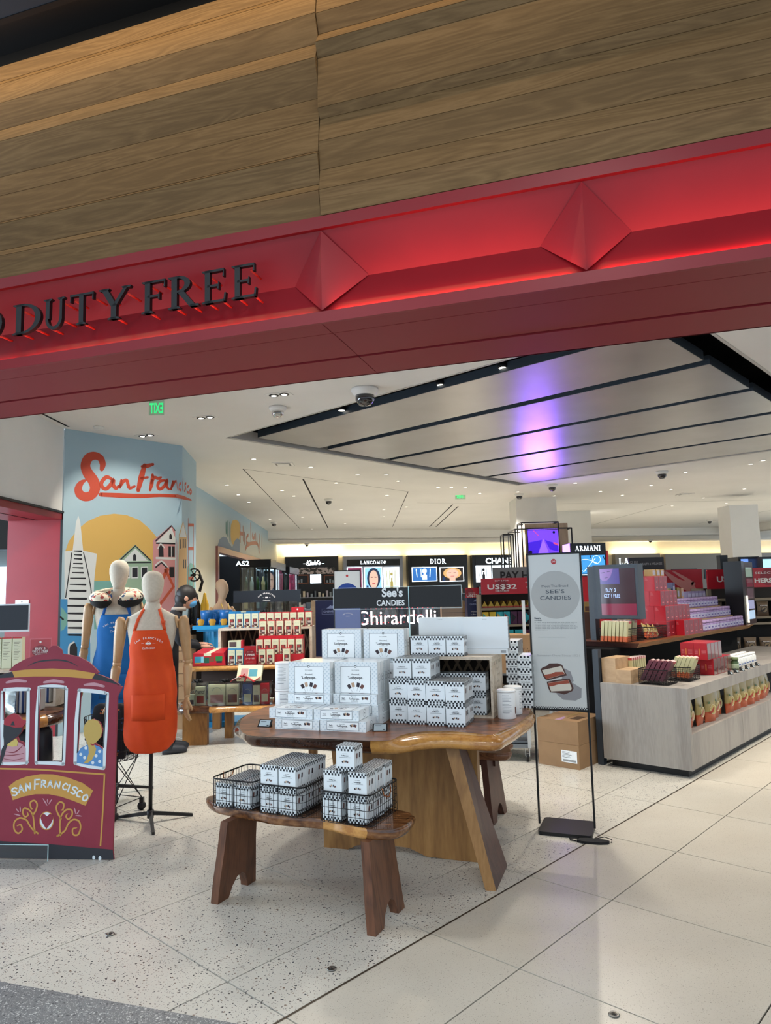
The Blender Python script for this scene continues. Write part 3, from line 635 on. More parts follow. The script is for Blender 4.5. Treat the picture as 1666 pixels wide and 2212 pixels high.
for c in range(2):
    for rr_ in range(2): put(small, 'C', T(.638 + .12 * c, .325 + .118 * rr_, .78 + 2 * SH), TA + jr(.01), 'small checkered box on top of the pile before the crate, %s column, %s row' % (cn[c], ordn[rr_]), gc)
CR0 = T(.655, .562, .78); CRW, CRD, CRH = .545, .37, .37
for c in range(3): put(small, 'C', T(.67 + .118 * c, .60, .78 + CRH), TA + jr(.02), 'small checkered box on the crate roof, %s from the tall lollypop boxes' % cn[c], gc)
for c in range(3):
    for k in range(2): put(small, 'C', T(.80 + .118 * c, .58 + .01 * c, .7925 + k * SH), TA, 'small checkered box inside the crate, %s column from the middle, %s' % (cn[c], ['bottom', 'upper'][k]), gc)
# crate with a pierced side and trellis back
crw = wood('whitewashed_wood', [(.2, 'b8a68f'), (.5, 'd0c2ae'), (.8, 'a8957e')], (8, 8, 8), .6, rings=1, dist=3, bmp=.15)
cr = thing('display_crate', 'whitewashed wooden crate with pierced side, open to the front, holding checkered boxes', 'crate', CR0, TA)
g = G(crw); t_ = .018
g.box((0, 0, CRH - t_), (CRW, CRD, CRH)); g.obj('top_board', cr)
g = G(crw); g.box((0, 0, 0), (CRW, CRD, .012)); g.obj('bottom_board', cr)
g = G(crw); g.box((0, 0, .012), (t_, CRD, CRH - t_)); g.obj('side_panel', cr)
g = G(crw); g.at(frame((CRW, 0, .012), (0, 1, 0))); h_ = CRH - .03; holes = [[(.05, .09), (.09, .06), (.11, .15), (.09, .25), (.05, .20)]]
for i in range(3):
    for j in range(5):
        x, y = .15 + .045 * i + (.0225 if j % 2 else 0), .10 + .042 * j; holes.append([(x, y - .015), (x + .012, y), (x, y + .015), (x - .012, y)])
holes += [[(.03 + .05 * i, .30), (.055 + .05 * i, .30), (.055 + .05 * i, .325), (.03 + .05 * i, .325)] for i in range(7)] + [[(.03 + .05 * i, .02), (.055 + .05 * i, .02), (.055 + .05 * i, .045), (.03 + .05 * i, .045)] for i in range(7)]
g.prism([(0, 0), (CRD, 0), (CRD, h_), (0, h_)], -.014, 0, holes); g.obj('pierced_panel', cr)
g = G(mat('trellis_wood', '7e6a55', .7))
for i in range(9):
    g.at(frame((.02 + i * .075, CRD - .02, .012), (1, 0, 0))); x = 0
    for s_ in (1, -1):
      if 0 < .02 + i * .075 + s_ * .17 < CRW - .03: g.add([(-.01, 0, .002 * s_), (.01, 0, .002 * s_), (.01 + s_ * .18, h_, .002 * s_), (-.01 + s_ * .18, h_, .002 * s_)], [(0, 1, 2, 3)], False)
g.at(None); g.obj('trellis_back', cr); 
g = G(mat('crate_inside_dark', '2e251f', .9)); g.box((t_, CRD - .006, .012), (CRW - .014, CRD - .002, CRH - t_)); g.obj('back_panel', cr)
# big white cartons behind, seen from their blank back
g = G(bw); BWd, BH = .30, .20; g.box((0, 0, 0), (BWd, .06, BH)); g.at(frame((BWd, 0, 0), (0, 1, 0))); g.use(goldk); checks(g, 0, 0, .06, BH, 5, 17); g.at(frame((0, 0, 0), (1, 0, 0))); g.use(ink); g.text('SEE', .15, .185, .003, z=.0004, w=.03); g.at(None)
bigb = thing('white_carton', 'x', 'box'); g.obj('box_body', bigb)
for i, (u_, v_, z_) in enumerate(((.67, .80, 1.15 + .036), (.975, .77, 1.15 + .036))):
    put(bigb, 'B', T(u_, v_, z_), TA, ['blank white carton behind the three boxes on the crate roof', 'blank white glossy carton above the corner of the crate'][i], 'blank cartons on the crate')
g = G(bw); g.box((0, 0, 0), (.61, .1, .035)); g.use(goldk); g.rect(0, 0, .01, .01); g.use(inkd)
for i in range(14): g.box((.565 + i * .0025, -.0004, .008), (.5662 + i * .0025, .001, .024))
g.obj('flat_carton', label='thin flat white carton with a barcode lying under the blank cartons', cat='box', loc=T(.66, .76, 1.15), rz=TA)
# staircase of checker-ended flat boxes at the back corner
g = G(bw); g.box((0, 0, 0), (.085, .24, .048)); g.at(frame((0, 0, 0), (1, 0, 0))); g.use(goldk); checks(g, 0, 0, .085, .014, 7, 1); checks(g, 0, .034, .085, .048, 7, 1, ph=1)
g.use(inkd); g.text('CANDIES', .043, .019, .007, z=.0005, w=.06, bold=.02); g.at(frame((.085, 0, 0), (0, 1, 0))); g.use(goldk); checks(g, 0, 0, .24, .048, 16, 3); g.at(None)
fb = thing('patterned_flat_box', 'x', 'box'); g.obj('box_body', fb)
for c, (u_, n_) in enumerate(((1.215, 9), (1.302, 7))):
    for k in range(n_):
        put(fb, 'P', T(u_ + jr(.001), 1.00 - .02 * c + jr(.004), .78 + .0485 * k), TA + jr(.008), 'flat checker-edged box in the stepped piles behind the crate, %s pile, number %s up' % (cn[c], ['one', 'two', 'three', 'four', 'five', 'six', 'seven', 'eight', 'nine'][k]), 'stepped piles of flat boxes')
# cans
canw = mat('can_paper', 'e8e8e6', .35); 
def can(lab, p, rz):
    t_ = thing('candy_can', lab, 'can', p, rz, 'white candy cans'); g = G(canw); g.lathe([(.054, 0), (.056, .003), (.056, .155), (.054, .158)], 28); g.use(ink)
    for k in range(13):
        a0, a1 = -2.2, -1.2
        rr2 = .0564; zz = .14 - .0085 * k; wd_ = .0012 if k % 4 else .0022; n_ = 6; aa1 = a1 if k % 3 else a1 - .25
        g.add([(rr2 * math.cos(a0 + (aa1 - a0) * i / n_), rr2 * math.sin(a0 + (aa1 - a0) * i / n_), zz + s_ * wd_) for i in range(n_ + 1) for s_ in (0, 1)], [(2 * i, 2 * i + 2, 2 * i + 3, 2 * i + 1) for i in range(n_)])
    g.use(choc[3]); n_ = 5; g.add([(.0565 * math.cos(-.7 + .5 * i / n_), .0565 * math.sin(-.7 + .5 * i / n_), z_) for i in range(n_ + 1) for z_ in (.03, .07)], [(2 * i, 2 * i + 2, 2 * i + 3, 2 * i + 1) for i in range(n_)])
    g.obj('tin_body', t_); g = G(mat('can_lid', 'f2f2f0', .3)); g.lathe([(.056, .158), (.0585, .158), (.0585, .17), (.055, .1715), (.05, .168), (.001, .168)], 28); g.obj('lid', t_); return t_
can('white candy can with printed nutrition table, at the front of the two beside the crate', T(1.275, .60, .78), 0); can('white candy can behind the front can beside the crate', T(1.29, .76, .78), 1.2)
pc = ony(613, 1437, 4.78); can('white candy can at the table edge under another can, behind the flat boxes', (pc.x, pc.y, .78), .3); can('upper white candy can stacked on another at the left edge of the lollypop boxes', (pc.x, pc.y, .952), 0)
# price tags
def tag(lab, p, rz, w=.085, h=.052):
    t_ = thing('price_tag', lab, 'price tag', p, rz, 'electronic price tags'); g = G(black); g.at(Matrix.Translation((0, 0, 0)) @ Matrix.Rotation(R(50), 4, 'X')); g.box((0, 0, -.006), (w, h, 0)); g.obj('tag_case', t_)
    g = G(mat('tag_display', 'a9b6ba', .3)); g.at(Matrix.Rotation(R(50), 4, 'X')); g.rect(.008, .006, w - .008, h - .006, .0006); g.use(inkd); g.rect(.014, h - .016, .05, h - .013, .001); g.rect(w - .026, .01, w - .012, .016, .001); g.obj('tag_screen', t_)
    g = G(black); g.at(None); g.box((.004, .03, 0), (w - .004, .036, .036)); g.obj('tag_foot', t_); return t_
tag('small grey electronic price tag at the left tip of the large table', T(-.135, .03, .78), TA)
tag('small grey electronic price tag beside the flat boxes near the table front', T(.60, .03, .78), TA + .25)
# header sign
acr = clearmat('clear_acrylic', 'ffffff', .02, .01, .35); acedge = mat('acrylic_edge', 'bfe6ea', .2, emit=.12)  # acrylic edges given a faint glow for the light they catch
def header(lab, name, ul, ur, v, z0, z1, zb, fr, seam=None):
    hs = thing(name, lab, 'sign', fr(ul, v, zb), TA); w = ur - ul
    g = G(black); g.box((.004, -.002, z0 - zb + .006), (w - .004, .001, z1 - zb - .006)); hg = g
    g = G(acr); g.box((0, .002, 0), (w, .008, z1 - zb)); g.obj('acrylic_plate', hs); return hs, hg, w
hs, hg, w = header('black header sign with a grey candy shop name, in clear acrylic above the lollypop boxes', 'header_sign', .07, .985, .75, 1.452, 1.60, 1.14, T)
hg.at(frame((0, -.002, 0), (1, 0, 0))); hg.use(mat('sign_lettering', 'd9dcdc', .5)); hg.text("See's", w * .475, .393, .058, z=.001, bold=.035, w=.15); hg.text('CANDIES', w * .46, .333, .038, z=.001, bold=.03, w=.20, spacing=1.05); hg.at(None); hg.obj('sign_strip', hs)
g = G(mat('acrylic_rim', 'aebabc', .2)); e_ = .003; zt = 1.60 - 1.14
g.box((0, -.003, zt - e_), (w, .008, zt)); g.box((0, -.003, 1.452 - 1.14 - e_), (w, .008, 1.452 - 1.14)); g.box((0, -.003, .312), (e_, .008, zt)); g.box((w - e_, -.003, .312), (w, .008, zt)); g.obj('acrylic_rim', hs)
g = G(acedge); g.box((w * .60, -.006, .12), (w * .60 + .004, .01, zt)); g.obj('acrylic_seam', hs)
# ---- bench in front of the table with three wire baskets
BA = R(-25.1); bu, bv = Vector((math.cos(BA), math.sin(BA), 0)), Vector((-math.sin(BA), math.cos(BA), 0)); O_ = Vector((-.928, 3.847, 0))
def Bn(u, v, z): p = O_ + bu * u + bv * v; return Vector((p.x, p.y, z))
btop = wood('bench_top_wood', [(.2, '3f2415'), (.45, '6e4628'), (.62, '8a5f3a'), (.85, '4f2f1d')], (3, 8, 8), .2, coat=.4, rings=2, dist=5, bmp=.05)
def bench(lab, Of, front_px=None, flip=False, wtop=btop, wl=legw, Lb=.90, topz=.45):
    b = thing('wooden_bench', lab, 'bench', group=None)
    if front_px:
        fi = [onz(x, y, topz) for x, y in front_px]; inner = [(p.x, p.y) for p in fi]
    else: inner = [tuple(Of(u, v, 0)[:2]) for u, v in ((-.2, .02), (.1, -.01), (.4, .02), (.7, 0), (1.02, .03))]
    inner += [tuple(Of(u, v, 0)[:2]) for u, v in ((.975, .24), (.95, .36), (.7, .39), (.4, .37), (.1, .39), (-.16, .36), (-.21, .26))]
    n = len(inner); cx, cy = sum(p[0] for p in inner) / n, sum(p[1] for p in inner) / n
    outer = []
    for p in inner:
        dx, dy = p[0] - cx, p[1] - cy; l = math.hypot(dx, dy); outer.append((p[0] + dx / l * .012, p[1] + dy / l * .012))
    g = G(); live_edge(g, inner, outer, topz, topz - .018, topz - .05, wtop, lambda i: (sap if i in (5, 6) and front_px else wtop)); g.obj('bench_top', b, weld=True)
    for s_, ub in ((-1, 0), (1, Lb)):
        g = G(wl); th_ = .045
        prof = [(0, 0), (.09, 0), (.115, .05), (.15, .085), (.19, .095), (.225, .075), (.25, .02), (.255, 0), (.33, 0), (.315, .12), (.30, .24), (.29, topz - .05), (.03, topz - .05), (.02, .25), (.005, .12)]
        base = Of(ub, 0, 0); M_ = frame(base, Of(ub, 1, 0) - base)   # X = v, Y = up, Z = -u or u
        g.at(M_); zc = (-th_ / 2)
        g.prism(prof, zc, zc + th_); 
        # splay: shift towards the middle with height
        uu = (Of(1, 0, 0) - Of(0, 0, 0))
        for i, p in enumerate(g.v): g.v[i] = p - uu * (s_ * .10 * p.z)
        g.obj('leg', b)
    return b
bfront = ((448, 1722), (458, 1731), (480, 1739), (560, 1753), (600, 1760), (696, 1768), (744, 1780), (790, 1789), (845, 1791), (878, 1780), (893, 1762))
bench('low wooden bench with rounded ends in front of the large table, carrying wire baskets', Bn, bfront)
wire = mat('wire_black', '17181a', .45, .4); copper = mat('copper_handle', 'b5734a', .25, .9)
def rrect(w, d, r, n=4, x0=0, y0=0):
    P = []
    for cx_, cy_, a in ((w - r, r, -90), (w - r, d - r, 0), (r, d - r, 90), (r, r, 180)):
        for k in range(n + 1): P.append((x0 + cx_ + r * math.cos(R(a + 90 * k / n)), y0 + cy_ + r * math.sin(R(a + 90 * k / n))))
    return P
def wire_basket(lab, loc, rz, w, d, h, sp=.024, rw=.0015, handles=(1, 1), group=None, flare=1.0, vs=None, name='wire_basket'):
    t_ = thing(name, lab, 'basket', loc, rz, group); P = rrect(w, d, .035)
    def lv(k): 
        f = 1 + (flare - 1) * k / h
        return [((x - w / 2) * f + w / 2, (y - d / 2) * f + d / 2, k) for x, y in P]
    g = G(wire); n_h = vs or 5
    for k in range(n_h): g.tube(lv(.004 + (h - .008) * k / (n_h - 1)), rw, 5, True)
    per = []; m = len(P)
    for i in range(m):
        a, b = P[i], P[(i + 1) % m]; l = math.hypot(b[0] - a[0], b[1] - a[1]); c = max(1, round(l / sp))
        if l < sp * .7 and i % 2: continue
        for k in range(c): per.append((a[0] + (b[0] - a[0]) * k / c, a[1] + (b[1] - a[1]) * k / c))
    for x, y in per:
        f = flare; g.tube([(x, y, .003), ((x - w / 2) * f + w / 2, (y - d / 2) * f + d / 2, h)], rw * .9, 4)
    for i in range(1, int(w / sp)): g.tube([(i * sp, .004, .003), (i * sp, d - .004, .003)], rw * .8, 4)
    for i in range(1, int(d / sp)): g.tube([(.004, i * sp, .003), (w - .004, i * sp, .003)], rw * .8, 4)
    g.obj('wire_mesh', t_); g = G(wire); g.tube(lv(h), rw * 1.9, 6, True); g.obj('rim', t_)
    for s_, x in zip(handles, (0, w)):
        if s_:
            g = G(copper if s_ == 1 else wire); dx = -.006 if x == 0 else .006; f = (x - w / 2) * flare + w / 2
            g.tube([(f + dx, d / 2 - .045, h + .004), (f + dx * 2, d / 2 - .04, h - .03), (f + dx * 3, d / 2, h - .045), (f + dx * 2, d / 2 + .04, h - .03), (f + dx, d / 2 + .045, h + .004)], .0028, 6); g.obj('handle', t_)
    return t_
gb = 'wire baskets on the front bench'
BZ = .4505
wire_basket('black wire basket with copper ring handle at the far end of the bench, half empty', Bn(-.085, .075, BZ), BA, .275, .33, .15, group=gb, handles=(1, 0))
wire_basket('black wire basket in the middle of the bench, filled two boxes high', Bn(.215, .07, BZ), BA, .28, .33, .15, group=gb, handles=(0, 0))
wire_basket('black wire basket with copper ring handle at the near end, box pile rising above it', Bn(.585, .07, BZ), BA, .29, .33, .15, group=gb, handles=(0, 1))
gs = 'small checkered boxes in the bench baskets'
def sb_(u, v, k, lab, r=0): 
    o = put(small, 'C', Bn(u, v + .04, BZ + .006 + k * SH * .93), BA + r, lab, gs); o.scale = (.88, .88, .93); return o
for c in range(2):
    for rr_ in range(3): sb_(-.062 + .123 * c, .05 + .102 * rr_, 0, 'small checkered box on the floor of the half empty basket, %s column, %s row' % (lr[c], ordn[rr_]), jr(.05))
for c in range(2):
    for rr_ in range(3):
        for k in range(2): sb_(.232 + .112 * c, .045 + .102 * rr_, k, 'small checkered box in the middle basket, %s column, %s row, %s layer' % (lr[c], ordn[rr_], ['bottom', 'top'][k]), jr(.02))
for c in range(2):
    for rr_ in range(2 + c):
        for k in range(2): sb_(.60 + .14 * c, .05 + .102 * rr_ + .01 * k, k, 'small checkered box in the near-end basket, %s column, %s row, %s layer' % (lr[c], ordn[rr_], ['bottom', 'top'][k]), jr(.05))
sb_(.665, .075, 2, 'small checkered box standing alone on top of the near-end basket pile', .05)
# ---- second bench behind the table
O2 = Vector((.649, 4.955, 0)); u2, v2 = bu, Vector((.53, .85, 0))
def B2(u, v, z): p = O2 + bu * (u - .9) + bv * v; return Vector((p.x, p.y, z))
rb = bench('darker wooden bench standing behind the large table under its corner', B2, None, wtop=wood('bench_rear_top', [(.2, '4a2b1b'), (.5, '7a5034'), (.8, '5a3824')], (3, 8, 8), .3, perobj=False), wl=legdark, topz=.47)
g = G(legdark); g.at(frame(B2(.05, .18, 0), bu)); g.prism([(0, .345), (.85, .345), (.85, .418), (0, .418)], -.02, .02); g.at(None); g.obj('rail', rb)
brownb = mat('brown_parcel', '5a3b2e', .6)
g = G(brownb); g.box((0, 0, 0), (.3, .25, .14)); g.use(mat('brown_parcel_lid', '8a6048', .6)); g.box((-.003, -.003, .14), (.303, .253, .17)); bp = thing('brown_parcel', 'brown parcel lying on the floor beneath the rear bench', 'box', B2(.3, .04, 0), BA); g.obj('parcel_body', bp)
dup(bp, B2(.31, .05, .17), BA + .05, 'brown parcel on top of the one beneath the rear bench')
wire_basket('black wire basket on the rear bench, mostly hidden under the table rim', B2(.45, .06, .472), BA, .28, .28, .12, handles=(0, 0))
# ---- poster stand
PS = onz(1162, 1803, 0); pa = R(-21); pu, pv = Vector((math.cos(pa), math.sin(pa), 0)), Vector((-math.sin(pa), math.cos(pa), 0))
st = thing('poster_stand', 'tall black floor stand with a white poster of a cut chocolate under a grey disc', 'sign stand', PS, pa)
g = G(black); g.prism(rrect(.335, .30, .025, 3), 0, .022); g.obj('base_plate', st, bevel=.003)
PX0, PX1, PY = -.02, .345, .16
for x in (PX0, PX1 - .012): 
    g = G(black); g.box((x, PY, .02), (x + .012, PY + .014, 1.80)); g.obj('post', st)
g = G(black); g.box((PX0, PY, 1.79), (PX1, PY + .014, 1.802)); g.box((PX0, PY, .752), (PX1, PY + .014, .764)); g.obj('crossbar', st)
pw, ph = PX1 - PX0 - .024, 1.79 - .764
g = G(mat('poster_paper', 'c9cdcb', .3)); g.at(frame((PX0 + .012, PY + .003, .764), (1, 0, 0))); g.rect(0, 0, pw, ph); g.use(mat('poster_disc', 'aaacaa', .35)); g.disc(pw / 2, ph * .735, pw * .472, .0006, 48)
g.use(mat('seal_red', 'b02a30', .4)); g.disc(pw / 2, ph * .953, .018, .0008); g.use(paper); g.text('DFS', pw / 2, ph * .948, .011, z=.0012, w=.024)
g.use(ink); g.text('Meet The Brand', pw / 2, ph * .785, .016, z=.0012, w=.175); g.text("SEE'S", pw / 2, ph * .745, .026, z=.0012, w=.125, bold=.008); g.text('CANDIES', pw / 2, ph * .703, .026, z=.0012, w=.205, bold=.008)
g.text("See's", pw * .13, ph * .578, .011, z=.0012, w=.042, bold=.04); g.text('CANDIES', pw * .14, ph * .566, .007, z=.0012, w=.05, bold=.03)
for k, l_ in enumerate((.82, .76, .79, .83, .80, .26)): g.text(('In 1921, Mary See opened her first candy shop in Los Angeles with a promise of quality without compromise')[:int(60 * l_)] if k == 0 else ('candies made with the finest ingredients and served fresh from the shop every day of')[:int(60 * l_)], pw * .07, ph * (.552 - .0095 * k), .005, z=.0012, align='L', w=pw * l_)
g.use(mat('ink_faint', '8c8f90', .5)); g.rect(pw * .12, ph * .4575, pw * .66, ph * .459, .0012); g.use(mat('ink_pale', 'b0b3b3', .5)); g.text('Sweeter Days Since 1921', pw * .5, ph * .335, .014, z=.0012, w=pw * .82)
def pz(x, y): return ((x - 1017) / (1400 - 1017) * pw * .98 + .003, ph * (1 - (y - 400) / (1740 - 400)))   # figure of the poster, traced from it
sh_ = mat('poster_shadow', '8f8f92', .4); cd_ = mat('candy_chocolate', '4a2a22', .35); nu = mat('candy_cream', 'd6d0c2', .4); jam = mat('candy_caramel', '9c4a34', .4)
def pp(pts, m, z): g.use(m); g.prism([pz(*p) for p in pts], z, z)
pp([(1250, 1390), (1295, 1420), (1315, 1500), (1300, 1510), (1370, 1560), (1365, 1640), (1320, 1665), (1230, 1660), (1180, 1610), (1200, 1590)], sh_, .001)
pp([(1068, 1405), (1085, 1388), (1120, 1372), (1140, 1352), (1200, 1350), (1235, 1362), (1262, 1440), (1268, 1452), (1150, 1490), (1110, 1500), (1090, 1470)], cd_, .0014); pp([(1080, 1412), (1228, 1372), (1252, 1440), (1112, 1490)], nu, .0018); pp([(1094, 1452), (1150, 1440), (1180, 1425), (1240, 1422), (1250, 1440), (1112, 1488), (1104, 1475)], jam, .0021)
pp([(1112, 1510), (1200, 1490), (1285, 1478), (1300, 1520), (1312, 1560), (1300, 1585), (1262, 1605), (1238, 1615), (1205, 1605), (1135, 1600), (1120, 1560)], cd_, .0014); pp([(1122, 1520), (1275, 1490), (1298, 1560), (1290, 1580), (1142, 1592)], nu, .0018); pp([(1122, 1522), (1274, 1491), (1284, 1520), (1200, 1530), (1160, 1545), (1130, 1550)], jam, .0021)
g.use(inkd); checks(g, 0, .0, pw, .014, 44, 2, .0008); g.obj('poster', st)
# black folded eye mask on the floor
m0 = onz(1245, 1818, 0); g = G(mat('black_felt', '121214', .85)); P = [(0, 0), (.03, .028), (.08, .022), (.13, -.002), (.175, -.03), (.19, -.055), (.17, -.075), (.12, -.07), (.07, -.05), (.025, -.03)]
em = thing('sleep_mask', 'black folded eye mask dropped on the floor beside the poster stand base', 'eye mask', m0 + Vector((0, -.01, .001)), .1); g.prism(P, 0, .014); g.obj('mask_pad', em, bevel=.005)
g = G(mat('black_felt', '121214')); g.tube([(.0, .0, .006), (-.03, .03, .006), (-.03, .045, .01), (.02, .03, .016)], .004, 6); g.tube([(.12, -.0, .012), (.18, .0, .02), (.215, -.03, .012), (.2, -.06, .006), (.17, -.06, .014)], .0025, 6); g.obj('strap', em)
# two cardboard cartons stacked behind the stand
card = mottled('cardboard', '8f6f4e', '9b7a57', (5, 5, 5), .8); cardd = mat('carton_dark_line', '4a3523', .9)  # dark brown for carton seams and print
k0 = onz(1253, 1664, 0); ka = gB * -1
kx = -Vector((gB.x, gB.y, 0)); ky = Vector((gA.x, gA.y, 0))      # kiosk grid: kx to the right-front, ky to the right-back
ck = thing('cardboard_carton', 'plain cardboard carton on the floor behind the poster stand, with a white shipping label', 'box', k0, math.atan2(ky.y, ky.x), 'cartons beside the grey counter')
def carton(par, lbl):
    g = G(card); g.box((0, 0, 0), (.47, .40, .20)); g.use(cardd); g.box((-.001, .198, .199), (.471, .202, .2008)); g.obj('carton_body', par)
    if lbl:
        g = G(paper); g.at(frame((-.001, .19, .05), (0, -1, 0))); g.rect(0.02, 0, .17, .10); g.use(inkd)
        for i in range(5): g.rect(.03, .085 - .011 * i, .10 + .01 * (i % 3), .088 - .011 * i, .0005)
        for i in range(30): g.rect(.035 + i * .0042, .008, .0365 + i * .0042 + (.001 if i % 3 else 0), .026, .0005)
        g.obj('shipping_label', par)
    else:
        g = G(mat('packing_tape', 'a98a5e', .3)); g.box((-.001, .175, .2), (.47, .225, .2012)); g.use(cardd); g.box((.1, .05, .2), (.25, .13, .2011)); g.obj('packing_tape', par)
carton(ck, True); ck2 = thing('cardboard_carton', 'taped cardboard carton resting on the labelled one behind the poster stand', 'box', k0 + Vector((.003, .004, .2015)), math.atan2(ky.y, ky.x) + .01, 'cartons beside the grey counter'); carton(ck2, False)
# roll cage trolley behind
tc = thing('stock_trolley', 'stock trolley with a white post, grey slatted deck and castors behind the table', 'trolley', onz(1146, 1645, 0), R(-10))
g = G(mat('trolley_white', 'b9bdbd', .4)); g.box((-.015, -.015, .12), (.015, .015, 1.45)); g.obj('post', tc); g = G(mat('trolley_white', 'b9bdbd', .4)); g.box((.22, .72, .12), (.25, .75, 1.2)); g.obj('post', tc)
g = G(mat('trolley_grey', '6e7478', .5)); 
for i in range(6): g.box((-.62, .02 + i * .07, .16 + .0 * i), (.0, .07 + i * .07, .175))
for i in range(3): g.box((-.62, -.01, .22 + .1 * i), (-.02, .005, .27 + .1 * i))
g.box((-.62, -.01, .12), (.0, .46, .15)); g.obj('deck', tc)
for x in (-.02, -.58): 
    g = G(black); g.at(frame((x, 0, .045), (0, 1, 0), (0, 0, 1))); g.prism([(.042 * math.cos(a), .042 * math.sin(a)) for a in [i * math.pi / 9 for i in range(18)]], -.012, .012); g.use(mat('chrome', 'c8ccd0', .2, 1)); g.box((-.008, .0, -.02), (.008, .08, -.014)); g.box((-.008, .0, .014), (.008, .08, .02)); g.obj('castor', tc)
g = G(card); g.box((0, 0, 0), (.5, .3, .34)); g.use(mat('carton_print', '5f442c', .8)); g.at(frame((0, 0, 0), (1, 0, 0))); g.text('Lindt', .36, .17, .06, z=.001, w=.14, skew=.3); g.at(None); bb_ = g.obj('cardboard_carton', label='large brown carton high on the trolley behind the stepped piles', cat='box', loc=ony(1060, 1455, 6.6), rz=R(-8))
q = ony(1060, 1455, 6.6); g = G(mat('trolley_grey', '6e7478')); g.box((-.42, .02, q.z - .035), (.2, .52, q.z - .004)); g.obj('upper_shelf', tc); g = G(mat('trolley_white', 'b9bdbd')); g.box((-.42, .50, .17), (-.40, .52, q.z - .036)); g.obj('rear_post', tc)
# ================================================================ CABLE CAR CUT-OUT, MANNEQUINS, PERSON, LEFT TABLE
car_o = onz(240, 1858, 0); ca = R(-5.6); cd_x = (math.cos(ca), math.sin(ca))
def cz(x, y, s=3.786, oy=1380.0):                   # point of the zoomed photograph on the board's own plane
    p = onv(x / s, oy + y / s, (car_o.x, car_o.y), cd_x); return ((p.x - car_o.x) * cd_x[0] + (p.y - car_o.y) * cd_x[1], p.z)
def cz6(x, y): return cz(x, y, 6.17, 1400.0)
cred = mottled('cutout_red', '84283a', '8a2c3e', (6, 6, 6), .55); cyel = mat('cutout_mustard', 'bf9146', .6); cwht = mat('cutout_white', 'd4dee2', .6); cdk = mat('cutout_charcoal', '2c2e34', .6)
cpink = mat('cutout_pink', 'bd8f98', .6); cblue = mat('cutout_blue', '5488bd', .6); chair_y = mat('cutout_blond', 'bb9f57', .6); cmar = mat('cutout_maroon', '7c2434', .6); cskin = mat('cutout_cream_yellow', 'c9b465', .6); capc = mat('cutout_cap_red', '9c2a38', .6)
cc_ = thing('cable_car_cutout', 'flat painted cutout of a red cable car with three windows and the words San Francisco', 'cutout display', (car_o.x, car_o.y, 0), ca)
base = thing('acrylic_sign_foot', 'clear acrylic foot plate holding up the painted cable car board', 'stand', (0, 0, 0))
g = G(cred)
zb = .004
outl = [cz(930, 1800)[0:1] + (zb,), (cz(922, 1720)), cz(960, 470), cz(975, 440), cz(1003, 392), cz(950, 375), cz6(1600, 490), cz6(1490, 420), cz6(1350, 362), cz6(1290, 345), cz6(1318, 322), cz6(1250, 250), cz6(1180, 185), cz6(1060, 120), cz6(950, 95), cz6(830, 75), cz6(815, 20), cz6(760, -30), cz6(700, -32), cz6(650, 10), cz6(632, 72), cz6(480, 95), cz6(330, 150), cz6(200, 220), cz6(118, 298), cz6(160, 312), cz6(60, 340), cz6(0, 358)]
xl = cz(-330, 1500)[0]; tipz = cz6(0, 358)[1]
outl += [(xl + .1, tipz - .06), (xl, tipz - .10), (xl + .03, tipz - .16), (xl + .03, zb)]
W1 = [cz6(52, 560), cz6(362, 560), cz6(345, 1520), cz6(345, 1300), cz6(300, 1255), cz6(250, 1235), cz6(228, 1180), cz6(300, 1060), cz6(350, 970), cz6(290, 960), cz6(240, 890), cz6(150, 875), cz6(90, 920), cz6(50, 975), cz6(48, 1170), cz6(40, 1200)]
W1 = [cz6(52, 562), cz6(362, 562), cz6(348, 1300), cz6(300, 1250), cz6(250, 1235), cz6(228, 1180), cz6(285, 1120), cz6(300, 1055), cz6(352, 995), cz6(345, 968), cz6(290, 958), cz6(240, 892), cz6(170, 872), cz6(95, 915), cz6(50, 975)]
W2 = [cz6(528, 528), cz6(868, 535), cz6(828, 1505), cz6(496, 1505)]
W3 = [cz6(1075, 585), cz6(1420, 600), cz6(1380, 1340), cz6(1300, 1290), cz6(1262, 1262), cz6(1345, 1180), cz6(1365, 1085), cz6(1330, 990), cz6(1240, 945), cz6(1150, 985), cz6(1112, 1080), cz6(1130, 1180), cz6(1165, 1260), cz6(1170, 1285), cz6(1080, 1330), cz6(1030, 1400)]
g.at(frame((0, 0, 0), (1, 0, 0))); g.prism(outl, -.014, 0, [W1, W2, W3]); g.obj('board', cc_)
def cart(name, fn, label=None): 
    g = G(); g.at(frame((0, 0, 0), (1, 0, 0))); fn(g); return g.obj(name, cc_, label)
def P6(l): return [cz6(*p) for p in l]
def P3(l): return [cz(*p) for p in l]
def roof(g):
    g.use(cyel); g.prism(P6([(162, 310), (330, 288), (700, 272), (1000, 290), (1270, 335), (1225, 412), (900, 385), (700, 378), (450, 378), (195, 392)]), .0006, .0006)
    g.use(cdk); g.prism(P6([(1275, 342), (1350, 366), (1490, 424), (1598, 492), (1500, 468), (1380, 438), (1228, 412)]), .0006, .0006); g.prism(P6([(160, 314), (60, 342), (-260, 420), (-200, 425), (0, 400), (192, 390)]), .0006, .0006)
    g.stroke(P6([(368, 244), (450, 200), (560, 172), (740, 158), (870, 170), (960, 200), (1042, 246)]), [.001, .006, .009, .010, .009, .006, .001], .0008, False)
cart('roof_band', roof)
cart('highlight_strip', lambda g: (g.use(cpink), [g.stroke(P6([(x - 128, y + 12 + dy0), (x, y - 6), (x + 130, y + dy1)]), [.012, .021, .014], .0008) for x, y, dy0, dy1 in ((215, 440, 6, 4), (715, 444, 0, 10), (1255, 488, -10, 22))]))
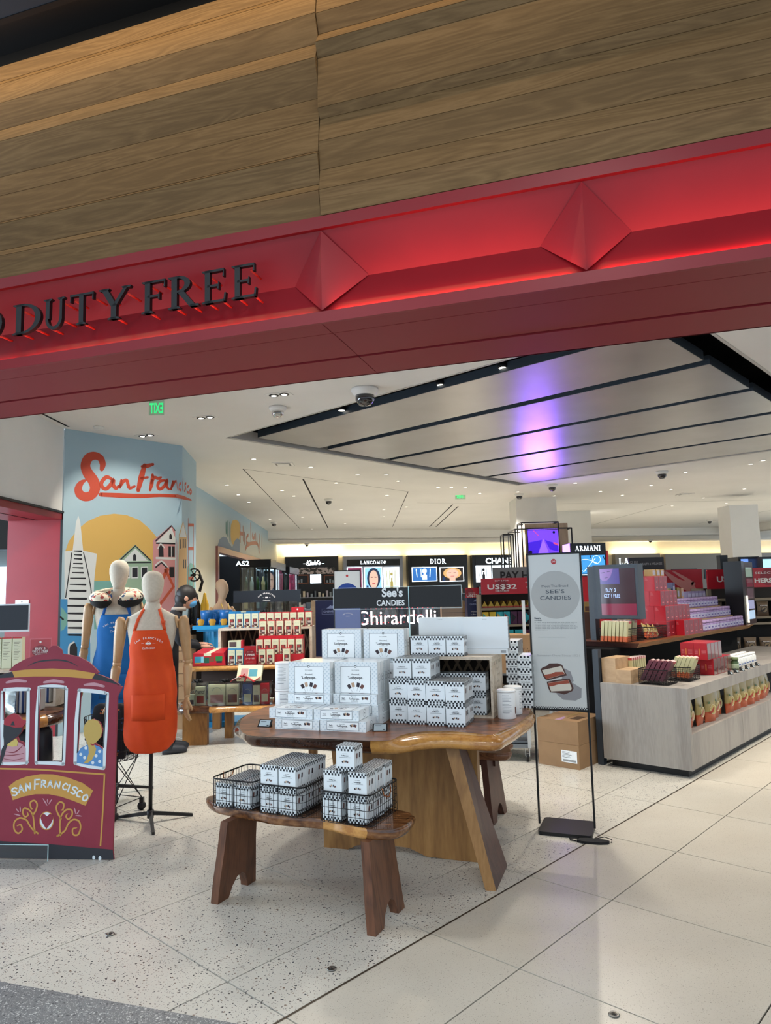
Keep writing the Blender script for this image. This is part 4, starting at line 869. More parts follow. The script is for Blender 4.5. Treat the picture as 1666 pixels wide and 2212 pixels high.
def fr(g):
    g.use(cwht)
    for L_ in (((30, 590), (28, 1000), (30, 1500)), ((60, 556), (220, 548), (390, 548)), ((378, 560), (372, 1000), (356, 1530)), ((25, 1535), (180, 1535), (362, 1520)),
               ((520, 540), (490, 1000), (484, 1530)), ((520, 522), (700, 508), (872, 524)), ((888, 545), (866, 1000), (848, 1545)), ((488, 1526), (660, 1528), (840, 1545)),
               ((1058, 560), (1018, 1000), (1002, 1530)), ((1052, 562), (1230, 572), (1408, 598)), ((1434, 605), (1410, 1100), (1385, 1590)), ((1010, 1535), (1180, 1572), (1380, 1600))):
        g.stroke(P6(L_), [.020, .024, .021], .0009)
    g.use(cdk)
    for L_ in (((45, 580), (42, 960)), ((520, 545), (500, 1500)), ((500, 1503), (825, 1505)), ((866, 540), (830, 1500)), ((530, 528), (866, 533)), ((1074, 590), (1030, 1400)), ((1420, 606), (1382, 1330))): g.stroke(P6(L_), .006, .0011, False, 1)
cart('window_frame', fr)
def lady1(g):
    g.use(cdk); g.prism(P6([(48, 1010), (300, 1055), (285, 1120), (228, 1180), (150, 1240), (90, 1290), (60, 1300), (45, 1170)]), .0012, .0012)
    g.use(capc); g.prism(P6([(52, 1020), (55, 960), (95, 908), (170, 872), (240, 890), (290, 955), (352, 968), (345, 995), (300, 1055), (200, 1060)]), .0014, .0014); g.use(cdk); g.prism(P6([(142, 1028), (165, 978), (185, 975), (200, 1030)]), .0016, .0016)
    g.use(cskin); g.prism(P6([(220, 1200), (240, 1250), (230, 1300), (170, 1315), (100, 1300), (90, 1285)]), .0013, .0013)
    g.use(cpink); g.prism(P6([(95, 1300), (170, 1312), (235, 1300), (245, 1250), (300, 1280), (345, 1330), (345, 1518), (30, 1520), (40, 1380)]), .0012, .0012)
    g.use(cmar); [g.stroke(P6(l_), [.002, w_, .002], .0016, False) for l_, w_ in ((((80, 1380), (200, 1385), (315, 1290)), .008), (((60, 1425), (190, 1425), (325, 1400)), .005), (((40, 1470), (190, 1492), (325, 1462)), .005))]
    g.use(cdk); g.stroke(P6([(80, 1290), (50, 1360), (35, 1430), (0, 1560)]), [.02, .028, .024, .01], .0018)
cart('passenger_figure', lady1, 'painted passenger in red cap and pink striped shirt')
def lady2(g):
    g.use(cblue); g.prism(P6([(1080, 1330), (1170, 1285), (1265, 1290), (1330, 1315), (1375, 1360), (1372, 1585), (1200, 1560), (1025, 1530), (1030, 1400)]), .0012, .0012)
    g.use(chair_y); g.disc(*cz6(1238, 1105), .0198 * 1.05, .0014, 32, .0262 * 1.0) if 0 else g.prism(P6([(1112, 1080), (1135, 1010), (1180, 960), (1240, 945), (1310, 970), (1352, 1040), (1364, 1110), (1340, 1190), (1290, 1250), (1250, 1275), (1284, 1340), (1265, 1420), (1225, 1490), (1170, 1530), (1112, 1537), (1160, 1480), (1185, 1400), (1180, 1320), (1165, 1260), (1128, 1180)]), .0014, .0014)
    g.use(capc); g.stroke(P6([(1214, 1278), (1240, 1290), (1268, 1274)]), .008, .0016)
    g.use(cwht); [g.disc(*cz6(x, y), .0098, .0016, 14) for x, y in ((1147, 1330), (1078, 1416), (1130, 1458), (1283, 1434), (1330, 1376), (1238, 1526), (1330, 1510))]
cart('passenger_figure', lady2, 'painted passenger with blond ponytail and blue dotted shirt')
def trim(g):
    g.use(cyel); g.stroke(P3([(-300, 1050), (0, 1062), (300, 1068), (600, 1090), (860, 1108)]), .010, .0008, False); g.stroke(P3([(856, 1104), (842, 1400), (822, 1695)]), .010, .0008, False)
    g.prism(P3([(72, 1205), (130, 1160), (220, 1125), (330, 1106), (440, 1108), (560, 1135), (680, 1180), (762, 1240), (700, 1365), (600, 1325), (500, 1290), (400, 1270), (290, 1270), (190, 1290), (105, 1320)]), .0008, .0008)
    for l_ in (((310, 1590), (270, 1560), (240, 1520), (215, 1480), (160, 1465), (118, 1500), (118, 1560), (150, 1590), (182, 1560), (170, 1520), (140, 1530)), ((285, 1590), (278, 1500), (268, 1440), (240, 1400), (200, 1385), (186, 1420), (205, 1455), (230, 1440), (222, 1415)),
               ((270, 1440), (295, 1400), (304, 1350), (280, 1322), (248, 1340), (255, 1385), (268, 1390)), ((470, 1612), (530, 1570), (560, 1510), (600, 1478), (645, 1490), (660, 1540), (640, 1600), (600, 1600), (596, 1555), (630, 1545)),
               ((495, 1605), (490, 1530), (500, 1450), (540, 1400), (585, 1400), (590, 1440), (560, 1475), (540, 1450), (555, 1430)), ((500, 1470), (470, 1420), (462, 1370), (490, 1335), (522, 1350), (515, 1395), (498, 1400))):
        g.stroke(P3(l_), [.012] + [.010] * (len(l_) - 2) + [.004], .0008)
    c = cz(382, 1487); g.disc(c[0], c[1], .0475, .0009, 36, .055); g.use(cwht); g.disc(c[0], c[1], .0415, .0012, 36, .049)
    g.use(cred); g.prism(P3([(380, 1555), (345, 1500), (333, 1462), (342, 1438), (362, 1430), (386, 1450), (408, 1430), (432, 1438), (438, 1465), (420, 1505)]), .0015, .0015)
    g.use(cpink); [g.stroke(P3(l_), [.0035, .008, .004], .0009) for l_ in (((352, 1306), (370, 1335), (386, 1362)), ((390, 1310), (389, 1322), (390, 1338)), ((425, 1312), (412, 1330), (400, 1350)), ((132, 1388), (143, 1402), (155, 1415)), ((164, 1370), (166, 1392), (168, 1412)), ((116, 1432), (140, 1438), (165, 1444)), ((608, 1382), (614, 1402), (618, 1428)), ((648, 1402), (638, 1420), (628, 1432)), ((668, 1450), (645, 1446), (620, 1446)))]
    g.use(cdk); g.prism([(xl + .03, zb), cz(-60, 1660)[0:1] + (cz(0, 1650)[1] - .0,), cz(420, 1680), cz(923, 1724), (cz(930, 1800)[0], zb)], .0006, .0006); g.use(cwht); [g.disc(*cz(x, y), .0095, .0012, 14, .0125) for x, y in ((768, 1788), (818, 1793))]
cart('painted_ornament', trim)
def words(g):
    g.use(cwht)
    S_ = {'S': [((1, .86), (.6, 1), (.15, .85), (.2, .6), (.7, .45), (.85, .2), (.5, 0), (.05, .1))], 'A': [((0, 0), (.45, 1)), ((.45, 1), (.9, .0)), ((.2, .38), (.72, .4))], 'N': [((0, 0), (.05, 1)), ((.05, 1), (.8, .05)), ((.8, .05), (.85, 1))],
          'F': [((.1, 0), (.15, 1)), ((.12, 1), (.85, 1.02)), ((.12, .52), (.65, .55))], 'R': [((.05, 0), (.08, 1)), ((.08, 1), (.7, .95), (.75, .6), (.1, .5)), ((.25, .5), (.85, 0))], 'C': [((.9, .85), (.5, 1), (.05, .55), (.3, .05), (.9, .12))], 'I': [((.4, 0), (.42, 1))],
          'O': [((.5, 1), (.05, .6), (.25, .05), (.75, .1), (.9, .6), (.5, 1))]}
    pos = [('S', 118, 1250, 60, -14), ('A', 172, 1225, 60, -9), ('N', 232, 1210, 56, -6), ('F', 305, 1190, 76, 0), ('R', 358, 1185, 54, 2), ('A', 412, 1185, 54, 4), ('N', 472, 1195, 56, 8), ('C', 532, 1208, 52, 13), ('I', 566, 1222, 56, 16), ('S', 605, 1238, 58, 20), ('C', 648, 1265, 54, 26), ('O', 698, 1297, 54, 30)]
    for ch, x, y, h, rot in pos:
        c, sn = math.cos(R(rot)), math.sin(R(rot))
        for l_ in S_[ch]: g.stroke([cz(x + ((a - .45) * h * .78) * c - ((.5 - b) * h) * sn, y + ((a - .45) * h * .78) * sn + ((.5 - b) * h) * c) for a, b in l_], .0095, .0014, True, 4 if len(l_) > 2 else 1)
cart('lettering', words)
g = G(acr); q0, q1 = cz(-300, 1640), cz(418, 1780); g.at(frame((0, 0, 0), (1, 0, 0))); g.box((q0[0], .0, .03), (q1[0], cz(418, 1670)[1], .036)); g.box((q0[0], 0, .036), (q1[0], .006, .16)); g.obj('foot_plate', base); base.location = (car_o.x, car_o.y, .001); base.rotation_euler = (0, 0, ca)
g = G(acedge); g.at(frame((0, 0, 0), (1, 0, 0))); g.box((q1[0] - .002, .0, .030), (q1[0], cz(418, 1670)[1], .0365)); g.box((q0[0], cz(418, 1670)[1] - .002, .03), (q1[0], cz(418, 1670)[1], .0365)); g.obj('plate_rim', base)
# ---------------------------------------------------------------- figures
def skinned(name, joints, bones, parent, m, lvl=2, root=0, label=None):
    """one continuous body: joints {name: (point, radius or (rx, ry))}, grown with a Skin modifier"""
    me = bpy.data.meshes.new(name); ks = list(joints); idx = {k: i for i, k in enumerate(ks)}
    me.from_pydata([tuple(joints[k][0]) for k in ks], [(idx[a], idx[b]) for a, b in bones], []); o = bpy.data.objects.new(name, me); sc.collection.objects.link(o)
    md = o.modifiers.new('skin', 'SKIN'); md.use_smooth_shade = True; md.branch_smoothing = .6
    if not me.skin_vertices: bpy.context.view_layer.objects.active = o; me.skin_vertices
    lay = me.skin_vertices[0].data
    for k in ks:
        r = joints[k][1]; lay[idx[k]].radius = r if hasattr(r, '__len__') else (r, r)
    lay[root].use_root = True
    s_ = o.modifiers.new('sub', 'SUBSURF'); s_.levels = lvl; s_.render_levels = lvl
    me.materials.append(m); setp(o, parent, label); return o
linen = mottled('mannequin_linen', 'c0b5a2', 'c9beab', (60, 60, 60), .85, bmp=.1); mwood = wood('mannequin_wood', [(.2, 'ab865c'), (.6, 'bf9a6e'), (.9, 'a27c54')], (6, 6, 2), .4, rings=.8, dist=2)
def loft(g, secs, n=24, cap=True, smooth=True):
    """stack of ellipses (cx, cy, z, rx, ry)"""
    rows = []
    for cx_, cy_, z, rx, ry in secs: rows.append([(cx_ + rx * math.cos(2 * math.pi * i / n), cy_ + ry * math.sin(2 * math.pi * i / n), z) for i in range(n + 1)])
    g.grid(rows, smooth)
    if cap:
        for r_, s_ in ((rows[0], -1), (rows[-1], 1)): g.add(r_[:-1], [tuple(range(n))[::s_]], False)
def arm(par, s, sh, el, wr, hand_rot, k=1.0, grip=0):
    sh, el, wr = Vector(sh), Vector(el), Vector(wr)
    g = G(mwood); g.tube([sh + Vector((0, 0, .045)), sh + Vector((s * .004, 0, .02)), sh, sh.lerp(el, .35), sh.lerp(el, .9), el], [.018, .034, .040, .040, .030, .028], 12); u_ = g.obj('upper_arm', par)
    g = G(mwood); g.ball(el, .031, 14, 8); g.obj('elbow_joint', par)
    d = (wr - el).normalized(); g = G(mwood); g.tube([el + d * .02, el.lerp(wr, .2), el.lerp(wr, .6), wr], [.030, .034, .027, .020], 12); g.obj('forearm', par)
    # hand: palm and five jointed fingers
    h = sub_empty('hand', par); h.location = wr; h.rotation_euler = hand_rot
    g = G(mwood); g.ball((0, 0, -.006), .021, 12, 6); g.at(Matrix.Scale(.55, 4, (0, 1, 0))); g.tube([(0, 0, -.01), (0, 0, -.04), (0.0, 0, -.085), (0, 0, -.10)], [.022, .034, .040, .036], 12); g.at(None); g.obj('palm', h)
    for i, (x, l_) in enumerate(((-.027, .062), (-.009, .074), (.009, .078), (.027, .070))):
        x *= s; b = Vector((x, 0, -.10)); c1 = b + Vector((x * .12, .006 + .01 * grip, -l_ * .42)); c2 = c1 + Vector((x * .08, .012 + .02 * grip, -l_ * .32)); c3 = c2 + Vector((0, .012 + .015 * grip, -l_ * .24))
        g = G(mwood); g.tube([b + Vector((0, 0, .012)), b, c1, c2, c3], [.0085, .0095, .0085, .0078, .0055], 8); g.obj('finger', h)
    g = G(mwood); t0 = Vector((s * -.0 + s * .030, 0, -.045)); g.tube([t0 - Vector((s * .012, 0, -.01)), t0, t0 + Vector((s * .022, .012, -.03)), t0 + Vector((s * .032, .02, -.055))], [.010, .0105, .009, .006], 8); g.obj('thumb', h)
def mannequin(lab, loc, rz, H, apron_m, strap_m, male, printc, female_shape=1):
    m = thing('mannequin', lab, 'mannequin', loc, rz); k = H / 1.76
    def S(z): return z * k
    # torso (linen), faces -Y
    g = G(linen); w = 1.0 if not male else 1.08
    loft(g, [(0, 0, S(.80), .150 * w, .105), (0, 0, S(.86), .168 * w, .118), (0, .01, S(.95), .165 * w, .112), (0, .005, S(1.05), .125 * w, .088), (0, 0, S(1.14), .128 * w, .09), (0, -.01, S(1.24), .155 * w, .108), (0, -.012, S(1.32), .168 * w, .105), (0, -.004, S(1.39), .180 * w, .085), (0, .0, S(1.43), .168 * w, .068), (0, .004, S(1.46), .115, .055), (0, .006, S(1.49), .062, .050), (0, .006, S(1.52), .050, .048)])
    g.obj('torso', m)
    g = G(linen); loft(g, [(0, .006, S(1.50), .050, .048), (0, .0, S(1.56), .047, .050), (0, -.006, S(1.60), .052, .062)], 20); g.obj('neck', m)
    g = G(linen); loft(g, [(0, -.022, S(1.530) - 0, .012, .016), (0, -.022, S(1.536), .034, .042), (0, -.016, S(1.555), .050, .066), (0, -.008, S(1.60), .066, .086), (0, -.002, S(1.65), .076, .095), (0, .004, S(1.69), .077, .096), (0, .006, S(1.725), .066, .082), (0, .008, S(1.745), .048, .060), (0, .008, S(1.757), .024, .03), (0, .008, S(1.76), .004, .005)], 24)
    g.obj('head', m)
    for s in (-1, 1):
        x = s * .195 * w
        g = G(mwood); g.lathe([(.001, 0), (.048, 0), (.05, .006), (.048, .012), (.001, .012)], 20); o = g.obj('shoulder_cap', m); o.location = (s * .168 * w, 0, S(1.385)); o.rotation_euler = (0, s * R(78), 0)
        arm(m, s, (x + s * .022, 0, S(1.385)), (x + s * .052, .025, S(1.10)), (x + s * .075 if s < 0 else x + s * .055, -.03, S(.865)), (R(-6), R(-s * 5), R(-s * 60)))
    # stand
    g = G(black); g.cyl((0, 0, .045), (0, 0, S(.84)), .0135); g.obj('pole', m)
    g = G(black); g.cyl((0, 0, .03), (0, 0, .085), .023); g.obj('hub', m)
    for a in (R(-68), R(25), R(160)):
        g = G(black); d = Vector((math.cos(a - rz), math.sin(a - rz), 0)); n = Vector((-d.y, d.x, 0)) * .012
        A, B = d * .01, d * .29
        g.add([A - n + Vector((0, 0, .05)), A + n + Vector((0, 0, .05)), B + n * .8 + Vector((0, 0, .001)), B - n * .8 + Vector((0, 0, .001)), A - n + Vector((0, 0, .075)), A + n + Vector((0, 0, .075)), B + n * .8 + Vector((0, 0, .018)), B - n * .8 + Vector((0, 0, .018))], [(0, 1, 2, 3), (7, 6, 5, 4), (0, 4, 5, 1), (1, 5, 6, 2), (2, 6, 7, 3), (3, 7, 4, 0)], False); g.obj('foot', m)
    # apron: cloth wrapped round the front
    ap = sub_empty('apron', m)
    n = 30; rows = []; zt, zw, zbm = S(1.335), S(1.10), S(.50)
    def half(t):   # half width angle at height fraction t (0 bottom .. 1 top)
        return None
    levels = [(.500, .140, .135, 1.02), (.508, .162, .140, 1.12), (.53, .178, .145, 1.22), (.62, .182, .146, 1.26), (.72, .182, .145, 1.28), (.82, .182, .142, 1.30), (.90, .180, .138, 1.32), (.97, .172, .128, 1.34), (1.03, .160, .112, 1.38), (1.08, .148, .104, 1.36), (1.13, .146, .103, 1.28), (1.18, .152, .110, 1.18), (1.22, .158, .118, 1.02), (1.27, .164, .122, .86), (1.31, .168, .122, .74), (1.338, .168, .118, .66)]
    for z, rx, ry, a in levels:
        row = []
        for i in range(n + 1):
            t = -a + 2 * a * i / n; fold = .004 * math.sin(t * 9 + z * 14) * (1 if z < 1.0 else .4) + .003 * math.sin(z * 40 + t * 3) * (z < 1.0)
            zz = z + (0 if z > .53 else (abs(i / n - .5) * 2) ** 6 * .035)
            row.append(((rx * w * 1.0 + fold + .006) * math.sin(t), -(ry + fold + .006) * math.cos(t) - (.008 if z > 1.15 else 0), S(zz)))
        rows.append(row)
    g = G(apron_m); g.grid(rows[::-1]); o = g.obj('apron_cloth', ap); so = o.modifiers.new('s', 'SOLIDIFY'); so.thickness = .003
    # pocket
    prow = []
    for z in (.72, .78, .84, .895):
        row = []
        for i in range(13):
            t = -.62 + 1.24 * i / 12; rx, ry = .182, .143; row.append(((rx * w + .012) * math.sin(t), -(ry + .013) * math.cos(t), S(z)))
        prow.append(row)
    g = G(apron_m); g.grid(prow[::-1]); o = g.obj('pocket', ap); so = o.modifiers.new('s', 'SOLIDIFY'); so.thickness = .003
    # straps to the neck
    for s in (-1, 1):
        A = Vector((s * .105, -.103, S(1.33))); B = Vector((s * .082, -.088, S(1.415))); C = Vector((s * .058, -.05, S(1.475))); D = Vector((s * .045, .03, S(1.51)))
        g = G(strap_m); pts = [A, A.lerp(B, .5) + Vector((0, -.008, 0)), B, C, D]; rows = [[p + Vector((-.011, 0, 0)), p + Vector((.011, 0, 0))] for p in pts]; g.grid(rows); o = g.obj('neck_strap', ap); so = o.modifiers.new('s', 'SOLIDIFY'); so.thickness = .0025
    g = G(strap_m); g.box((.075, -.112, S(1.385)), (.108, -.102, S(1.40))); g.box((.073, -.114, S(1.375)), (.11, -.106, S(1.381))); g.obj('buckle', ap)
    g = G(strap_m); g.box((-.022, .10, S(.42)), (-.004, .103, S(.95))); g.box((.03, .105, S(.45)), (.048, .108, S(.95))); g.obj('tie_tail', ap)
    g = G(strap_m); loft(g, [(0, .0, S(1.045), .162 * w, .115), (0, 0, S(1.07), .158 * w, .112)], 24, False); g.obj('waist_tie', ap)
    g = G(printc); g.at(frame((0, -.146, S(1.225)), (1, 0, 0)) @ Matrix.Scale(1.4, 4)); 
    g.arctext('SAN FRANCISCO', 0, -.062, .10, .0105, R(128), R(52), z=0, bold=.01); g.rect(-.014, .012, .014, .020); g.ring(0, .016, .008, .0095, 0, 12); g.rect(-.034, .0155, -.02, .0165); g.rect(.02, .0155, .034, .0165); g.text('Collection', 0, -.012, .011, w=.062, skew=.25, bold=.0); g.obj('print', ap)
    return m
ora = mottled('apron_orange', 'd0420a', 'd6480c', (14, 14, 14), .8, bmp=.15); blu = mottled('apron_blue', '0f63a6', '1568ad', (14, 14, 14), .8, bmp=.15)
oras = mat('strap_orange', 'd04a18', .7); blus = mat('strap_blue', '145fae', .7); pwt = mat('print_white', 'e6e2dc', .6)
mp = onz(325, 1757, .06)
mannequin('mannequin with a linen head wearing an orange apron, on a black tripod stand', (mp.x, mp.y, 0), R(8), 1.76, ora, oras, False, pwt)
m2 = Vector((-2.23, 5.95, 0))
mannequin('mannequin wearing a blue apron and a patterned travel pillow, half behind the orange one', m2, R(12), 1.885, blu, blus, True, pwt)
# travel neck pillow round the blue mannequin's neck
pil = thing('neck_pillow', 'U-shaped travel pillow with city print on cream and black underside, worn by the blue mannequin', 'neck pillow', m2 + Vector((0, -.045, 1.575)), R(12)); pil.scale = (1.28, 1.2, 1.15)
crm = mat('pillow_print_cream', 'd9cbb0', .8); b_ = crm.node_tree.nodes['Principled BSDF']; c_ = coords(crm, (1, 1, 1)); v_ = N(crm, 'ShaderNodeTexVoronoi'); v_.inputs['Scale'].default_value = 42; L(crm, c_, v_.inputs['Vector'])
sp_ = N(crm, 'ShaderNodeSeparateColor'); L(crm, v_.outputs['Color'], sp_.inputs[0]); rr_c = ramp(crm, sp_.outputs[0], [(0, 'a4423a'), (.2, 'd9cbb0'), (.35, '33506e'), (.5, 'd9cbb0'), (.62, '3c3632'), (.72, 'd9cbb0'), (.86, 'b86a5a')], 'CONSTANT')
lt_ = N(crm, 'ShaderNodeMath', operation='LESS_THAN'); L(crm, v_.outputs['Distance'], lt_.inputs[0]); lt_.inputs[1].default_value = .5; mx_ = N(crm, 'ShaderNodeMix', data_type='RGBA'); L(crm, lt_.outputs[0], mx_.inputs[0]); mx_.inputs[6].default_value = lin('d9cbb0'); L(crm, rr_c.outputs[0], mx_.inputs[7]); L(crm, mx_.outputs[2], b_.inputs['Base Color'])
for nm, mm_, dz, fl_ in (('printed_cover', crm, 0, 1.0), ('black_underside', mat('pillow_black', '14130f', .9), -.016, .98)):
    g = G(mm_); pts = []; rad = []
    for i in range(25):
        a = R(-90 + 14) + (2 * math.pi - R(28)) * i / 24; pts.append((math.cos(a) * .105, math.sin(a) * .115 + .0, dz + .02 * math.sin(a))); e = min(i, 24 - i); rad.append(.060 * fl_ * (.35, .75, 1)[min(e, 2)])
    g.tube(pts, rad, 14, flat=.82); g.obj(nm, pil)
# person bending over the display, seen from behind
pp_ = Vector((-2.26, 7.44, 0))
per = thing('person', 'person in black jacket, dark trousers and grey boots bending their head over the shelves', 'person', pp_, R(112))
bc = mat('jacket_black', '141318', .85); tr = mat('trousers_charcoal', '1d2026', .85); skn = mat('skin_warm', 'b98a72', .6); hr = mat('hair_black', '15110f', .55)
J = {'pel': ((0, 0, .92), (.135, .105)), 'waist': ((0, -.0, 1.06), (.13, .10)), 'chest': ((0.01, -.03, 1.24), (.155, .11)), 'neckb': ((.02, -.07, 1.40), (.085, .07)), 'neck': ((.03, -.10, 1.47), .048), 'head1': ((.05, -.16, 1.54), .05),
     'shl': ((-.17, -.04, 1.34), .06), 'ell': ((-.22, -.08, 1.10), .048), 'wrl': ((-.14, -.30, 1.05), .036), 'shr': ((.18, -.04, 1.34), .06), 'elr': ((.24, -.10, 1.10), .048), 'wrr': ((.16, -.32, 1.06), .036),
     'hil': ((-.085, 0, .84), .095), 'knl': ((-.09, -.02, .48), .07), 'anl': ((-.10, .02, .12), .055), 'hir': ((.085, 0, .84), .095), 'knr': ((.09, -.03, .48), .07), 'anr': ((.11, -.02, .12), .055)}
body = skinned('body', J, [('pel', 'waist'), ('waist', 'chest'), ('chest', 'neckb'), ('neckb', 'neck'), ('neck', 'head1'), ('chest', 'shl'), ('shl', 'ell'), ('ell', 'wrl'), ('chest', 'shr'), ('shr', 'elr'), ('elr', 'wrr'), ('pel', 'hil'), ('hil', 'knl'), ('knl', 'anl'), ('pel', 'hir'), ('hir', 'knr'), ('knr', 'anr')], per, bc)
g = G(skn); g.ball((.06, -.195, 1.535), .088, 20, 14, .80, .92, 1.15); g.ball((-.02, -.165, 1.54), .022, 8, 6, .5, 1, 1.4); g.ball((.135, -.165, 1.54), .022, 8, 6, .5, 1, 1.4); g.ball((.06, -.275, 1.515), .014, 8, 6, .8, 1.2, 1.3); g.tube([(.04, -.12, 1.46), (.055, -.15, 1.50)], [.05, .05], 12); g.obj('head', per)
g = G(mat('mask_blue', '4f93c4', .7)); g.ball((.06, -.215, 1.495), .070, 14, 10, .9, .95, .8); g.obj('face_mask', per); g = G(hr)
for s in (-1, 1): g.ball((.06 + s * .03, -.275, 1.55), .010, 8, 6, 1.3, .6, .5); g.box((.06 + s * .03 - .017, -.272, 1.568), (.06 + s * .03 + .017, -.262, 1.573))
g.obj('eyes', per)
g = G(hr); g.ball((.06, -.172, 1.578), .106, 20, 14, .84, 1.0, 1.0); g.ball((.06, -.13, 1.535), .085, 16, 10, .9, .9, 1.1); g.obj('hair', per)
g = G(mat('collar_print', '8d8378', .8)); g.lathe([(.07, 0), (.08, .02), (.07, .045)], 16, (.03, -.095, 1.41)); g.obj('scarf', per)
for s in (-1, 1):
    w_ = Vector(J['wrl' if s < 0 else 'wrr'][0]); g = G(skn); g.at(Matrix.Translation(w_)); g.tube([(0, 0, 0), (0, -.04, -.005), (0, -.09, -.01)], [.026, .034, .03], 10, flat=.5)
    g.obj('palm', per)
    for i in range(4): g = G(skn); x = (-.024 + .016 * i); g.at(Matrix.Translation(w_)); g.tube([(x, -.085, -.01), (x, -.12, -.014), (x, -.145, -.03)], [.008, .0075, .006], 6); g.obj('finger', per)
    g = G(skn); g.at(Matrix.Translation(w_)); g.tube([(-s * .025, -.03, -.005), (-s * .045, -.06, -.01), (-s * .05, -.085, -.02)], [.009, .009, .006], 6); g.obj('thumb', per)
    a_ = Vector(J['anl' if s < 0 else 'anr'][0]); g = G(mat('boot_grey', '2c3038', .6)); g.tube([(a_.x, a_.y, .34), (a_.x, a_.y, .12), (a_.x, a_.y - .01, .05)], [.068, .06, .052], 14); g.tube([(a_.x, a_.y + .05, .042), (a_.x, a_.y - .05, .045), (a_.x, a_.y - .15, .034), (a_.x, a_.y - .19, .028)], [.042, .045, .038, .022], 12); g.obj('boot', per)
# wire bin on castors with folded dark goods, between the cut-out and the mannequins
wb = Vector((-2.05, 5.42, 0))
bn = thing('wire_bin', 'round black wire dump bin on castors, filled with dark patterned bags', 'bin', wb)
g = G(wire)
for z, r in ((.40, .17), (.47, .19), (.55, .20), (.63, .205), (.70, .21)): g.tube([(r * math.cos(a), r * math.sin(a), z) for a in [2 * math.pi * i / 32 for i in range(32)]], .003, 5, True)
for i in range(40):
    a = 2 * math.pi * i / 40; g.tube([(.17 * math.cos(a), .17 * math.sin(a), .40), (.21 * math.cos(a), .21 * math.sin(a), .70)], .0018, 4)
for i in range(-6, 7): 
    h_ = math.sqrt(max(0, .17 ** 2 - (i * .028) ** 2)); g.tube([(i * .03, -h_, .40), (i * .03, h_, .40)], .0018, 4); g.tube([(-h_, i * .03, .40), (h_, i * .03, .40)], .0018, 4)
g.obj('mesh_bowl', bn); g = G(wire)
for i in range(4):
    a, b = math.pi / 2 * i + .4, math.pi / 2 * (i + 1) + .4; P_a = lambda t, z, r: (r * math.cos(t), r * math.sin(t), z)
    g.tube([P_a(a, .40, .17), P_a(b, .09, .2)], .0035, 5); g.tube([P_a(b, .40, .17), P_a(a, .09, .2)], .0035, 5); g.tube([P_a(a, .09, .2), P_a(b, .09, .2)], .0035, 5)
g.obj('cross_braces', bn)
for i in range(4):
    a = math.pi / 2 * i + .4; g = G(black); g.at(Matrix.Translation((.2 * math.cos(a), .2 * math.sin(a), .031)) @ Matrix.Rotation(R(90), 4, 'X')); g.lathe([(.001, -.014), (.029, -.014), (.030, 0), (.029, .014), (.001, .014)], 16); g.box((-.014, .028, -.016), (.014, .06, .016)); g.obj('castor', bn)
patt = mat('bag_pattern', '0f1118', .7); c_ = coords(patt, (1, 1, 1)); v_ = N(patt, 'ShaderNodeTexVoronoi'); v_.inputs['Scale'].default_value = 34; L(patt, c_, v_.inputs['Vector']); lt_ = N(patt, 'ShaderNodeMath', operation='LESS_THAN'); L(patt, v_.outputs['Distance'], lt_.inputs[0]); lt_.inputs[1].default_value = .22
sp_ = N(patt, 'ShaderNodeSeparateColor'); L(patt, v_.outputs['Color'], sp_.inputs[0]); rr_c = ramp(patt, sp_.outputs[0], [(0, 'a3552e'), (.4, '2c4a80'), (.7, '10131c')], 'CONSTANT'); mx_ = N(patt, 'ShaderNodeMix', data_type='RGBA'); L(patt, lt_.outputs[0], mx_.inputs[0]); mx_.inputs[6].default_value = lin('0f1118'); L(patt, rr_c.outputs[0], mx_.inputs[7]); L(patt, mx_.outputs[2], patt.node_tree.nodes['Principled BSDF'].inputs['Base Color'])
for i, (dx, dy, a) in enumerate(((-.075, -.06, .2), (.065, -.075, -.15), (.085, .055, .5), (-.06, .075, -.4))):
    g = G(patt); loft(g, [(0, 0, .41, .05, .035), (0, 0, .5, .07, .05), (0, 0, .68, .07, .045), (0, 0, .78, .05, .03), (0, 0, .80, .02, .012)], 14); o = g.obj('folded_bag', label='dark patterned folded bag in the wire bin, %s of four' % ['near left', 'near right', 'far right', 'far left'][i], cat='bag', group='folded bags in the wire bin', loc=wb + Vector((dx, dy, 0)), rz=a)
# ---------------------------------------------------------------- left table seen over and through the cut-out
lt = thing('live_edge_table', 'live-edge wooden table at the left, seen through the windows of the cable car board', 'table')
inn = [(-3.3, 4.95), (-2.9, 4.98), (-2.62, 5.06), (-2.45, 5.18), (-2.42, 5.42), (-2.62, 5.62), (-2.66, 6.1), (-3.4, 6.6), (-3.5, 5.6)]
outp = [(x + (.04 if x > -2.9 else -.03), y - (.04 if y < 5.3 else -.0)) for x, y in inn]
g = G(); live_edge(g, inn, outp, .76, .72, .68, walnut, lambda i: sap if i < 3 else darkedge); g.obj('tabletop', lt, weld=True)
g = G(wood('brown_slab', [(.2, '4d2f1c'), (.5, '6d452a'), (.8, '563420')], (2, 2, 6), .5, perobj=False)); g.box((-3.3, 5.25, 0), (-2.6, 5.33, .69)); g.obj('slab_leg', lt); g = G(sap); g.box((-2.72, 5.15, 0), (-2.66, 5.6, .69)); g.obj('leaning_leg', lt)
g = G(crw); g.box((-3.5, 5.55, .76), (-2.55, 5.95, .775)); g.box((-3.5, 5.55, 1.02), (-2.55, 5.95, 1.04)); g.box((-2.57, 5.55, .775), (-2.55, 5.95, 1.02)); g.box((-3.5, 5.93, .775), (-2.57, 5.95, 1.02)); g.obj('display_shelf', label='pale wooden shelf box standing on the left table, carrying brochures and the red sign', cat='shelf')
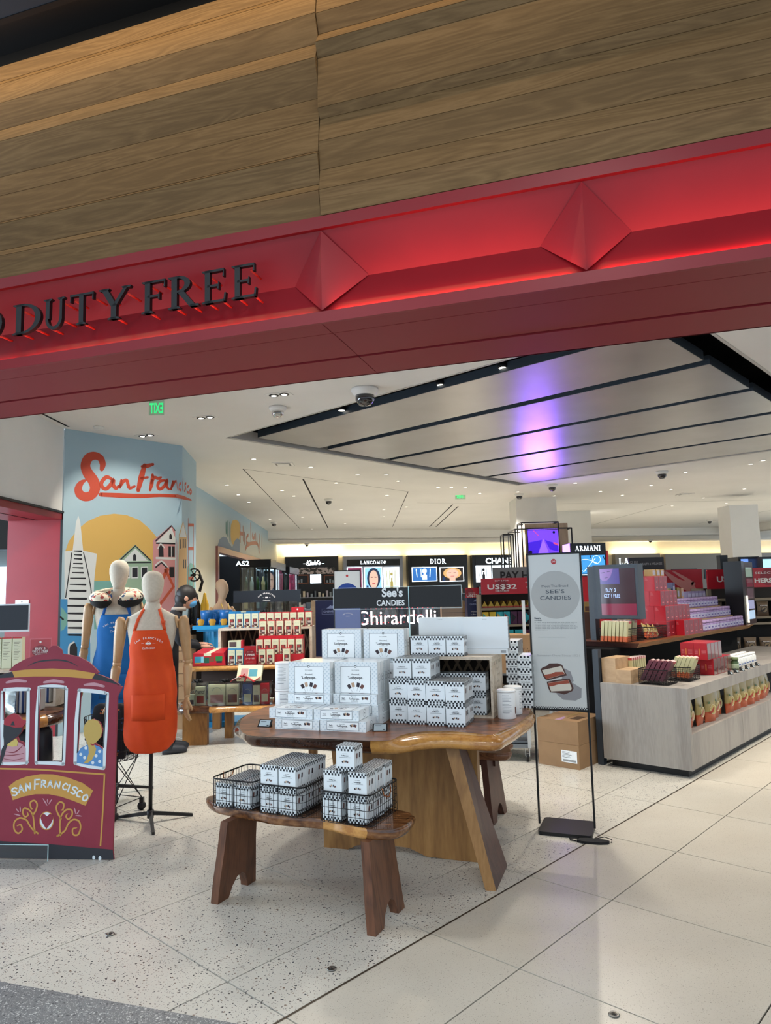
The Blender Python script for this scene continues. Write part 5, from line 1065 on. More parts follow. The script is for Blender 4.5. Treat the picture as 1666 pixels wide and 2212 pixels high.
twm = mat('towel_stripes', '20325c', .9); c_ = coords(twm, (1, 1, 1)); w_ = N(twm, 'ShaderNodeTexWave'); w_.inputs['Scale'].default_value = 9; L(twm, c_, w_.inputs[0]); rr_c = ramp(twm, w_.outputs[0], [(0, '1d2f58'), (.5, 'a9a6a2')], 'CONSTANT'); L(twm, rr_c.outputs[0], twm.node_tree.nodes['Principled BSDF'].inputs['Base Color'])
for i in range(11):
    g = G(twm); g.box((-.001, 0, 0), (.052, .24, .21)); g.obj('folded_towel', label='striped blue folded towel on the left table, %s from the outer end' % ['first', 'second', 'third', 'fourth', 'fifth', 'sixth', 'seventh', 'eighth', 'ninth', 'tenth', 'eleventh'][i], cat='towel', group='striped towels standing in a row', loc=(-3.28 + i * .060, 5.62, .776), rz=rnd.uniform(-.03, .03), bevel=.012)
for i in range(6):
    g = G(twm); g.box((-.001, 0, 0), (.05, .2, .18)); g.obj('folded_towel', label='striped blue folded towel at the table edge before the shelf, %s in line' % ['first', 'second', 'third', 'fourth', 'fifth', 'sixth'][i], cat='towel', group='striped towels at the table edge', loc=(-2.9 + i * .058, 5.22, .761), rz=rnd.uniform(-.03, .03), bevel=.012)
clearbag = clearmat('clear_bag', 'f6fafa', .12, .10, .9)
def clear_bag(lab, loc, rz, w=.26, d=.10, h=.2, items=(), group='clear gift bags', bow=True, word=None):
    b = thing('clear_gift_bag', lab, 'bag', loc, rz, group); r_ = rnd.random
    g = G(clearbag); n = 10; rows = []
    for k in range(5):
        z = h * k / 4; row = []
        for x, y in rrect(w, d, .012, 2): row.append((x + (r_() - .5) * .012, y + (r_() - .5) * .012, z))
        row.append(row[0]); rows.append(row)
    g.grid(rows); g.obj('bag_film', b)
    for (x, hh, ww, m_, m2_) in items:
        q = G(m_); q.box((x, .02, .004), (x + ww, .06, hh)); q.at(frame((x, .0195, .004), (1, 0, 0))); q.use(m2_); q.rect(ww * .12, hh * .12, ww * .88, hh * .5, .0005); q.use(mat('print_grey_green', '98a59c', .5)); q.ring(ww / 2, hh * .60, ww * .28, ww * .31, .0005, 12, R(20), R(160)); q.obj('boxed_item', b)
    if bow:
        q = G(mat('ribbon_black', '101012', .6))
        for k in range(7):
            a = k * .9; q.tube([(w / 2, d / 2, h - .01), (w / 2 + math.cos(a) * .04, d / 2 + math.sin(a) * .03, h + .03), (w / 2 + math.cos(a + .5) * .06, d / 2 + math.sin(a + .5) * .04, h + .005), (w / 2, d / 2, h)], [.006, .011, .011, .006], 6, flat=.5)
        q.obj('ribbon_bow', b)
    if word:
        q = G(inkd); q.at(frame((0, -.002, 0), (1, 0, 0))); q.text(word, w / 2, h * .55, h * .17, w=w * .75, skew=.4, bold=.01); q.obj('print', b)
    return b
blb = mat('box_blue', '1f7fb4', .4); rdb = mat('box_red', 'b51f2a', .4); crb = mat('box_cream', 'cfd0b0', .5); dkp = mat('photo_print', '5a4644', .5); 
clear_bag('clear bag with cursive print on the left table, seen through the first cable car window', (-2.92, 4.96, .761), 0, .3, .14, .19, [(.03, .15, .1, crb, dkp), (.15, .14, .1, blb, dkp)], word='Vermania')
g = G(mat('navy_bag', '10141f', .35)); loft(g, [(0, 0, .34, .12, .10), (0, 0, .42, .15, .11), (0, 0, .62, .14, .10), (0, 0, .67, .11, .07)], 14); g.obj('dark_tote_bag', label='dark navy bag hanging under the left table edge, behind the middle cable car window', cat='bag', loc=(-2.58, 5.26, .008), kind='thing')
# brochures, red sign and black header on the shelf
for i in range(6):
    g = G(crb); g.box((0, 0, 0), (.075, .05, .24)); g.at(frame((0, 0, 0), (1, 0, 0))); g.use(rdb); g.rect(0, .23, .075, .24, .0005); g.use(mat('print_lines', '6d6a58', .6)); [g.rect(.012, .2 - .012 * k, .062 - .01 * (k % 3), .203 - .012 * k, .0005) for k in range(12)]
    g.obj('carton', label='cream carton beside the red sign on the left shelf, %s in line' % ['first', 'second', 'third', 'fourth', 'fifth', 'sixth'][i], cat='box', group='cream cartons on the left shelf', loc=(-3.36 + i * .082, 5.66, 1.041))
def red_sign(lab, loc, rz, w, h, lines, nm='counter_sign'):
    t_ = thing(nm, lab, 'sign', loc, rz); g = G(acr); g.box((-.006, -.002, 0), (w + .006, .0, h + .01)); g.box((-.006, 0, 0), (w + .006, .06, .003)); g.obj('sign_holder', t_)
    g = G(mat('promo_red', 'b3202c', .35)); g.box((0, .0005, .004), (w, .003, h)); g.use(mat('promo_red_dark', '86202a', .4)); g.at(frame((0, .0, .0), (1, 0, 0))); g.prism([(w * (.5 + .42 * math.cos(a)), h * (.6 + .2 * math.sin(a) * (1 if w > h else 1))) for a in [2 * math.pi * i / 26 for i in range(26)]], .0003, .0003)
    g.use(pwt)
    for tx, x, y, hh, ww, bo in lines: g.text(tx, w * x, h * y, h * hh, w=w * ww if ww else None, z=.0008, bold=bo)
    g.obj('sign_card', t_); return t_
rs = red_sign('red counter sign reading BUY 3 GET 1 FREE on the left shelf', (-2.76, 5.56, 1.04), 0, .155, .225, [('BUY 3', .5, .66, .07, .5, .02), ('GET 1 FREE', .5, .575, .07, .78, .02), ('ON SELECT ITEMS', .5, .53, .03, .66, 0), ('任三件送一', .5, .46, .04, .5, 0), ('SAN FRANCISCO', .5, .22, .025, .4, 0)])
g = G(pwt); g.at(frame((.0775, -.0008, .205), (1, 0, 0))); g.disc(0, 0, .009, .001); g.obj('seal', rs)
g = G(black); g.box((0, 0, 0), (.05, .03, .04)); g.obj('clip_box', label='small black clip stand on the shelf beside the red sign', cat='stand', loc=(-2.63, 5.6, 1.041))
q = ony(-60, 1350, 5.7); tv = thing('header_sign', 'black blank header panel in a white frame over the left shelf', 'sign', (-3.55, 5.72, 1.041)); g = G(acr); g.box((0, 0, 0), (.70, .006, .5)); g.obj('acrylic_plate', tv); g = G(mat('white_rim', 'd5dadc', .3)); g.box((0, -.003, .28), (.70, -.001, .50)); g.use(mat('black_panel', '1c222a', .2)); g.box((.012, -.006, .295), (.688, -.003, .488)); g.obj('sign_strip', tv)
nt = thing('notice', 'white printed paper notice taped on the red column', 'notice', (-4.36, 8.40, 1.36)); g = G(paper); g.at(frame((0, -.004, 0), (1, 0, 0))); g.rect(0, 0, .155, .205); g.use(mat('print_blue_grey', '5d7390', .6)); [g.rect(.02, .16 - k * .012, .13 - .02 * (k % 3), .163 - k * .012, .0006) for k in range(11)]; g.use(inkd); g.disc(.0775, .185, .008, .0006); g.obj('sheet', nt)
# ================================================================ SAN FRANCISCO COLLECTION TABLE (middle distance, left)
nums = ['first', 'second', 'third', 'fourth', 'fifth', 'sixth', 'seventh', 'eighth', 'ninth', 'tenth', 'eleventh', 'twelfth', 'thirteenth', 'fourteenth', 'fifteenth', 'sixteenth']
sf = thing('two_level_table', 'two-level live-edge wooden display table carrying red, blue and cream souvenir boxes', 'table')
inn = [(-2.19, 7.70), (-1.9, 7.66), (-1.6, 7.70), (-1.2, 7.66), (-.9, 7.70), (-.82, 7.9), (-.85, 8.15), (-2.2, 8.15), (-2.25, 7.9)]
g = G(); live_edge(g, inn, [(x * 1.0 + (.03 if x > -1 else -.03 if x < -2.1 else 0), y - (.03 if y < 7.8 else 0)) for x, y in inn], .40, .37, .34, walnut, lambda i: sap if i in (1, 2, 3, 4) else darkedge); g.obj('lower_deck', sf, weld=True)
inn = [(-2.2, 7.96), (-1.8, 7.93), (-1.2, 7.95), (-.85, 7.93), (-.78, 8.3), (-.85, 8.75), (-2.15, 8.75), (-2.25, 8.4)]
g = G(); live_edge(g, inn, [(x + (.03 if x > -.9 else -.03 if x < -2 else 0), y - (.03 if y < 8.2 else 0)) for x, y in inn], .795, .77, .745, walnut, lambda i: sap if i in (0, 1, 2) else darkedge); g.obj('upper_deck', sf, weld=True)
slab2 = wood('ochre_slab', [(.2, '7a4f22'), (.5, '936330'), (.8, '7f5426')], (5, 5, 1.2), .45, perobj=False)
g = G(slab2); g.box((-2.2, 7.72, 0), (-1.94, 7.80, .35)); g.obj('slab_leg', sf)
for x, y, h in ((-1.83, 8.05, .35), (-1.52, 8.5, .745), (-1.36, 8.1, .35), (-1.2, 8.6, .745), (-2.1, 8.6, .745)): g = G(slab2); g.box((x, y, 0), (x + .09, y + .09, h)); g.obj('leg', sf)
g = G(mat('dark_apron_board', '3a2a22', .6)); g.box((-2.1, 8.1, .42), (-.9, 8.14, .74)); g.obj('back_board', sf)
def souvenir(col, nm):
    t_ = thing('souvenir_box', 'x', 'box'); W_, D_, H_ = .082, .062, .172; g = G(col); g.box((0, 0, 0), (W_, D_, H_)); g.use(crb); g.at(frame((0, 0, 0), (1, 0, 0))); g.rect(.004, .003, W_ - .004, H_ - .008, .0006)
    g.use(mat('print_sage', '8fa39a', .5)); g.ring(W_ / 2, H_ * .70, .022, .024, .001, 10, R(15), R(165)); g.text('CA', W_ / 2, H_ * .75, .004, z=.001, w=.012); g.use(mat('window_print', '4a3634' if nm == 'red' else '2f4656', .3)); g.rect(.016, H_ * .12, W_ - .016, H_ * .60, .001)
    g.use(mat('photo_red', '9a3c38', .4)); g.rect(.020, H_ * .40, W_ - .03, H_ * .56, .0014); g.use(mat('photo_pale', 'b8a8a0', .4)); g.rect(.03, H_ * .25, W_ - .018, H_ * .38, .0014); g.disc(.020, H_ * .12, .018, .0016, 16); g.use(mat('photo_brown', '6e4638', .4)); g.disc(.020, H_ * .12, .0145, .002, 14); g.prism([(W_ - .026, .004), (W_ - .004, .004), (W_ - .006, .02), (W_ - .022, .018)], .0016, .0016)
    g.at(frame((W_, 0, 0), (0, 1, 0))); g.use(crb); g.rect(.004, .003, D_ - .004, H_ - .01, .0006); g.use(mat('print_lines', '6d6a58')); [g.rect(.012, .03 + k * .012, D_ - .014, .032 + k * .012, .001) for k in range(9)]; g.at(None); g.obj('box_body', t_); return t_
sbR, sbB = souvenir(rdb, 'red'), souvenir(blb, 'blue'); bwj = .0845
def so(kind, x, y, z, lab, gr): put(sbR if kind == 'r' else sbB, 'so' + kind, (x, y, z), 0, lab, gr)
# crate carrying the top row
g = G(crw); ct = thing('display_crate', 'whitewashed open crate on the souvenir table, under the top row of boxes', 'crate', (-1.96, 8.30, .796))
g = G(crw); g.box((0, 0, .36), (1.08, .35, .385)); g.obj('top_board', ct); g = G(crw); g.box((0, 0, 0), (.03, .35, .36)); g.obj('side_panel', ct); g = G(crw); g.box((1.05, 0, 0), (1.08, .35, .36)); g.obj('side_panel', ct)
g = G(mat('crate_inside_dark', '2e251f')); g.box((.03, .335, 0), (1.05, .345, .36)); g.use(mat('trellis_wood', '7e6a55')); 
for i in range(9): g.add([(.05 + i * .11, .33, .0), (.07 + i * .11, .33, 0), (.17 + i * .11, .33, .36), (.15 + i * .11, .33, .36)], [(0, 1, 2, 3)]); g.add([(.17 + i * .11, .329, .0), (.15 + i * .11, .329, 0), (.05 + i * .11, .329, .36), (.07 + i * .11, .329, .36)], [(3, 2, 1, 0)])
g.obj('trellis_back', ct)
g = G(blb); g.box((0, 0, 0), (.36, .02, .19)); g.use(crb); g.box((.14, -.001, .176), (.2, .021, .191)); g.obj('display_tray', label='blue display tray behind the four blue boxes of the top row', cat='tray', loc=(-1.855, 8.39, 1.182))
for i in range(11): so('b' if i < 4 else 'r', -1.845 + i * .0885, 8.31, 1.182, 'souvenir box in the top row on the crate, %s from the blue end' % nums[i], 'souvenir boxes in the top row')
g = G(rdb); g.box((0, 0, 0), (.50, .16, .30)); g.obj('red_riser', label='red display riser under the second row of souvenir boxes', cat='riser', loc=(-1.46, 8.10, .797))
for i in range(5): so('r', -1.455 + i * .096, 8.11, 1.098, 'souvenir box in the second row from the top, %s in line' % nums[i], 'souvenir boxes in the second row')
g = G(rdb); g.box((0, 0, 0), (.53, .065, .10)); g.obj('red_riser', label='low red display riser under the third row of souvenir boxes', cat='riser', loc=(-1.48, 8.03, .797))
for i in range(6): so('r', -1.478 + i * .088, 8.032, .898, 'souvenir box in the third row down, %s in line' % nums[i], 'souvenir boxes in the third row')
for i, x in enumerate((-1.44, -1.35, -1.17)): so('r', x, 7.965, .797, 'souvenir box in the lowest red-lidded front row beside the red sign, %s in line' % nums[i], 'souvenir boxes in the front row')
for i in range(2): so('b', -1.775 + i * .087, 7.965, .797, 'blue souvenir box at the front beside the red house box, %s in line' % nums[i], 'blue souvenir boxes in front')
hb = thing('house_shaped_box', 'red house-shaped gift box with cream stripe and picture windows on the souvenir table', 'box', (-2.16, 7.965, .797)); g = G(rdb); M_ = frame((0, .24, 0), (0, -1, 0)); 
g.add([(0, 0, 0), (.36, 0, 0), (.36, .24, 0), (0, .24, 0), (0, 0, .135), (.34, 0, .135), (.34, .24, .175), (.05, .24, .175)], [(0, 3, 2, 1), (4, 5, 6, 7), (0, 1, 5, 4), (1, 2, 6, 5), (2, 3, 7, 6), (3, 0, 4, 7)])
g.use(mat('stripe_cream', 'd8d2b4', .4)); g.add([(.14, -.0, .1355), (.20, 0, .1355), (.27, .24, .1758), (.2, .24, .1758)], [(0, 1, 2, 3)]); g.at(frame((0, 0, 0), (1, 0, 0))); g.use(crb); g.rect(.12, .105, .20, .136, .001)
for x, w_, c, z0, h_ in ((.02, .07, '3f8fa8', .035, .065), (.09, .03, '7fc0cc', .035, .065), (.125, .055, '2c5a48', .03, .06), (.185, .05, '7a4a3a', .045, .05), (.25, .075, '2f7a46', .05, .05), (.26, .06, '2f2f38', .03, .02), (.02, .07, 'c9813a', .022, .014)): g.use(mat('window_picture_' + c, c, .3)); g.rect(x, z0, x + w_, z0 + h_, .0012)
g.at(None); g.obj('box_body', hb)
rs2 = red_sign('red counter sign reading BUY 1 GET 1 FREE standing between blue and red souvenir boxes', (-1.595, 7.955, .797), 0, .135, .205, [('BUY 1 GET', .5, .66, .045, .42, .01), ('1 FREE', .5, .49, .095, .76, .03), ('买一送一免费', .5, .30, .07, .7, 0), ('SAN FRANCISCO', .5, .14, .03, .5, 0)])
g = G(crb); g.box((0, 0, 0), (.14, .07, .085)); g.use(rdb); g.box((.14, 0, 0), (.165, .07, .085)); g.use(dkp); g.box((.012, -.001, .015), (.09, 0, .07)); g.obj('flat_gift_box', label='small cream and red gift box lying above the blue pair of boxes', cat='box', loc=(-1.79, 8.06, .972)); g = G(blb); g.box((0, 0, 0), (.3, .1, .175)); g.obj('blue_riser', label='blue riser block behind the two blue front boxes', cat='riser', loc=(-1.79, 8.045, .797))
g = G(rdb); g.box((0, 0, 0), (.14, .1, .05)); g.use(pwt); g.at(frame((.07, 0, .025), (1, 0, 0))); g.disc(0, 0, .01, .001); g.obj('red_tin', label='red box with a white seal on the end of the top row', cat='box', loc=(-1.12, 8.34, 1.355))
# clear bags on the lower deck
clear_bag('clear gift bag at the far left of the lower deck, crumpled, with a cursive print', (-2.17, 7.72, .402), 0, .22, .12, .24, [(.10, .2, .1, crb, mat('photo_red', '9a3c38')), (.02, .12, .07, crb, dkp)], word='San Franci')
clear_bag('clear gift bag holding two large cream boxes with a cable car and heart picture', (-1.94, 7.71, .402), 0, .35, .12, .24, [(.01, .22, .18, crb, mat('picture_pink', 'b98a86', .4)), (.20, .22, .13, crb, mat('photo_brown', '6e4638'))])
clear_bag('clear gift bag with blue and red wrapped packs next to the cream one', (-1.575, 7.71, .402), 0, .32, .12, .24, [(.01, .22, .10, mat('pack_blue', '174a86', .3), crb), (.12, .2, .07, crb, dkp), (.20, .22, .09, rdb, crb)])
clear_bag('clear gift bag nearest the white candy cans on the lower deck', (-1.24, 7.75, .402), 0, .26, .12, .22, [(.02, .2, .08, crb, dkp), (.12, .16, .08, crb, rdb)])
gb_ = thing('ribboned_gift_box', 'cream picture box wrapped with red and white ribbon lying on top of the clear bags', 'box', (-1.62, 7.70, .655), R(-8)); g = G(crb); g.at(Matrix.Rotation(R(62), 4, 'X')); g.box((.0, 0, 0), (.27, .17, .03)); g.use(mat('picture_pink', 'b98a86')); g.rect(.04, .03, .12, .13, .0305); g.use(mat('picture_teal', '4f93a0', .4)); g.rect(.13, .04, .22, .12, .0305); g.obj('box_body', gb_)
g = G(rdb); g.at(None); g.tube([(-.06, -.03, .0), (.05, -.03, .06), (.12, -.02, .05), (.2, -.04, -.0), (.27, -.03, .05)], [.012, .022, .014, .022, .012], 6, flat=.3); g.tube([(.04, -.045, .02), (.10, -.05, .08), (.12, -.045, .04), (.10, -.04, .0)], [.01, .018, .014, .01], 6, flat=.3); g.use(pwt); g.tube([(-.04, -.04, .02), (.04, -.05, .05), (.1, -.04, .03)], [.008, .012, .008], 6, flat=.3); g.obj('ribbon', gb_)
# header sign
h2 = thing('header_sign', 'black header sign reading San Francisco Collection above the souvenir boxes', 'sign', (-1.80, 8.36, 1.182)); g = G(acr); g.box((0, 0, 0), (.79, .006, .43)); g.obj('acrylic_plate', h2)
g = G(mat('black_panel', '1c222a')); g.box((.004, -.004, .29), (.786, -.001, .425)); g.at(frame((0, -.004, .29), (1, 0, 0))); g.use(pwt); g.arctext('SAN FRANCISCO', .39, -.02, .115, .016, R(140), R(40), z=.001, bold=.02); g.rect(.375, .045, .405, .06, .001); g.rect(.345, .052, .362, .0535, .001); g.rect(.418, .052, .435, .0535, .001); g.text('Collection', .39, .014, .016, z=.001, w=.085, skew=.25); g.obj('sign_strip', h2)
# blue fluted pedestal with mugs; brown cartons; third mannequin; pulley shelf
pd = thing('fluted_pedestal', 'bright blue fluted column pedestal standing behind the souvenir table', 'pedestal', (-2.13, 8.95, 0)); skb = mat('pedestal_blue', '2b8cbf', .3); g = G(skb)
P = []
for i in range(96):
    a = 2 * math.pi * i / 96; r = .165 - .016 * abs(math.sin(a * 8)); P.append((r * math.cos(a), r * math.sin(a)))
g.prism(P, .06, 1.13, smooth=True); g.obj('shaft', pd)
for z0, z1, w_, n_ in ((1.13, 1.155, .20, 'capital'), (1.155, 1.20, .24, 'capital'), (0, .06, .22, 'plinth')): g = G(skb); g.box((-w_, -w_, z0), (w_ + .1, w_, z1)); g.obj(n_, pd)
mugb = mat('mug_blue', '1c5f9e', .3)
for i, (x, y) in enumerate(((-2.24, 8.9), (-2.0, 8.88), (-2.14, 9.08))):
    g = G(mugb); g.lathe([(.001, 0), (.062, 0), (.078, .13), (.08, .18), (.075, .18), (.07, .13), (.001, .12)], 20); g.tube([(.07, 0, .14), (.11, 0, .13), (.115, 0, .08), (.072, 0, .05)], .009, 8); g.obj('blue_mug', label='tall blue mug on the fluted pedestal, ' + ['near the yellow straps', 'next to the souvenir boxes', 'at the back'][i], cat='mug', group='blue mugs on the pedestal', loc=(x, y, 1.201), rz=i * .8)
for i, x in enumerate((-2.28, -2.14, -2.0)):
    g = G(mat('mustard_cloth', 'b4862c', .8)); loft(g, [(0, 0, 0, .03, .025), (0, 0, .05, .045, .03), (0, 0, .075, .03, .02)], 12); g.use(mugb); g.tube([(-.045, 0, .01), (-.04, 0, .08), (-.03, 0, .09), (-.02, 0, .01)], .010, 6); g.obj('rolled_cap', label='mustard cap with blue edge on the pedestal rim, ' + nums[i] + ' in line', cat='cap', group='mustard caps on the pedestal', loc=(x, 8.76, 1.201))
for i, (z, h_) in enumerate(((0, .34), (.345, .30), (.65, .26), (.915, .17))):
    g = G(card); g.box((0, 0, 0), (.34, .3, h_)); g.at(frame((0, 0, 0), (1, 0, 0))); g.use(cardd); g.text('GHIRARDELLI' if i != 1 else 'BOLOGNA', .2, h_ * .5, .03, w=.2, z=.001); g.use(paper); g.rect(.05, h_ * .12, .11, h_ * .3, .001); g.obj('cardboard_carton', label='brown printed carton in the stack behind the bending person, %s from the floor' % nums[i], cat='box', group='brown cartons behind the person', loc=(-2.72, 8.62, z))
g = G(black); loft(g, [(0, 0, 0, .16, .1), (0, 0, .03, .17, .11), (0, 0, .05, .165, .1)], 18); g.use(crm); loft(g, [(0, 0, .05, .15, .09), (0, 0, .085, .13, .07)], 16); g.obj('neck_pillow', label='flat patterned travel pillow lying on top of the brown cartons', cat='neck pillow', loc=(-2.56, 8.76, 1.087))
m3 = thing('mannequin', 'plain beige mannequin bust with yellow strap, standing far back before the dark doorway', 'mannequin', (-2.22, 9.6, 0), R(60))
lin2 = mat('mannequin_beige', 'b79a7e', .7); g = G(lin2); loft(g, [(0, 0, .8, .14, .1), (0, 0, .95, .165, .115), (0, 0, 1.1, .125, .09), (0, 0, 1.25, .155, .12), (0, 0, 1.37, .17, .085), (0, 0, 1.43, .12, .06), (0, 0, 1.48, .055, .05), (0, 0, 1.53, .045, .045)], 22); g.obj('torso', m3)
g = G(lin2); loft(g, [(0, 0, 1.50, .045, .045), (0, -.02, 1.57, .05, .065), (0, -.02, 1.62, .066, .085), (0, 0, 1.68, .075, .095), (0, .005, 1.74, .06, .075), (0, .01, 1.775, .02, .03)], 20); g.obj('head', m3)
for s in (-1, 1):
    g = G(mwood); g.tube([(s * .19, 0, 1.4), (s * .215, 0, 1.34), (s * .235, 0, 1.1), (s * .25, -.02, .86)], [.02, .04, .032, .022], 12); g.obj('arm', m3)
g = G(mat('strap_yellow', 'c8a53c', .5)); g.tube([(.06, -.06, 1.45), (.04, -.125, 1.25), (.0, -.11, 1.05), (-.05, -.12, 1.25), (-.06, -.05, 1.45)], .006, 5); g.obj('lanyard', m3); g = G(black); g.cyl((0, 0, 0), (0, 0, .81), .015); g.lathe([(.001, 0), (.16, 0), (.16, .012), (.001, .014)], 24); g.obj('stand', m3)
pb = thing('pulley_display', 'shop fixture with an iron pulley wheel over black and yellow bottles on a wooden shelf', 'display fixture', (-3.0, 10.3, 0)); iron = mat('cast_iron', '241d1b', .6, .5)
g = G(iron); c = (.12, 0, 2.06 - .18); g.at(frame((.22, 0, 1.86), (1, 0, 0))); g.ring(0, 0, .075, .1, .01, 20); g.ring(0, 0, .01, .03, .012, 12); [g.stroke([(0, 0), (.085 * math.cos(k * math.pi / 3), .085 * math.sin(k * math.pi / 3))], .012, .011, False, 1) for k in range(6)]; g.at(None); g.box((.0, -.01, 1.84), (.2, .01, 1.87)); g.tube([(.3, 0, 1.86), (.34, 0, 1.76), (.3, 0, 1.62)], .02, 8); g.obj('pulley_wheel', pb)
g = G(mat('shelf_wood_brown', '6b4a35', .6)); g.box((-.1, -.2, 1.12), (.5, .15, 1.15)); g.obj('shelf', pb); g = G(iron); g.box((.0, .0, 1.15), (.03, .03, 1.9)); g.box((-.1, .1, 0), (.5, .13, 1.12)); g.obj('back_frame', pb)
for i, (x, c) in enumerate(((.04, '4a2a34'), (.16, '16161a'), (.28, '1c1c20'), (.40, 'c39a2a'))): g = G(mat('bottle_' + c, c, .25)); g.lathe([(.001, 0), (.055, 0), (.058, .02), (.058, .28), (.03, .36), (.02, .44), (.001, .45)], 18); g.obj('tall_bottle', label='tall %s bottle on the pulley shelf' % ['plum', 'black', 'glossy black', 'yellow'][i], cat='bottle', loc=(-3.0 + x, 10.2, 1.151))
# ================================================================ GREY COUNTER WITH WOODEN UPPER SHELF (right)
K0 = Vector((2.42, 5.93, 0)); KZ = math.atan2(gA.y, gA.x)
def KP(u, w, z=0): p = K0 + Vector((gA.x, gA.y, 0)) * u + Vector((gB.x, gB.y, 0)) * w; return Vector((p.x, p.y, z))
gw = wood('grey_laminate', [(.2, '86807a'), (.5, '9a948c'), (.8, '8c867e')], (9, 9, 1.0), .5, rings=.8, dist=3, perobj=False, bmp=.05)
kt = thing('grey_counter', 'grey wood-look counter with open lower shelf and dark recessed plinth at the right', 'counter', K0, KZ); UL = 4.4
g = G(black); g.box((.07, .06, 0), (UL, .72, .068)); g.obj('plinth', kt)
g = G(gw); g.box((0, 0, .066), (.035, .76, .7149)); g.obj('end_panel', kt)
g = G(gw); g.box((.036, 0, .62), (UL, .76, .715)); g.obj('worktop', kt)
for u0, u1 in ((.037, 1.33), (1.334, 2.63), (2.634, UL)): g = G(gw); g.box((u0, .006, .066), (u1, .03, .345)); g.obj('base_panel', kt)
g = G(gw); g.box((.036, .03, .325), (UL, .5, .345)); g.obj('lower_shelf', kt)
g = G(mat('niche_dark', '3c3733', .7)); g.box((.036, .50, .345), (UL, .52, .62)); g.obj('niche_back', kt)
g = G(slate); g.box((.02, .775, 0), (.08, .83, 1.0)); g.obj('side_post', kt, 'slate metal post')
g = G(mat('core_black', '08080a', .85, spec=.2)); g.box((.30, .79, .0), (3.9, 1.30, .98)); g.obj('core_cabinet', kt, 'black cabinet core')
sh = thing('wooden_shelf_slab', 'thick live-edge wooden slab forming the upper shelf of the grey counter', 'shelf', K0 + Vector((0, 0, 0)), KZ)
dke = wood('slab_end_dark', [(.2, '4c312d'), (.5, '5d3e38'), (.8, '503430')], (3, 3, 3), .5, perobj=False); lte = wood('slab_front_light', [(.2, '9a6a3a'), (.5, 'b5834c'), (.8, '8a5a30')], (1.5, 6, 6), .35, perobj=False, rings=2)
g = G(walnut); q = [(.47, .585), (1.6, .57), (2.6, .6), (3.86, .56), (3.95, 1.25), (.52, 1.27)]; qb = [(.53, .64), (1.6, .63), (2.6, .65), (3.8, .62), (3.9, 1.25), (.56, 1.27)]
g.prism(q, 1.03, 1.03); n_ = 6
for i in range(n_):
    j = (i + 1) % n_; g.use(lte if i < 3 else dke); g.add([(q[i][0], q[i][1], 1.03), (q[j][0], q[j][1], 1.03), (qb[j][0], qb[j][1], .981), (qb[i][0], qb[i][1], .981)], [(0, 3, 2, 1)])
g.use(walnut); g.prism(qb, .981, .981); g.obj('slab', sh)
# pale wooden riser blocks
plw = wood('pale_ply', [(.2, 'a88a68'), (.6, 'b89a76'), (.9, 'a08260')], (3, 3, 8), .6, perobj=False)
g = G(plw); g.box((0, 0, 0), (.30, .13, .21)); g.obj('riser_block', label='tall pale wooden riser block at the counter corner', cat='riser', loc=KP(.06, .635, .7155), rz=KZ)
g = G(plw); g.box((0, 0, 0), (.28, .135, .115)); g.obj('riser_block', label='low pale wooden riser block beside the tall one and the wire basket', cat='riser', loc=KP(.05, .495, .7155), rz=KZ)
# bars in wrappers
wrapP = mat('wrapper_plum', '5b2632', .35); wrapC = mat('wrapper_cream', 'b9b489', .4); orangeE = mat('wrapper_orange', 'c4633a', .4); redw = mat('wrapper_redstripe', 'b5474a', .3); blues = mat('wrapper_slate', '4c5272', .35)
def bar_proto(nm, body, low):
    t_ = thing('snack_carton', 'x', 'snack'); g = G(body); g.box((0, 0, .05), (.03, .10, .19)); g.use(low); g.box((0, 0, 0), (.03, .10, .05)); g.use(blues); g.box((.03, .01, .02), (.0306, .09, .17)); g.use(redw); g.box((-.001, -.001, .17), (.031, .06, .192)); g.use(pwt)
    for k in range(4): g.box((.004 + k * .007, -.0012, .172), (.007 + k * .007, .061, .193))
    g.obj('carton_body', t_); return t_
bpP, bpC = bar_proto('plum', wrapP, wrapP), bar_proto('cream', wrapC, orangeE)
def barp(kind, u, w, z, tilt, lab, gr, rzo=0):
    key = 'bar' + kind; pr = bpP if kind == 'p' else bpC
    o = put(pr, key, KP(u, w, z), 0, lab, gr); o.rotation_euler = (Matrix.Rotation(KZ + rzo, 4, 'Z') @ Matrix.Rotation(tilt, 4, 'X')).to_euler(); return o
wk = 'black wire baskets on the grey counter'
wire_basket('black wire basket nearest the counter corner, full of dark plum cartons', KP(.08, .19, .7155), KZ, .24, .26, .13, sp=.016, group=wk, handles=(0, 0), vs=8)
wire_basket('black wire basket further along the counter with cream and orange cartons', KP(.40, .13, .7155), KZ, .30, .22, .125, sp=.016, group=wk, handles=(0, 0), vs=8)
def barw(kind, u, w, z, lab, gr, rz_=0, lean=0):
    key = 'bar' + kind; pr = bpP if kind == 'p' else bpC
    o = put(pr, key, KP(u, w, z), 0, lab, gr); o.rotation_euler = (Matrix.Rotation(KZ + R(90) + rz_, 4, 'Z') @ Matrix.Rotation(lean, 4, 'Y')).to_euler(); return o
for i in range(5): barw('p', .20, .24 + i * .042, .73 + .012, 'dark plum carton leaning in the wire basket at the counter corner, %s from the front' % nums[i], 'plum cartons', 0, R(-28))
for i in range(5): barw('c', .56, .16 + i * .036, .73 + .01, 'cream and orange carton leaning in the second counter basket, %s from the front' % nums[i], 'cream cartons in the second basket', 0, R(-22))
for i in range(7): barp('c', .32 + i * .045, .60, .717, R(0), 'cream carton in the row behind the counter baskets, %s from the riser blocks' % nums[i], 'cream cartons in the row behind', R(0))
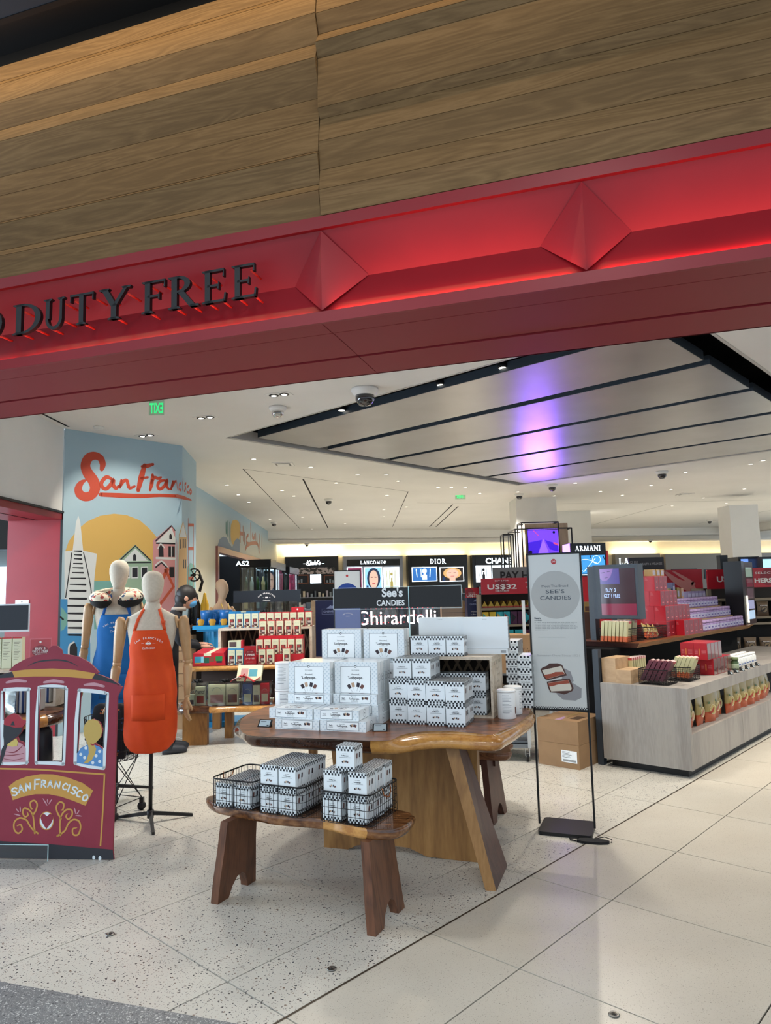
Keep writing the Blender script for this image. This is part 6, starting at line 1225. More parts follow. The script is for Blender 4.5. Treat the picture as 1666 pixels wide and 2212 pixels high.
def foil(name, lab, loc, rz, cols, w=.13, h=.19, gr=None, word=None):
    t_ = thing(name, lab, 'snack bag', loc, rz, gr); g = G(cols[0]); rows = []
    for k in range(9):
        v = k / 8; z = h * v; th = .028 * math.sin(math.pi * min(1, v * 1.05 + .0)) ** .7 + .002 if v < .97 else .002; ww = w * (1 - .06 * math.sin(math.pi * v)); row = []
        for i in range(17):
            a = 2 * math.pi * i / 16; row.append((w / 2 + ww / 2 * math.cos(a), th * math.sin(a) * (1 + .12 * math.sin(7 * v + i)), z))
        rows.append(row); 
    n0 = 3; g.grid(rows[:n0 + 1]); g.use(cols[1]); g.grid(rows[n0:])
    g.use(cols[2]); th = -.0305; g.at(frame((0, th, 0), (1, 0, 0))); g.disc(w * .55, h * .45, w * .27, 0, 20); g.use(cols[3]); g.disc(w * .55, h * .45, w * .22, .001, 20); g.use(cols[4]); g.stroke([(w * .25, h * .35), (w * .45, h * .38), (w * .6, h * .5)], [.02, .024, .016], .002); g.use(mat('leaf_green', '3f6a3a', .5) if not word else cols[4]); [g.stroke([(w * .2, h * .68), (w * .2 + .02 * math.cos(a), h * .68 + .02 * math.sin(a))], .006, .002, True, 1) for a in (0, .8, 1.6, 2.4, 3.1)]
    g.use(pwt); word and g.text(word, w * .5, h * .68, .014, z=.003, w=w * .6, bold=.02); g.at(None); g.obj('foil_pouch', t_); return t_
fo = foil('chips_bag', 'x', KP(0, 0), 0, (mat('foil_orange', 'b8522c', .25), mat('foil_gold', 'a8935a', .25), mat('foil_cream', 'c8bb92', .3), mat('foil_sand', 'b09a60', .3), mat('foil_redtext', '9c3a2c', .35)), .165, .245)
us = [-.0 + .05, .20, .42, .62, .80, .98, 1.17, 1.37, 1.56, 1.76, 1.98, 2.2, 2.42]
for i, u in enumerate(us): put(fo, 'foil', KP(u, .10 + (.05 if i in (0, 5) else 0), .3455), KZ + rnd.uniform(-.25, .1), 'orange and gold chips bag on the open lower shelf, %s from the counter end panel' % nums[i], 'orange chips bags on the lower shelf')
# red cartons
rc = mat('carton_red', 'a81a26', .3); rcd = mat('carton_red_dark', '6e1620', .35); amber = mat('print_amber', 'd0703a', .4); plast = mat('window_plastic', '6b4a48', .15, coat=1)
def redcarton(w_, d_, h_, win):
    t_ = thing('red_carton', 'x', 'box'); g = G(rc); g.box((0, 0, 0), (d_, w_, h_)); g.at(frame((0, w_, 0), (0, -1, 0)))
    if win: g.use(amber); g.stroke([(w_ * .42, h_ * .3), (w_ * .42, h_ * .62)], .012, .001); g.use(mat('print_rose', 'c9686c', .4)); [g.rect(w_ * .58, h_ * (.35 + .07 * k), w_ * .9, h_ * (.38 + .07 * k), .001) for k in range(4)]; [g.rect(w_ * .08, h_ * (.35 + .07 * k), w_ * .3, h_ * (.38 + .07 * k), .001) for k in range(4)]
    else: g.use(mat('print_rose', 'c9686c')); [g.rect(w_ * .12, h_ * (.72 + .05 * k), w_ * (.4 - .04 * k), h_ * (.745 + .05 * k), .001) for k in range(4)]
    g.at(frame((0, 0, 0), (1, 0, 0))); g.use(plast if win else rcd); g.rect(.004, .004, d_ - .004, h_ - .004, .001)
    if not win: g.use(mat('print_rose', 'c9686c')); g.ring(d_ / 2, h_ * .62, .008, .012, .002, 10); g.rect(d_ * .35, h_ * .2, d_ * .7, h_ * .26, .002)
    g.at(None); g.obj('box_body', t_); return t_
rw, rn = redcarton(.12, .095, .15, True), redcarton(.115, .11, .155, False)
k = 0
for lv in range(2):
    for a in range(5 - lv):
        for b in range(2): put(rw, 'rw', KP((1.0 if lv == 0 else .86) + a * .097, .12 + b * .122, .716 + lv * .151), KZ, 'red window-fronted carton on the grey counter, %s layer, %s along, %s file' % (['lower', 'upper'][lv], nums[a], ['front', 'rear'][b]), 'red window cartons on the counter')
for lv, (u0, n, w0, nb) in enumerate(((1.36, 6, .68, 3), (1.36, 6, .68, 3), (1.38, 4, .73, 3), (1.42, 3, .80, 2))):
    for a in range(n):
        for b in range(nb):
            if lv == 0 and 0 < a < n - 1 and b > 0: continue
            if (lv in (1, 2)) and 1 <= a < n - 1 and b == nb - 1: continue
            put(rn, 'rn', KP(u0 + a * .112, w0 + b * .117, 1.031 + lv * .1555), KZ, 'red carton on the wooden upper shelf, %s layer, %s along, %s file' % (['lowest', 'second', 'third', 'top'][lv], nums[a], nums[b]), 'red cartons on the wooden shelf')
for a in range(4): put(rn, 'rn', KP(1.60 + a * .135, .59, 1.031), KZ, 'red carton standing alone at the rim of the wooden shelf, %s along' % nums[a], 'red cartons at the shelf rim').scale = (1.2, .75, 1.0)
for a in range(3): g = G(mat('carton_gold_tan', '9a7a42', .4)); g.box((0, 0, 0), (.09, .09, .07)); g.use(plast); g.box((.01, -.001, .01), (.08, 0, .06)); g.obj('small_gold_box', label='small gold box topping the red cartons, %s in line' % nums[a], cat='box', group='gold boxes on the red cartons', loc=KP(1.43 + a * .11, .82, 1.031 + 4 * .1555 + .0005), rz=KZ)
# purple jars in three steps
lil = mat('jar_lilac', '8c76a0', .25); lilc = mat('cap_lilac', 'a48ab0', .35)
jp = thing('purple_jar', 'x', 'jar'); g = G(lil); g.lathe([(.001, 0), (.038, 0), (.042, .006), (.042, .07), (.036, .085), (.001, .085)], 16); g.use(mat('jar_label', 'a8a4bc', .4)); n_ = 8; g.add([(.0426 * math.cos(-2.6 + 2.4 * i / n_), .0426 * math.sin(-2.6 + 2.4 * i / n_), z) for i in range(n_ + 1) for z in (.015, .062)], [(2 * i, 2 * i + 2, 2 * i + 3, 2 * i + 1) for i in range(n_)]); g.use(mat('jar_print', '5a4c86', .4)); g.add([(.0431 * math.cos(-2.1 + 1.4 * i / n_), .0431 * math.sin(-2.1 + 1.4 * i / n_), z) for i in range(n_ + 1) for z in (.03, .045)], [(2 * i, 2 * i + 2, 2 * i + 3, 2 * i + 1) for i in range(n_)]); g.obj('glass_jar', jp)
g = G(lilc); g.lathe([(.038, .083), (.0405, .084), (.0405, .108), (.037, .111), (.001, .111)], 18); g.obj('lid', jp)
g = G(plw); g.box((0, 0, 0), (1.49, .12, .12)); g.obj('riser_step', label='pale riser step under the second row of purple jars', cat='riser', loc=KP(2.2, .755, 1.0305), rz=KZ); g = G(plw); g.box((0, 0, 0), (1.48, .125, .245)); g.box((0, .126, 0), (1.48, .27, .35)); g.obj('riser_step', label='taller pale riser step under the third row of purple jars', cat='riser', loc=KP(2.15, .88, 1.0305), rz=KZ)
for r_, (u0, w0, z0, n) in enumerate(((2.34, .67, 1.0305, 13), (2.28, .82, 1.151, 14), (2.23, .945, 1.276, 14))):
    for a in range(n): put(jp, 'jar', KP(u0 + a * .105 + (.03 if r_ == 0 and a > 4 else 0), w0, z0), KZ, 'purple jar on the wooden shelf, %s row from the rim, %s from the red cartons' % (nums[r_], nums[a]), 'purple jars on the upper shelf').scale = (1.17, 1.17, 1.06)
for a in range(5): g = G(mat('lilac_carton', '8b7c9e', .4)); g.box((0, 0, 0), (.11, .08, .085)); g.use(mat('jar_label', 'a8a4bc')); g.box((.01, -.001, .02), (.1, 0, .06)); g.obj('lilac_box', label='lilac carton above the top row of purple jars, %s in line' % nums[a], cat='box', group='lilac cartons on top', loc=KP(3.0 + a * .125, 1.045, 1.381), rz=KZ)
for a, (c, h_) in enumerate((('8f7a35', .13), ('4a4468', .2), ('8f7a35', .14), ('c9a080', .13))): g = G(mat('tall_pack_' + c, c, .4)); g.box((0, 0, 0), (.07, .07, h_)); g.use(mat('jar_label', 'a8a4bc')); g.box((.01, -.001, .03), (.06, 0, h_ - .04)); g.obj('tall_pack', label='%s upright pack behind the purple jars' % ['gold', 'dark violet', 'second gold', 'peach'][a], cat='box', loc=KP(2.42 + a * .13, 1.05, 1.381), rz=KZ)
# baskets with cartons on the wooden shelf
wire_basket('black wire basket on the wooden shelf below the screen, full of cream cartons', KP(.53, .70, 1.031), KZ, .34, .32, .125, sp=.018, group='black wire baskets on the wooden shelf', handles=(0, 0), vs=8)
wire_basket('black wire basket on the wooden shelf with a copper ring, holding orange foil bags', KP(.93, .66, 1.031), KZ, .41, .26, .12, sp=.018, group='black wire baskets on the wooden shelf', handles=(0, 1), vs=8)
for i in range(7): barw('c', .60, .725 + i * .038, 1.035, 'cream and orange carton upright in the shelf basket under the screen, %s from the rim' % nums[i], 'cream cartons in the shelf basket', 0, R(-6))
for i in range(4): barw('c', .76, .74 + i * .05, 1.035, 'cream carton in the rear of the shelf basket under the screen, %s from the rim' % nums[i], 'cream cartons in the rear of the shelf basket', 0, R(-6))
for i in range(3): 
    o = put(fo, 'foil', KP(.97 + i * .10, .75, 1.05), KZ, 'orange foil bag slumped in the wire basket on the wooden shelf, %s along' % nums[i], 'foil bags in the shelf basket'); o.rotation_euler = (Matrix.Rotation(KZ, 4, 'Z') @ Matrix.Rotation(R(-18), 4, 'X') @ Matrix.Rotation(R(18 + 10 * i), 4, 'Y')).to_euler(); o.scale = (.62, .62, .62)
# promotional screen
sc_ = thing('display_screen', 'promotional screen in slate housing reading BUY 3 GET 1 FREE over the wooden shelf', 'screen', KP(.60, .64, 0), KZ)
g = G(slate); g.box((.0, -.02, 1.25), (.05, .40, 1.755)); g.use(mat('mesh_slate', '3d4650', .6)); g.box((.05, .0, 1.24), (.18, .46, 1.77)); g.obj('housing', sc_)
g = G(slate); g.box((.07, .47, 1.031), (.14, .53, 1.76)); g.obj('post', sc_)
scr = mat('screen_picture', '2a1018', .12, emit=.35); g = G(scr); g.at(frame((-.002, .36, 1.28), (0, -1, 0))); g.rect(0, 0, .355, .45); g.use(mat('screen_violet', '3c3070', .12, emit=.55)); g.rect(0, .30, .2, .45, .001); g.use(mat('screen_rose', '6a1530', .12, emit=.4)); g.rect(0, 0, .355, .11, .001)
g.use(mat('screen_skin', '6a4a86', .12, emit=.6)); g.prism([(.0, .36), (.03, .33), (.07, .335), (.11, .37), (.13, .42), (.14, .45), (.0, .45)], .0015, .0015); g.use(mat('screen_ink', '2a1a48', .12, emit=.3)); g.stroke([(.02, .41), (.05, .415)], .006, .002); g.stroke([(.08, .42), (.11, .425)], .006, .002); g.stroke([(.05, .36), (.08, .365)], .005, .002)
g.use(mat('screen_text', '9fb4e6', .3, emit=.9)); g.text('BUY 3', .105, .225, .036, w=.10, z=.002); g.text('GET 1 FREE', .115, .17, .036, w=.165, z=.002); g.obj('screen_face', sc_)
ms = thing('mirror_tower', 'slim dark tower with stacked lit mirror panels at the wooden shelf end', 'display tower', KP(3.72, .62, 1.031), KZ)
g = G(mat('tower_black', '131214', .4)); g.box((0, 0, 0), (.10, .22, .80)); g.obj('side_panel', ms); g = G(mat('tower_brown', '3b2622', .5)); g.box((.10, 0, 0), (.46, .2, .79)); g.obj('body', ms)
for i, (z0, z1, c, e) in enumerate(((.60, .72, '7f9a8c', .5), (.47, .58, '6b3340', .2), (.32, .45, '6a565e', .2), (.19, .30, '8d8fae', .8), (.06, .17, '9fb6cc', .9))): g = G(mat('mirror_' + c, c, .1, emit=e)); g.box((.15, -.006, z0), (.40, .0, z1)); g.obj('mirror_panel', ms)
g = G(mat('strip_lens', 'fff6dc')); g.box((.112, -.012, .02), (.128, 0, .36)); g.obj('light_bar', ms)
cp_ = thing('acrylic_poster', 'small white leaflet with a red building picture standing beside the screen', 'leaflet', KP(1.22, 1.02, 1.031), KZ); g = G(paper); g.at(frame((0, .1, .38), (0, -1, 0))); g.rect(0, 0, .1, .27); g.use(rdb); g.rect(.02, .03, .08, .09, .001); g.use(inkd); [g.rect(.02, .2 - k * .02, .08, .205 - k * .02, .001) for k in range(4)]; g.obj('sheet', cp_); g = G(plw); g.at(None); g.box((0, 0, 0), (.08, .12, .37)); 
for k in range(5): g.use(crw); g.tube([(-.004, .02 + .04 * (k % 2), .02 + .07 * k), (-.008, .06 - .04 * (k % 2), .09 + .07 * k)], .01, 6)
g.obj('braided_block', cp_)
# white bottles, green jar and small cartons on the counter
wb_ = thing('supplement_bottle', 'x', 'bottle'); g = G(mat('bottle_white', 'd3d4d0', .3)); g.lathe([(.001, 0), (.034, 0), (.036, .004), (.036, .075), (.026, .09), (.001, .09)], 16); g.use(mat('label_blue_pink', '5a6a9a', .4)); n_ = 6; g.add([(.0366 * math.cos(-2.3 + 1.6 * i / n_), .0366 * math.sin(-2.3 + 1.6 * i / n_), z) for i in range(n_ + 1) for z in (.02, .032)], [(2 * i, 2 * i + 2, 2 * i + 3, 2 * i + 1) for i in range(n_)]); g.obj('bottle_body', wb_); g = G(mat('cap_white', 'e2e2de', .35)); g.lathe([(.027, .088), (.029, .089), (.029, .112), (.001, .113)], 16); g.obj('cap', wb_)
for a in range(9):
    for b in range(2): put(wb_, 'wb', KP(1.62 + a * .085, .16 + b * .085, .7155), KZ, 'white supplement bottle on the grey counter, %s along from the red cartons, %s file' % (nums[a], ['front', 'rear'][b]), 'white bottles on the counter')
gj = thing('green_jar', 'olive green glass jar beside the red cartons on the grey counter', 'jar', KP(1.53, .10, .7155)); g = G(mat('glass_olive', '3e5030', .15)); g.lathe([(.001, 0), (.035, 0), (.038, .005), (.038, .07), (.03, .085), (.03, .095), (.001, .095)], 18); g.use(mat('label_pale_green', '9aa88c', .4)); g.lathe([(.0385, .015), (.0387, .02), (.0387, .055), (.0385, .06)], 18); g.obj('glass_body', gj); g = G(mat('cap_green', '5c6b44', .4)); g.lathe([(.034, .095), (.036, .096), (.036, .12), (.001, .121)], 18); g.obj('lid', gj)
g = G(mat('bottle_navy', '1c2430', .3)); g.lathe([(.001, 0), (.03, 0), (.032, .01), (.032, .1), (.02, .12), (.001, .125)], 16); g.obj('dark_jar', label='dark navy jar directly behind the olive jar', cat='jar', loc=KP(1.56, .185, .7155))
for a in range(3): g = G(paper); g.box((0, 0, 0), (.06, .05, .1)); g.use(rdb); g.box((.01, -.001, .05), (.05, 0, .053)); g.obj('white_carton_small', label='small white carton with a red line behind the supplement bottles, %s in line' % nums[a], cat='box', group='small white cartons', loc=KP(1.62 + a * .07, .42, .7155 + .13), rz=KZ)
g = G(plw); g.box((0, 0, 0), (.3, .1, .129)); g.obj('riser_block', label='pale riser under the small white cartons', cat='riser', loc=KP(1.60, .40, .7155), rz=KZ)
for a in range(6): tg = tag('small black price tag clipped over the counter front edge, %s from the red cartons' % nums[a], KP(1.12 + a * .17, .005, .716), KZ, .06, .03); tg['group'] = 'price tags along the grey counter'
# ================================================================ BACK OF THE SHOP
# serif capitals drawn as strokes: thick stems, thin bars and small feet
def serif(g, word, x, y, h, z=0, stem=.17, thin=.06, gap=.16, depth=None):
    """flat or extruded roman capitals; returns the width"""
    def box(x0, y0, x1, y1):
        P = [(x + x0 * h, y + y0 * h), (x + x1 * h, y + y0 * h), (x + x1 * h, y + y1 * h), (x + x0 * h, y + y1 * h)]; poly(P)
    def poly(P, holes=()):
        if depth: g.prism(P, z - depth, z, holes)
        else: g.prism(P, z, z, holes)
    def bar(x0, y0, x1, y1, w):
        dx, dy = x1 - x0, y1 - y0; w_ = w / 2 * math.hypot(dx, dy) / max(abs(dy), 1e-6) if abs(dy) > abs(dx) * .3 else 0
        poly([(x + (x0 - w_) * h, y + y0 * h), (x + (x0 + w_) * h, y + y0 * h), (x + (x1 + w_) * h, y + y1 * h), (x + (x1 - w_) * h, y + y1 * h)])
    def foot(xc, yb, w=.34, up=1): poly([(x + (xc - w / 2) * h, y + yb * h), (x + (xc + w / 2) * h, y + yb * h), (x + (xc + w / 2) * h, y + (yb + .035 * up) * h), (x + (xc + .1) * h, y + (yb + .07 * up) * h), (x + (xc - .1) * h, y + (yb + .07 * up) * h), (x + (xc - w / 2) * h, y + (yb + .035 * up) * h)])
    def bowl(cx_, cy_, rx, ry, a0, a1, tv=stem, th=thin, n=18):
        o, i_ = [], []
        for k in range(n + 1):
            a = R(a0 + (a1 - a0) * k / n); c, s_ = math.cos(a), math.sin(a); o.append((x + (cx_ + rx * c) * h, y + (cy_ + ry * s_) * h)); i_.append((x + (cx_ + (rx - tv) * c) * h, y + (cy_ + (ry - th) * s_) * h))
        if abs(a1 - a0) >= 360: poly(o[:-1], [i_[:-1]])
        else: poly(o + i_[::-1])
    def stem_(xc): box(xc - stem / 2, 0, xc + stem / 2, 1); foot(xc, 0); foot(xc, 1, up=-1)
    def tipv(xc, y0, y1, lean=.04): poly([(x + xc * h, y + y0 * h), (x + (xc + .05) * h, y + y0 * h), (x + (xc + .05 + lean) * h, y + y1 * h), (x + (xc + .03) * h, y + y1 * h)])
    xs = x
    for ch in word:
        if ch == ' ': x += .35 * h; continue
        if ch == 'D': stem_(.2); bowl(.28, .5, .56, .5, -90, 90); w = .86
        elif ch == 'O' or ch == 'Ô':
            bowl(.46, .5, .46, .51, 0, 360); w = .92
            if ch == 'Ô': bar(.3, 1.1, .46, 1.24, .07); bar(.62, 1.1, .46, 1.24, .07)
        elif ch == 'C': bowl(.48, .5, .48, .51, 42, 318); tipv(.80, .62, .90); tipv(.80, .1, .32); w = .92
        elif ch == 'U': bar(.2, .35, .2, 1, stem); foot(.2, 1, up=-1); bar(.74, .35, .74, 1, thin * 1.4); foot(.74, 1, .28, -1); bowl(.455, .36, .34, .38, 180, 360, stem * .7, thin * 1.5); w = .92
        elif ch == 'T': box(.33, 0, .33 + stem, 1); foot(.33 + stem / 2, 0); box(.0, 1 - thin, .84, 1); tipv(.0, .76, 1, .0); tipv(.78, .76, 1, .0); w = .84
        elif ch == 'Y': box(.33, 0, .33 + stem, .46); foot(.33 + stem / 2, 0); bar(.41, .42, .12, 1, stem); bar(.42, .42, .76, 1, thin * 1.4); foot(.12, 1, .3, -1); foot(.76, 1, .26, -1); w = .86
        elif ch == 'F': stem_(.2); box(.2, 1 - thin, .7, 1); tipv(.66, .76, 1, .0); box(.2, .48, .52, .48 + thin); tipv(.5, .40, .62, 0); w = .72
        elif ch == 'E': stem_(.2); box(.2, 1 - thin, .7, 1); tipv(.66, .76, 1, .0); box(.2, .48, .52, .48 + thin); tipv(.5, .40, .62, 0); box(.2, 0, .74, thin); tipv(.69, 0, .26, .03); w = .78
        elif ch == 'R': stem_(.2); bowl(.28, .74, .36, .26, -90, 90); bar(.38, .5, .72, 0, stem * .95); foot(.76, 0, .24); w = .82
        elif ch == 'I': stem_(.18); w = .36
        elif ch == 'L': stem_(.2); box(.2, 0, .7, thin); tipv(.66, 0, .28, .02); w = .74
        elif ch == 'A': bar(.12, 0, .40, 1, thin * 1.3); bar(.70, 0, .42, 1, stem); box(.22, .32, .62, .32 + thin); foot(.12, 0, .26); foot(.71, 0, .32); w = .84
        elif ch == 'N': bar(.16, 0, .16, 1, thin * 1.4); bar(.18, 1, .78, 0, stem); bar(.78, 0, .78, 1, thin * 1.4); foot(.16, 0, .28); foot(.78, 1, .28, -1); foot(.14, 1, .2, -1); w = .94
        elif ch == 'M': bar(.14, 0, .18, 1, thin * 1.3); bar(.20, 1, .52, .05, stem * .9); bar(.52, .05, .84, 1, thin * 1.3); bar(.88, 0, .86, 1, stem); foot(.14, 0, .26); foot(.88, 0, .34); w = 1.08
        else: w = .5
        x += (w + gap) * h
    return x - xs
def glow(c, e): return mat('lit_%s_%s' % (c, e), c, .4, emit=e)
def BWp(px, py, off=.3):                    # pixel on the plane parallel to the back wall
    o = BW(0, off); p = onv(px, py, (o.x, o.y), (bw_d.x, bw_d.y)); return ((p.x - o.x) * bw_d.x + (p.y - o.y) * bw_d.y, p.z)
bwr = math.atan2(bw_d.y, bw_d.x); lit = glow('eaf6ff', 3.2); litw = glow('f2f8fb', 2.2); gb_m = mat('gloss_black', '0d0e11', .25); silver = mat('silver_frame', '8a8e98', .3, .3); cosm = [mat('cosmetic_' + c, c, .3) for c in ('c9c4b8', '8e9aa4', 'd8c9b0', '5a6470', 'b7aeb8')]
warm = (1, .80, .48)
def unit(lab, name, px0, px1, pyt, frame_m, header=None, hdr_y=None, screens=(), extra=None, htext=None):
    s0, z1 = BWp(px0, pyt); s1, _ = BWp(px1, pyt); w = s1 - s0; t_ = thing(name, lab, 'display wall unit', BW(s0, .3), bwr)
    g = G(frame_m); g.box((0, 0, 0), (w, .26, z1)); g.obj('cabinet', t_)
    if hdr_y: 
        za, zb = BWp(px0, hdr_y[0])[1], BWp(px0, hdr_y[1])[1]; g = G(gb_m); g.box((.12, -.03, zb), (w - .12, -.001, za)); g.obj('header_panel', t_)
        g = G(lit); g.at(frame((0, -.034, 0), (1, 0, 0))); htext(g, w, za, zb); g.obj('lettering', t_)
    for (a, b, c, d, fn) in screens:
        xa, za = BWp(a, b); xb, zb = BWp(c, d); g = G(lit); g.at(frame((xa - s0, -.02, zb), (1, 0, 0))); g.rect(-.03, -.03, xb - xa + .03, za - zb + .03, 0); fn(g, xb - xa, za - zb); g.obj('lightbox', t_)
    # shelves with bottles below
    for zz in (.55, .95, 1.35):
        g = G(silver); g.box((.15, -.14, zz), (w - .15, -.001, zz + .03)); g.obj('shelf', t_)
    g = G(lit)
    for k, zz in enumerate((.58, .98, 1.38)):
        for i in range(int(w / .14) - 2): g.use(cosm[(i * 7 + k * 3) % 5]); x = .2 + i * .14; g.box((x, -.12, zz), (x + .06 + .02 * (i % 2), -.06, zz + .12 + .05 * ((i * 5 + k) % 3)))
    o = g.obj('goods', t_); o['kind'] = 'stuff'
    # hidden cove lamps behind both flanks and above
    for s_, (u_, ww, hh, zc, rotz) in (('s', (s1 + .10, .05, 2.2, 1.5, 0)),):
        lamp('AREA', BW(u_, .24, zc), 13, warm, BW(u_, -.2, zc), hh, sizey=.12)
    o = lamp('AREA', BW((s0 + s1) / 2, .16, z1 + .03), 15, warm, BW((s0 + s1) / 2, -.10, z1 + .6), w, sizey=.06)
    return t_, s0, w, z1
lb_b, lb_p, lb_g = glow('2c5c94', 1.2), glow('c9a898', 1.3), glow('cfe3dc', 1.6)
def face(hair, bg, blue=False):
    def fn(g, w, h):
        g.use(bg); g.rect(0, 0, w, h, .002); c = w * .52; g.use(hair); g.prism([(c + w * .40 * math.cos(a), h * .58 + h * .42 * math.sin(a)) for a in [2 * math.pi * i / 20 for i in range(20)]], .003, .003); g.use(lb_p)
        g.prism([(c + w * .27 * math.cos(a), h * .56 + h * .34 * math.sin(a) * (1.15 if math.sin(a) < 0 else 1)) for a in [2 * math.pi * i / 20 for i in range(20)]], .004, .004); g.rect(c - w * .13, 0, c + w * .13, h * .25, .0035)
        g.use(glow('5a3a38', .4)); g.stroke([(c - w * .16, h * .62), (c - w * .06, h * .625)], h * .03, .005); g.stroke([(c + w * .06, h * .625), (c + w * .16, h * .62)], h * .03, .005); g.use(glow('b03a44', .9)); g.stroke([(c - w * .07, h * .36), (c + w * .07, h * .36)], h * .035, .005)
        g.use(glow('1c3c70', .7)); g.rect(w * .08, 0, w * .2, h * .3, .005)
    return fn
def bottle_ad(bg, fg):
    def fn(g, w, h):
        g.use(bg); g.rect(0, 0, w, h, .002); g.use(fg); g.rect(w * .40, h * .08, w * .60, h * .45, .004); g.rect(w * .46, h * .45, w * .54, h * .6, .004); g.disc(w * .5, h * .75, w * .10, .004, 12); [g.stroke([(w * (.15 + .2 * k), h * .9), (w * (.18 + .18 * k), h * .3)], w * .03, .003) for k in range(4)]
    return fn
def t_kiehls(g, w, za, zb): g.text("Kiehl's", w * .52, zb + (za - zb) * .36, .16, w=w * .27, skew=.3, bold=.03); g.rect(w * .33, zb + (za - zb) * .48, w * .38, zb + (za - zb) * .52); g.rect(w * .68, zb + (za - zb) * .48, w * .73, zb + (za - zb) * .52); g.stroke([(w * .42, zb + .08), (w * .52, zb + .12), (w * .64, zb + .14)], .03)
ku = unit('black cosmetics wall unit with a glowing script sign over a leaf patterned frieze', 'display_unit', 616, 731, 1203, gb_m, 1, (1210, 1227), [(672, 1243, 692, 1258, lambda g, w, h: (g.use(glow('f4f8ff', 3)), g.rect(0, 0, w, h, .002)))], htext=t_kiehls)
t_, s0, w, z1 = ku; za, zb = BWp(620, 1227)[1], BWp(620, 1241)[1]; fz = mottled('floral_frieze', '3a3a3a', 'b9aeb0', (9, 9, 9), .6, 2, lo=.47, hi=.53); g = G(fz); g.box((.12, -.02, zb), (w - .12, -.001, za)); g.obj('frieze_panel', t_)
wc = mat('copper_wood', '7e4a34', .5)
for a, b in ((624, 667), (699, 726)):
    xa, za = BWp(a, 1242); xb, zb = BWp(b, 1261); g = G(wc); x0, x1 = xa - s0, xb - s0; g.box((x0, -.06, za - .04), (x1, 0, za)); g.box((x0, -.06, zb), (x1, 0, zb + .04)); g.box((x0, -.06, zb), (x0 + .04, 0, za)); g.box((x1 - .04, -.06, zb), (x1, 0, za)); g.use(cosm[1]); [g.box((x0 + .1 + .11 * k, -.04, zb + .04), (x0 + .16 + .11 * k, -.01, zb + .14 + .04 * (k % 2))) for k in range(4)]; g.obj('wood_niche', t_)
def sft(word, kx, hh=.5):
    def fn(g, w, za, zb):
        h = (za - zb) * hh; q = G(lit); tw = serif(q, word, 0, 0, h); serif(g, word, w * kx - tw / 2, zb + (za - zb) * (1 - hh) / 2, h)
        if word.startswith('LANC'): [g.disc(w * kx + tw / 2 + h * (.5 + .3 * math.cos(a)), zb + (za - zb) * .5 + h * .3 * math.sin(a), h * .22, 0, 10) for a in (.5, 1.8, 3.2, 4.4)]; g.stroke([(w * kx + tw / 2 + h * .3, zb + (za - zb) * .3), (w * kx + tw / 2 + h * .6, zb + (za - zb) * .6)], h * .12)
    return fn
unit('silver framed cosmetics wall unit with a large portrait lightbox', 'display_unit', 742, 870, 1202, silver, 1, (1209, 1223), [(751, 1227, 782, 1280, bottle_ad(glow('7a2c50', .9), glow('c8507c', 1.2))), (788, 1227, 825, 1280, face(glow('2a3c58', .6), glow('7eb4dc', 1.5))), (830, 1227, 862, 1280, bottle_ad(lb_g, glow('a89a5a', .9)))], htext=sft('LANCÔME', .47, .50))
unit('black perfume wall unit with a short serif sign and two wide lightboxes', 'display_unit', 881, 1009, 1200, gb_m, 1, (1205, 1222), [(891, 1227, 943, 1254, bottle_ad(glow('2c62a4', 1.4), glow('d4ecff', 2))), (951, 1227, 1001, 1254, face(glow('c9a06a', 1.2), glow('3a3230', .5)))], htext=sft('DIOR', .5, .62))
def t_chanel(g, w, za, zb): g.text('CHANEL', w * .46, zb + (za - zb) * .22, .22, w=w * .50, bold=.025)
unit('black perfume wall unit partly behind the grey PAY HERE sign', 'display_unit', 1020, 1152, 1199, gb_m, 1, (1203, 1222), [(1029, 1223, 1060, 1255, bottle_ad(glow('d8e6ee', 2), glow('2a2a2e', .3))), (1064, 1223, 1120, 1250, lambda g, w, h: (g.use(glow('eef4f8', 2.4)), g.rect(0, 0, w, h, .002)))], htext=t_chanel)
grym = mat('champagne_grey', '8f8a84', .5)
def t_la(g, w, za, zb): serif(g, 'LA', w * .07, zb + .12, .26)
def unit_g(lab, a, b, fn, scr=()):
    s0, z1 = BWp(a, 1197); s1, _ = BWp(b, 1197); w = s1 - s0; t_ = thing('display_unit', lab, 'display wall unit', BW(s0, .3), bwr); g = G(grym); g.box((0, 0, 0), (w, .26, z1)); g.obj('cabinet', t_)
    g = G(lit); g.at(frame((0, -.012, 0), (1, 0, 0))); fn(g, w, z1, z1 - .55); g.obj('lettering', t_)
    for (xa, xb, za, zb, m_) in scr: g = G(slate); g.box((w * xa, -.03, zb - .04), (w * xb, -.001, za + .04)); g.obj('niche_frame', t_); g = G(m_); g.box((w * xa + .1, -.034, zb), (w * xb - .1, -.031, za)); g.obj('lightbox', t_)
    lamp('AREA', BW((s0 + s1) / 2, .16, z1 + .03), 17, warm, BW((s0 + s1) / 2, -.1, z1 + .6), w, sizey=.06); lamp('AREA', BW(s1 + .1, .24, 1.5), 13, warm, BW(s1 + .1, -.2, 1.5), 2.2, sizey=.12)
unit_g('grey cosmetics wall unit with two large serif letters behind the HEALTH & WELLNESS sign', 1329, 1426, t_la, ((.5, .95, 2.0, 1.7, glow('7aa4dc', 1.2)),))
def t_lap(g, w, za, zb): g.use(glow('d8d6cc', 1.6)); g.text('la prairie', w * .73, zb + .22, .16, w=w * .30, bold=.0)
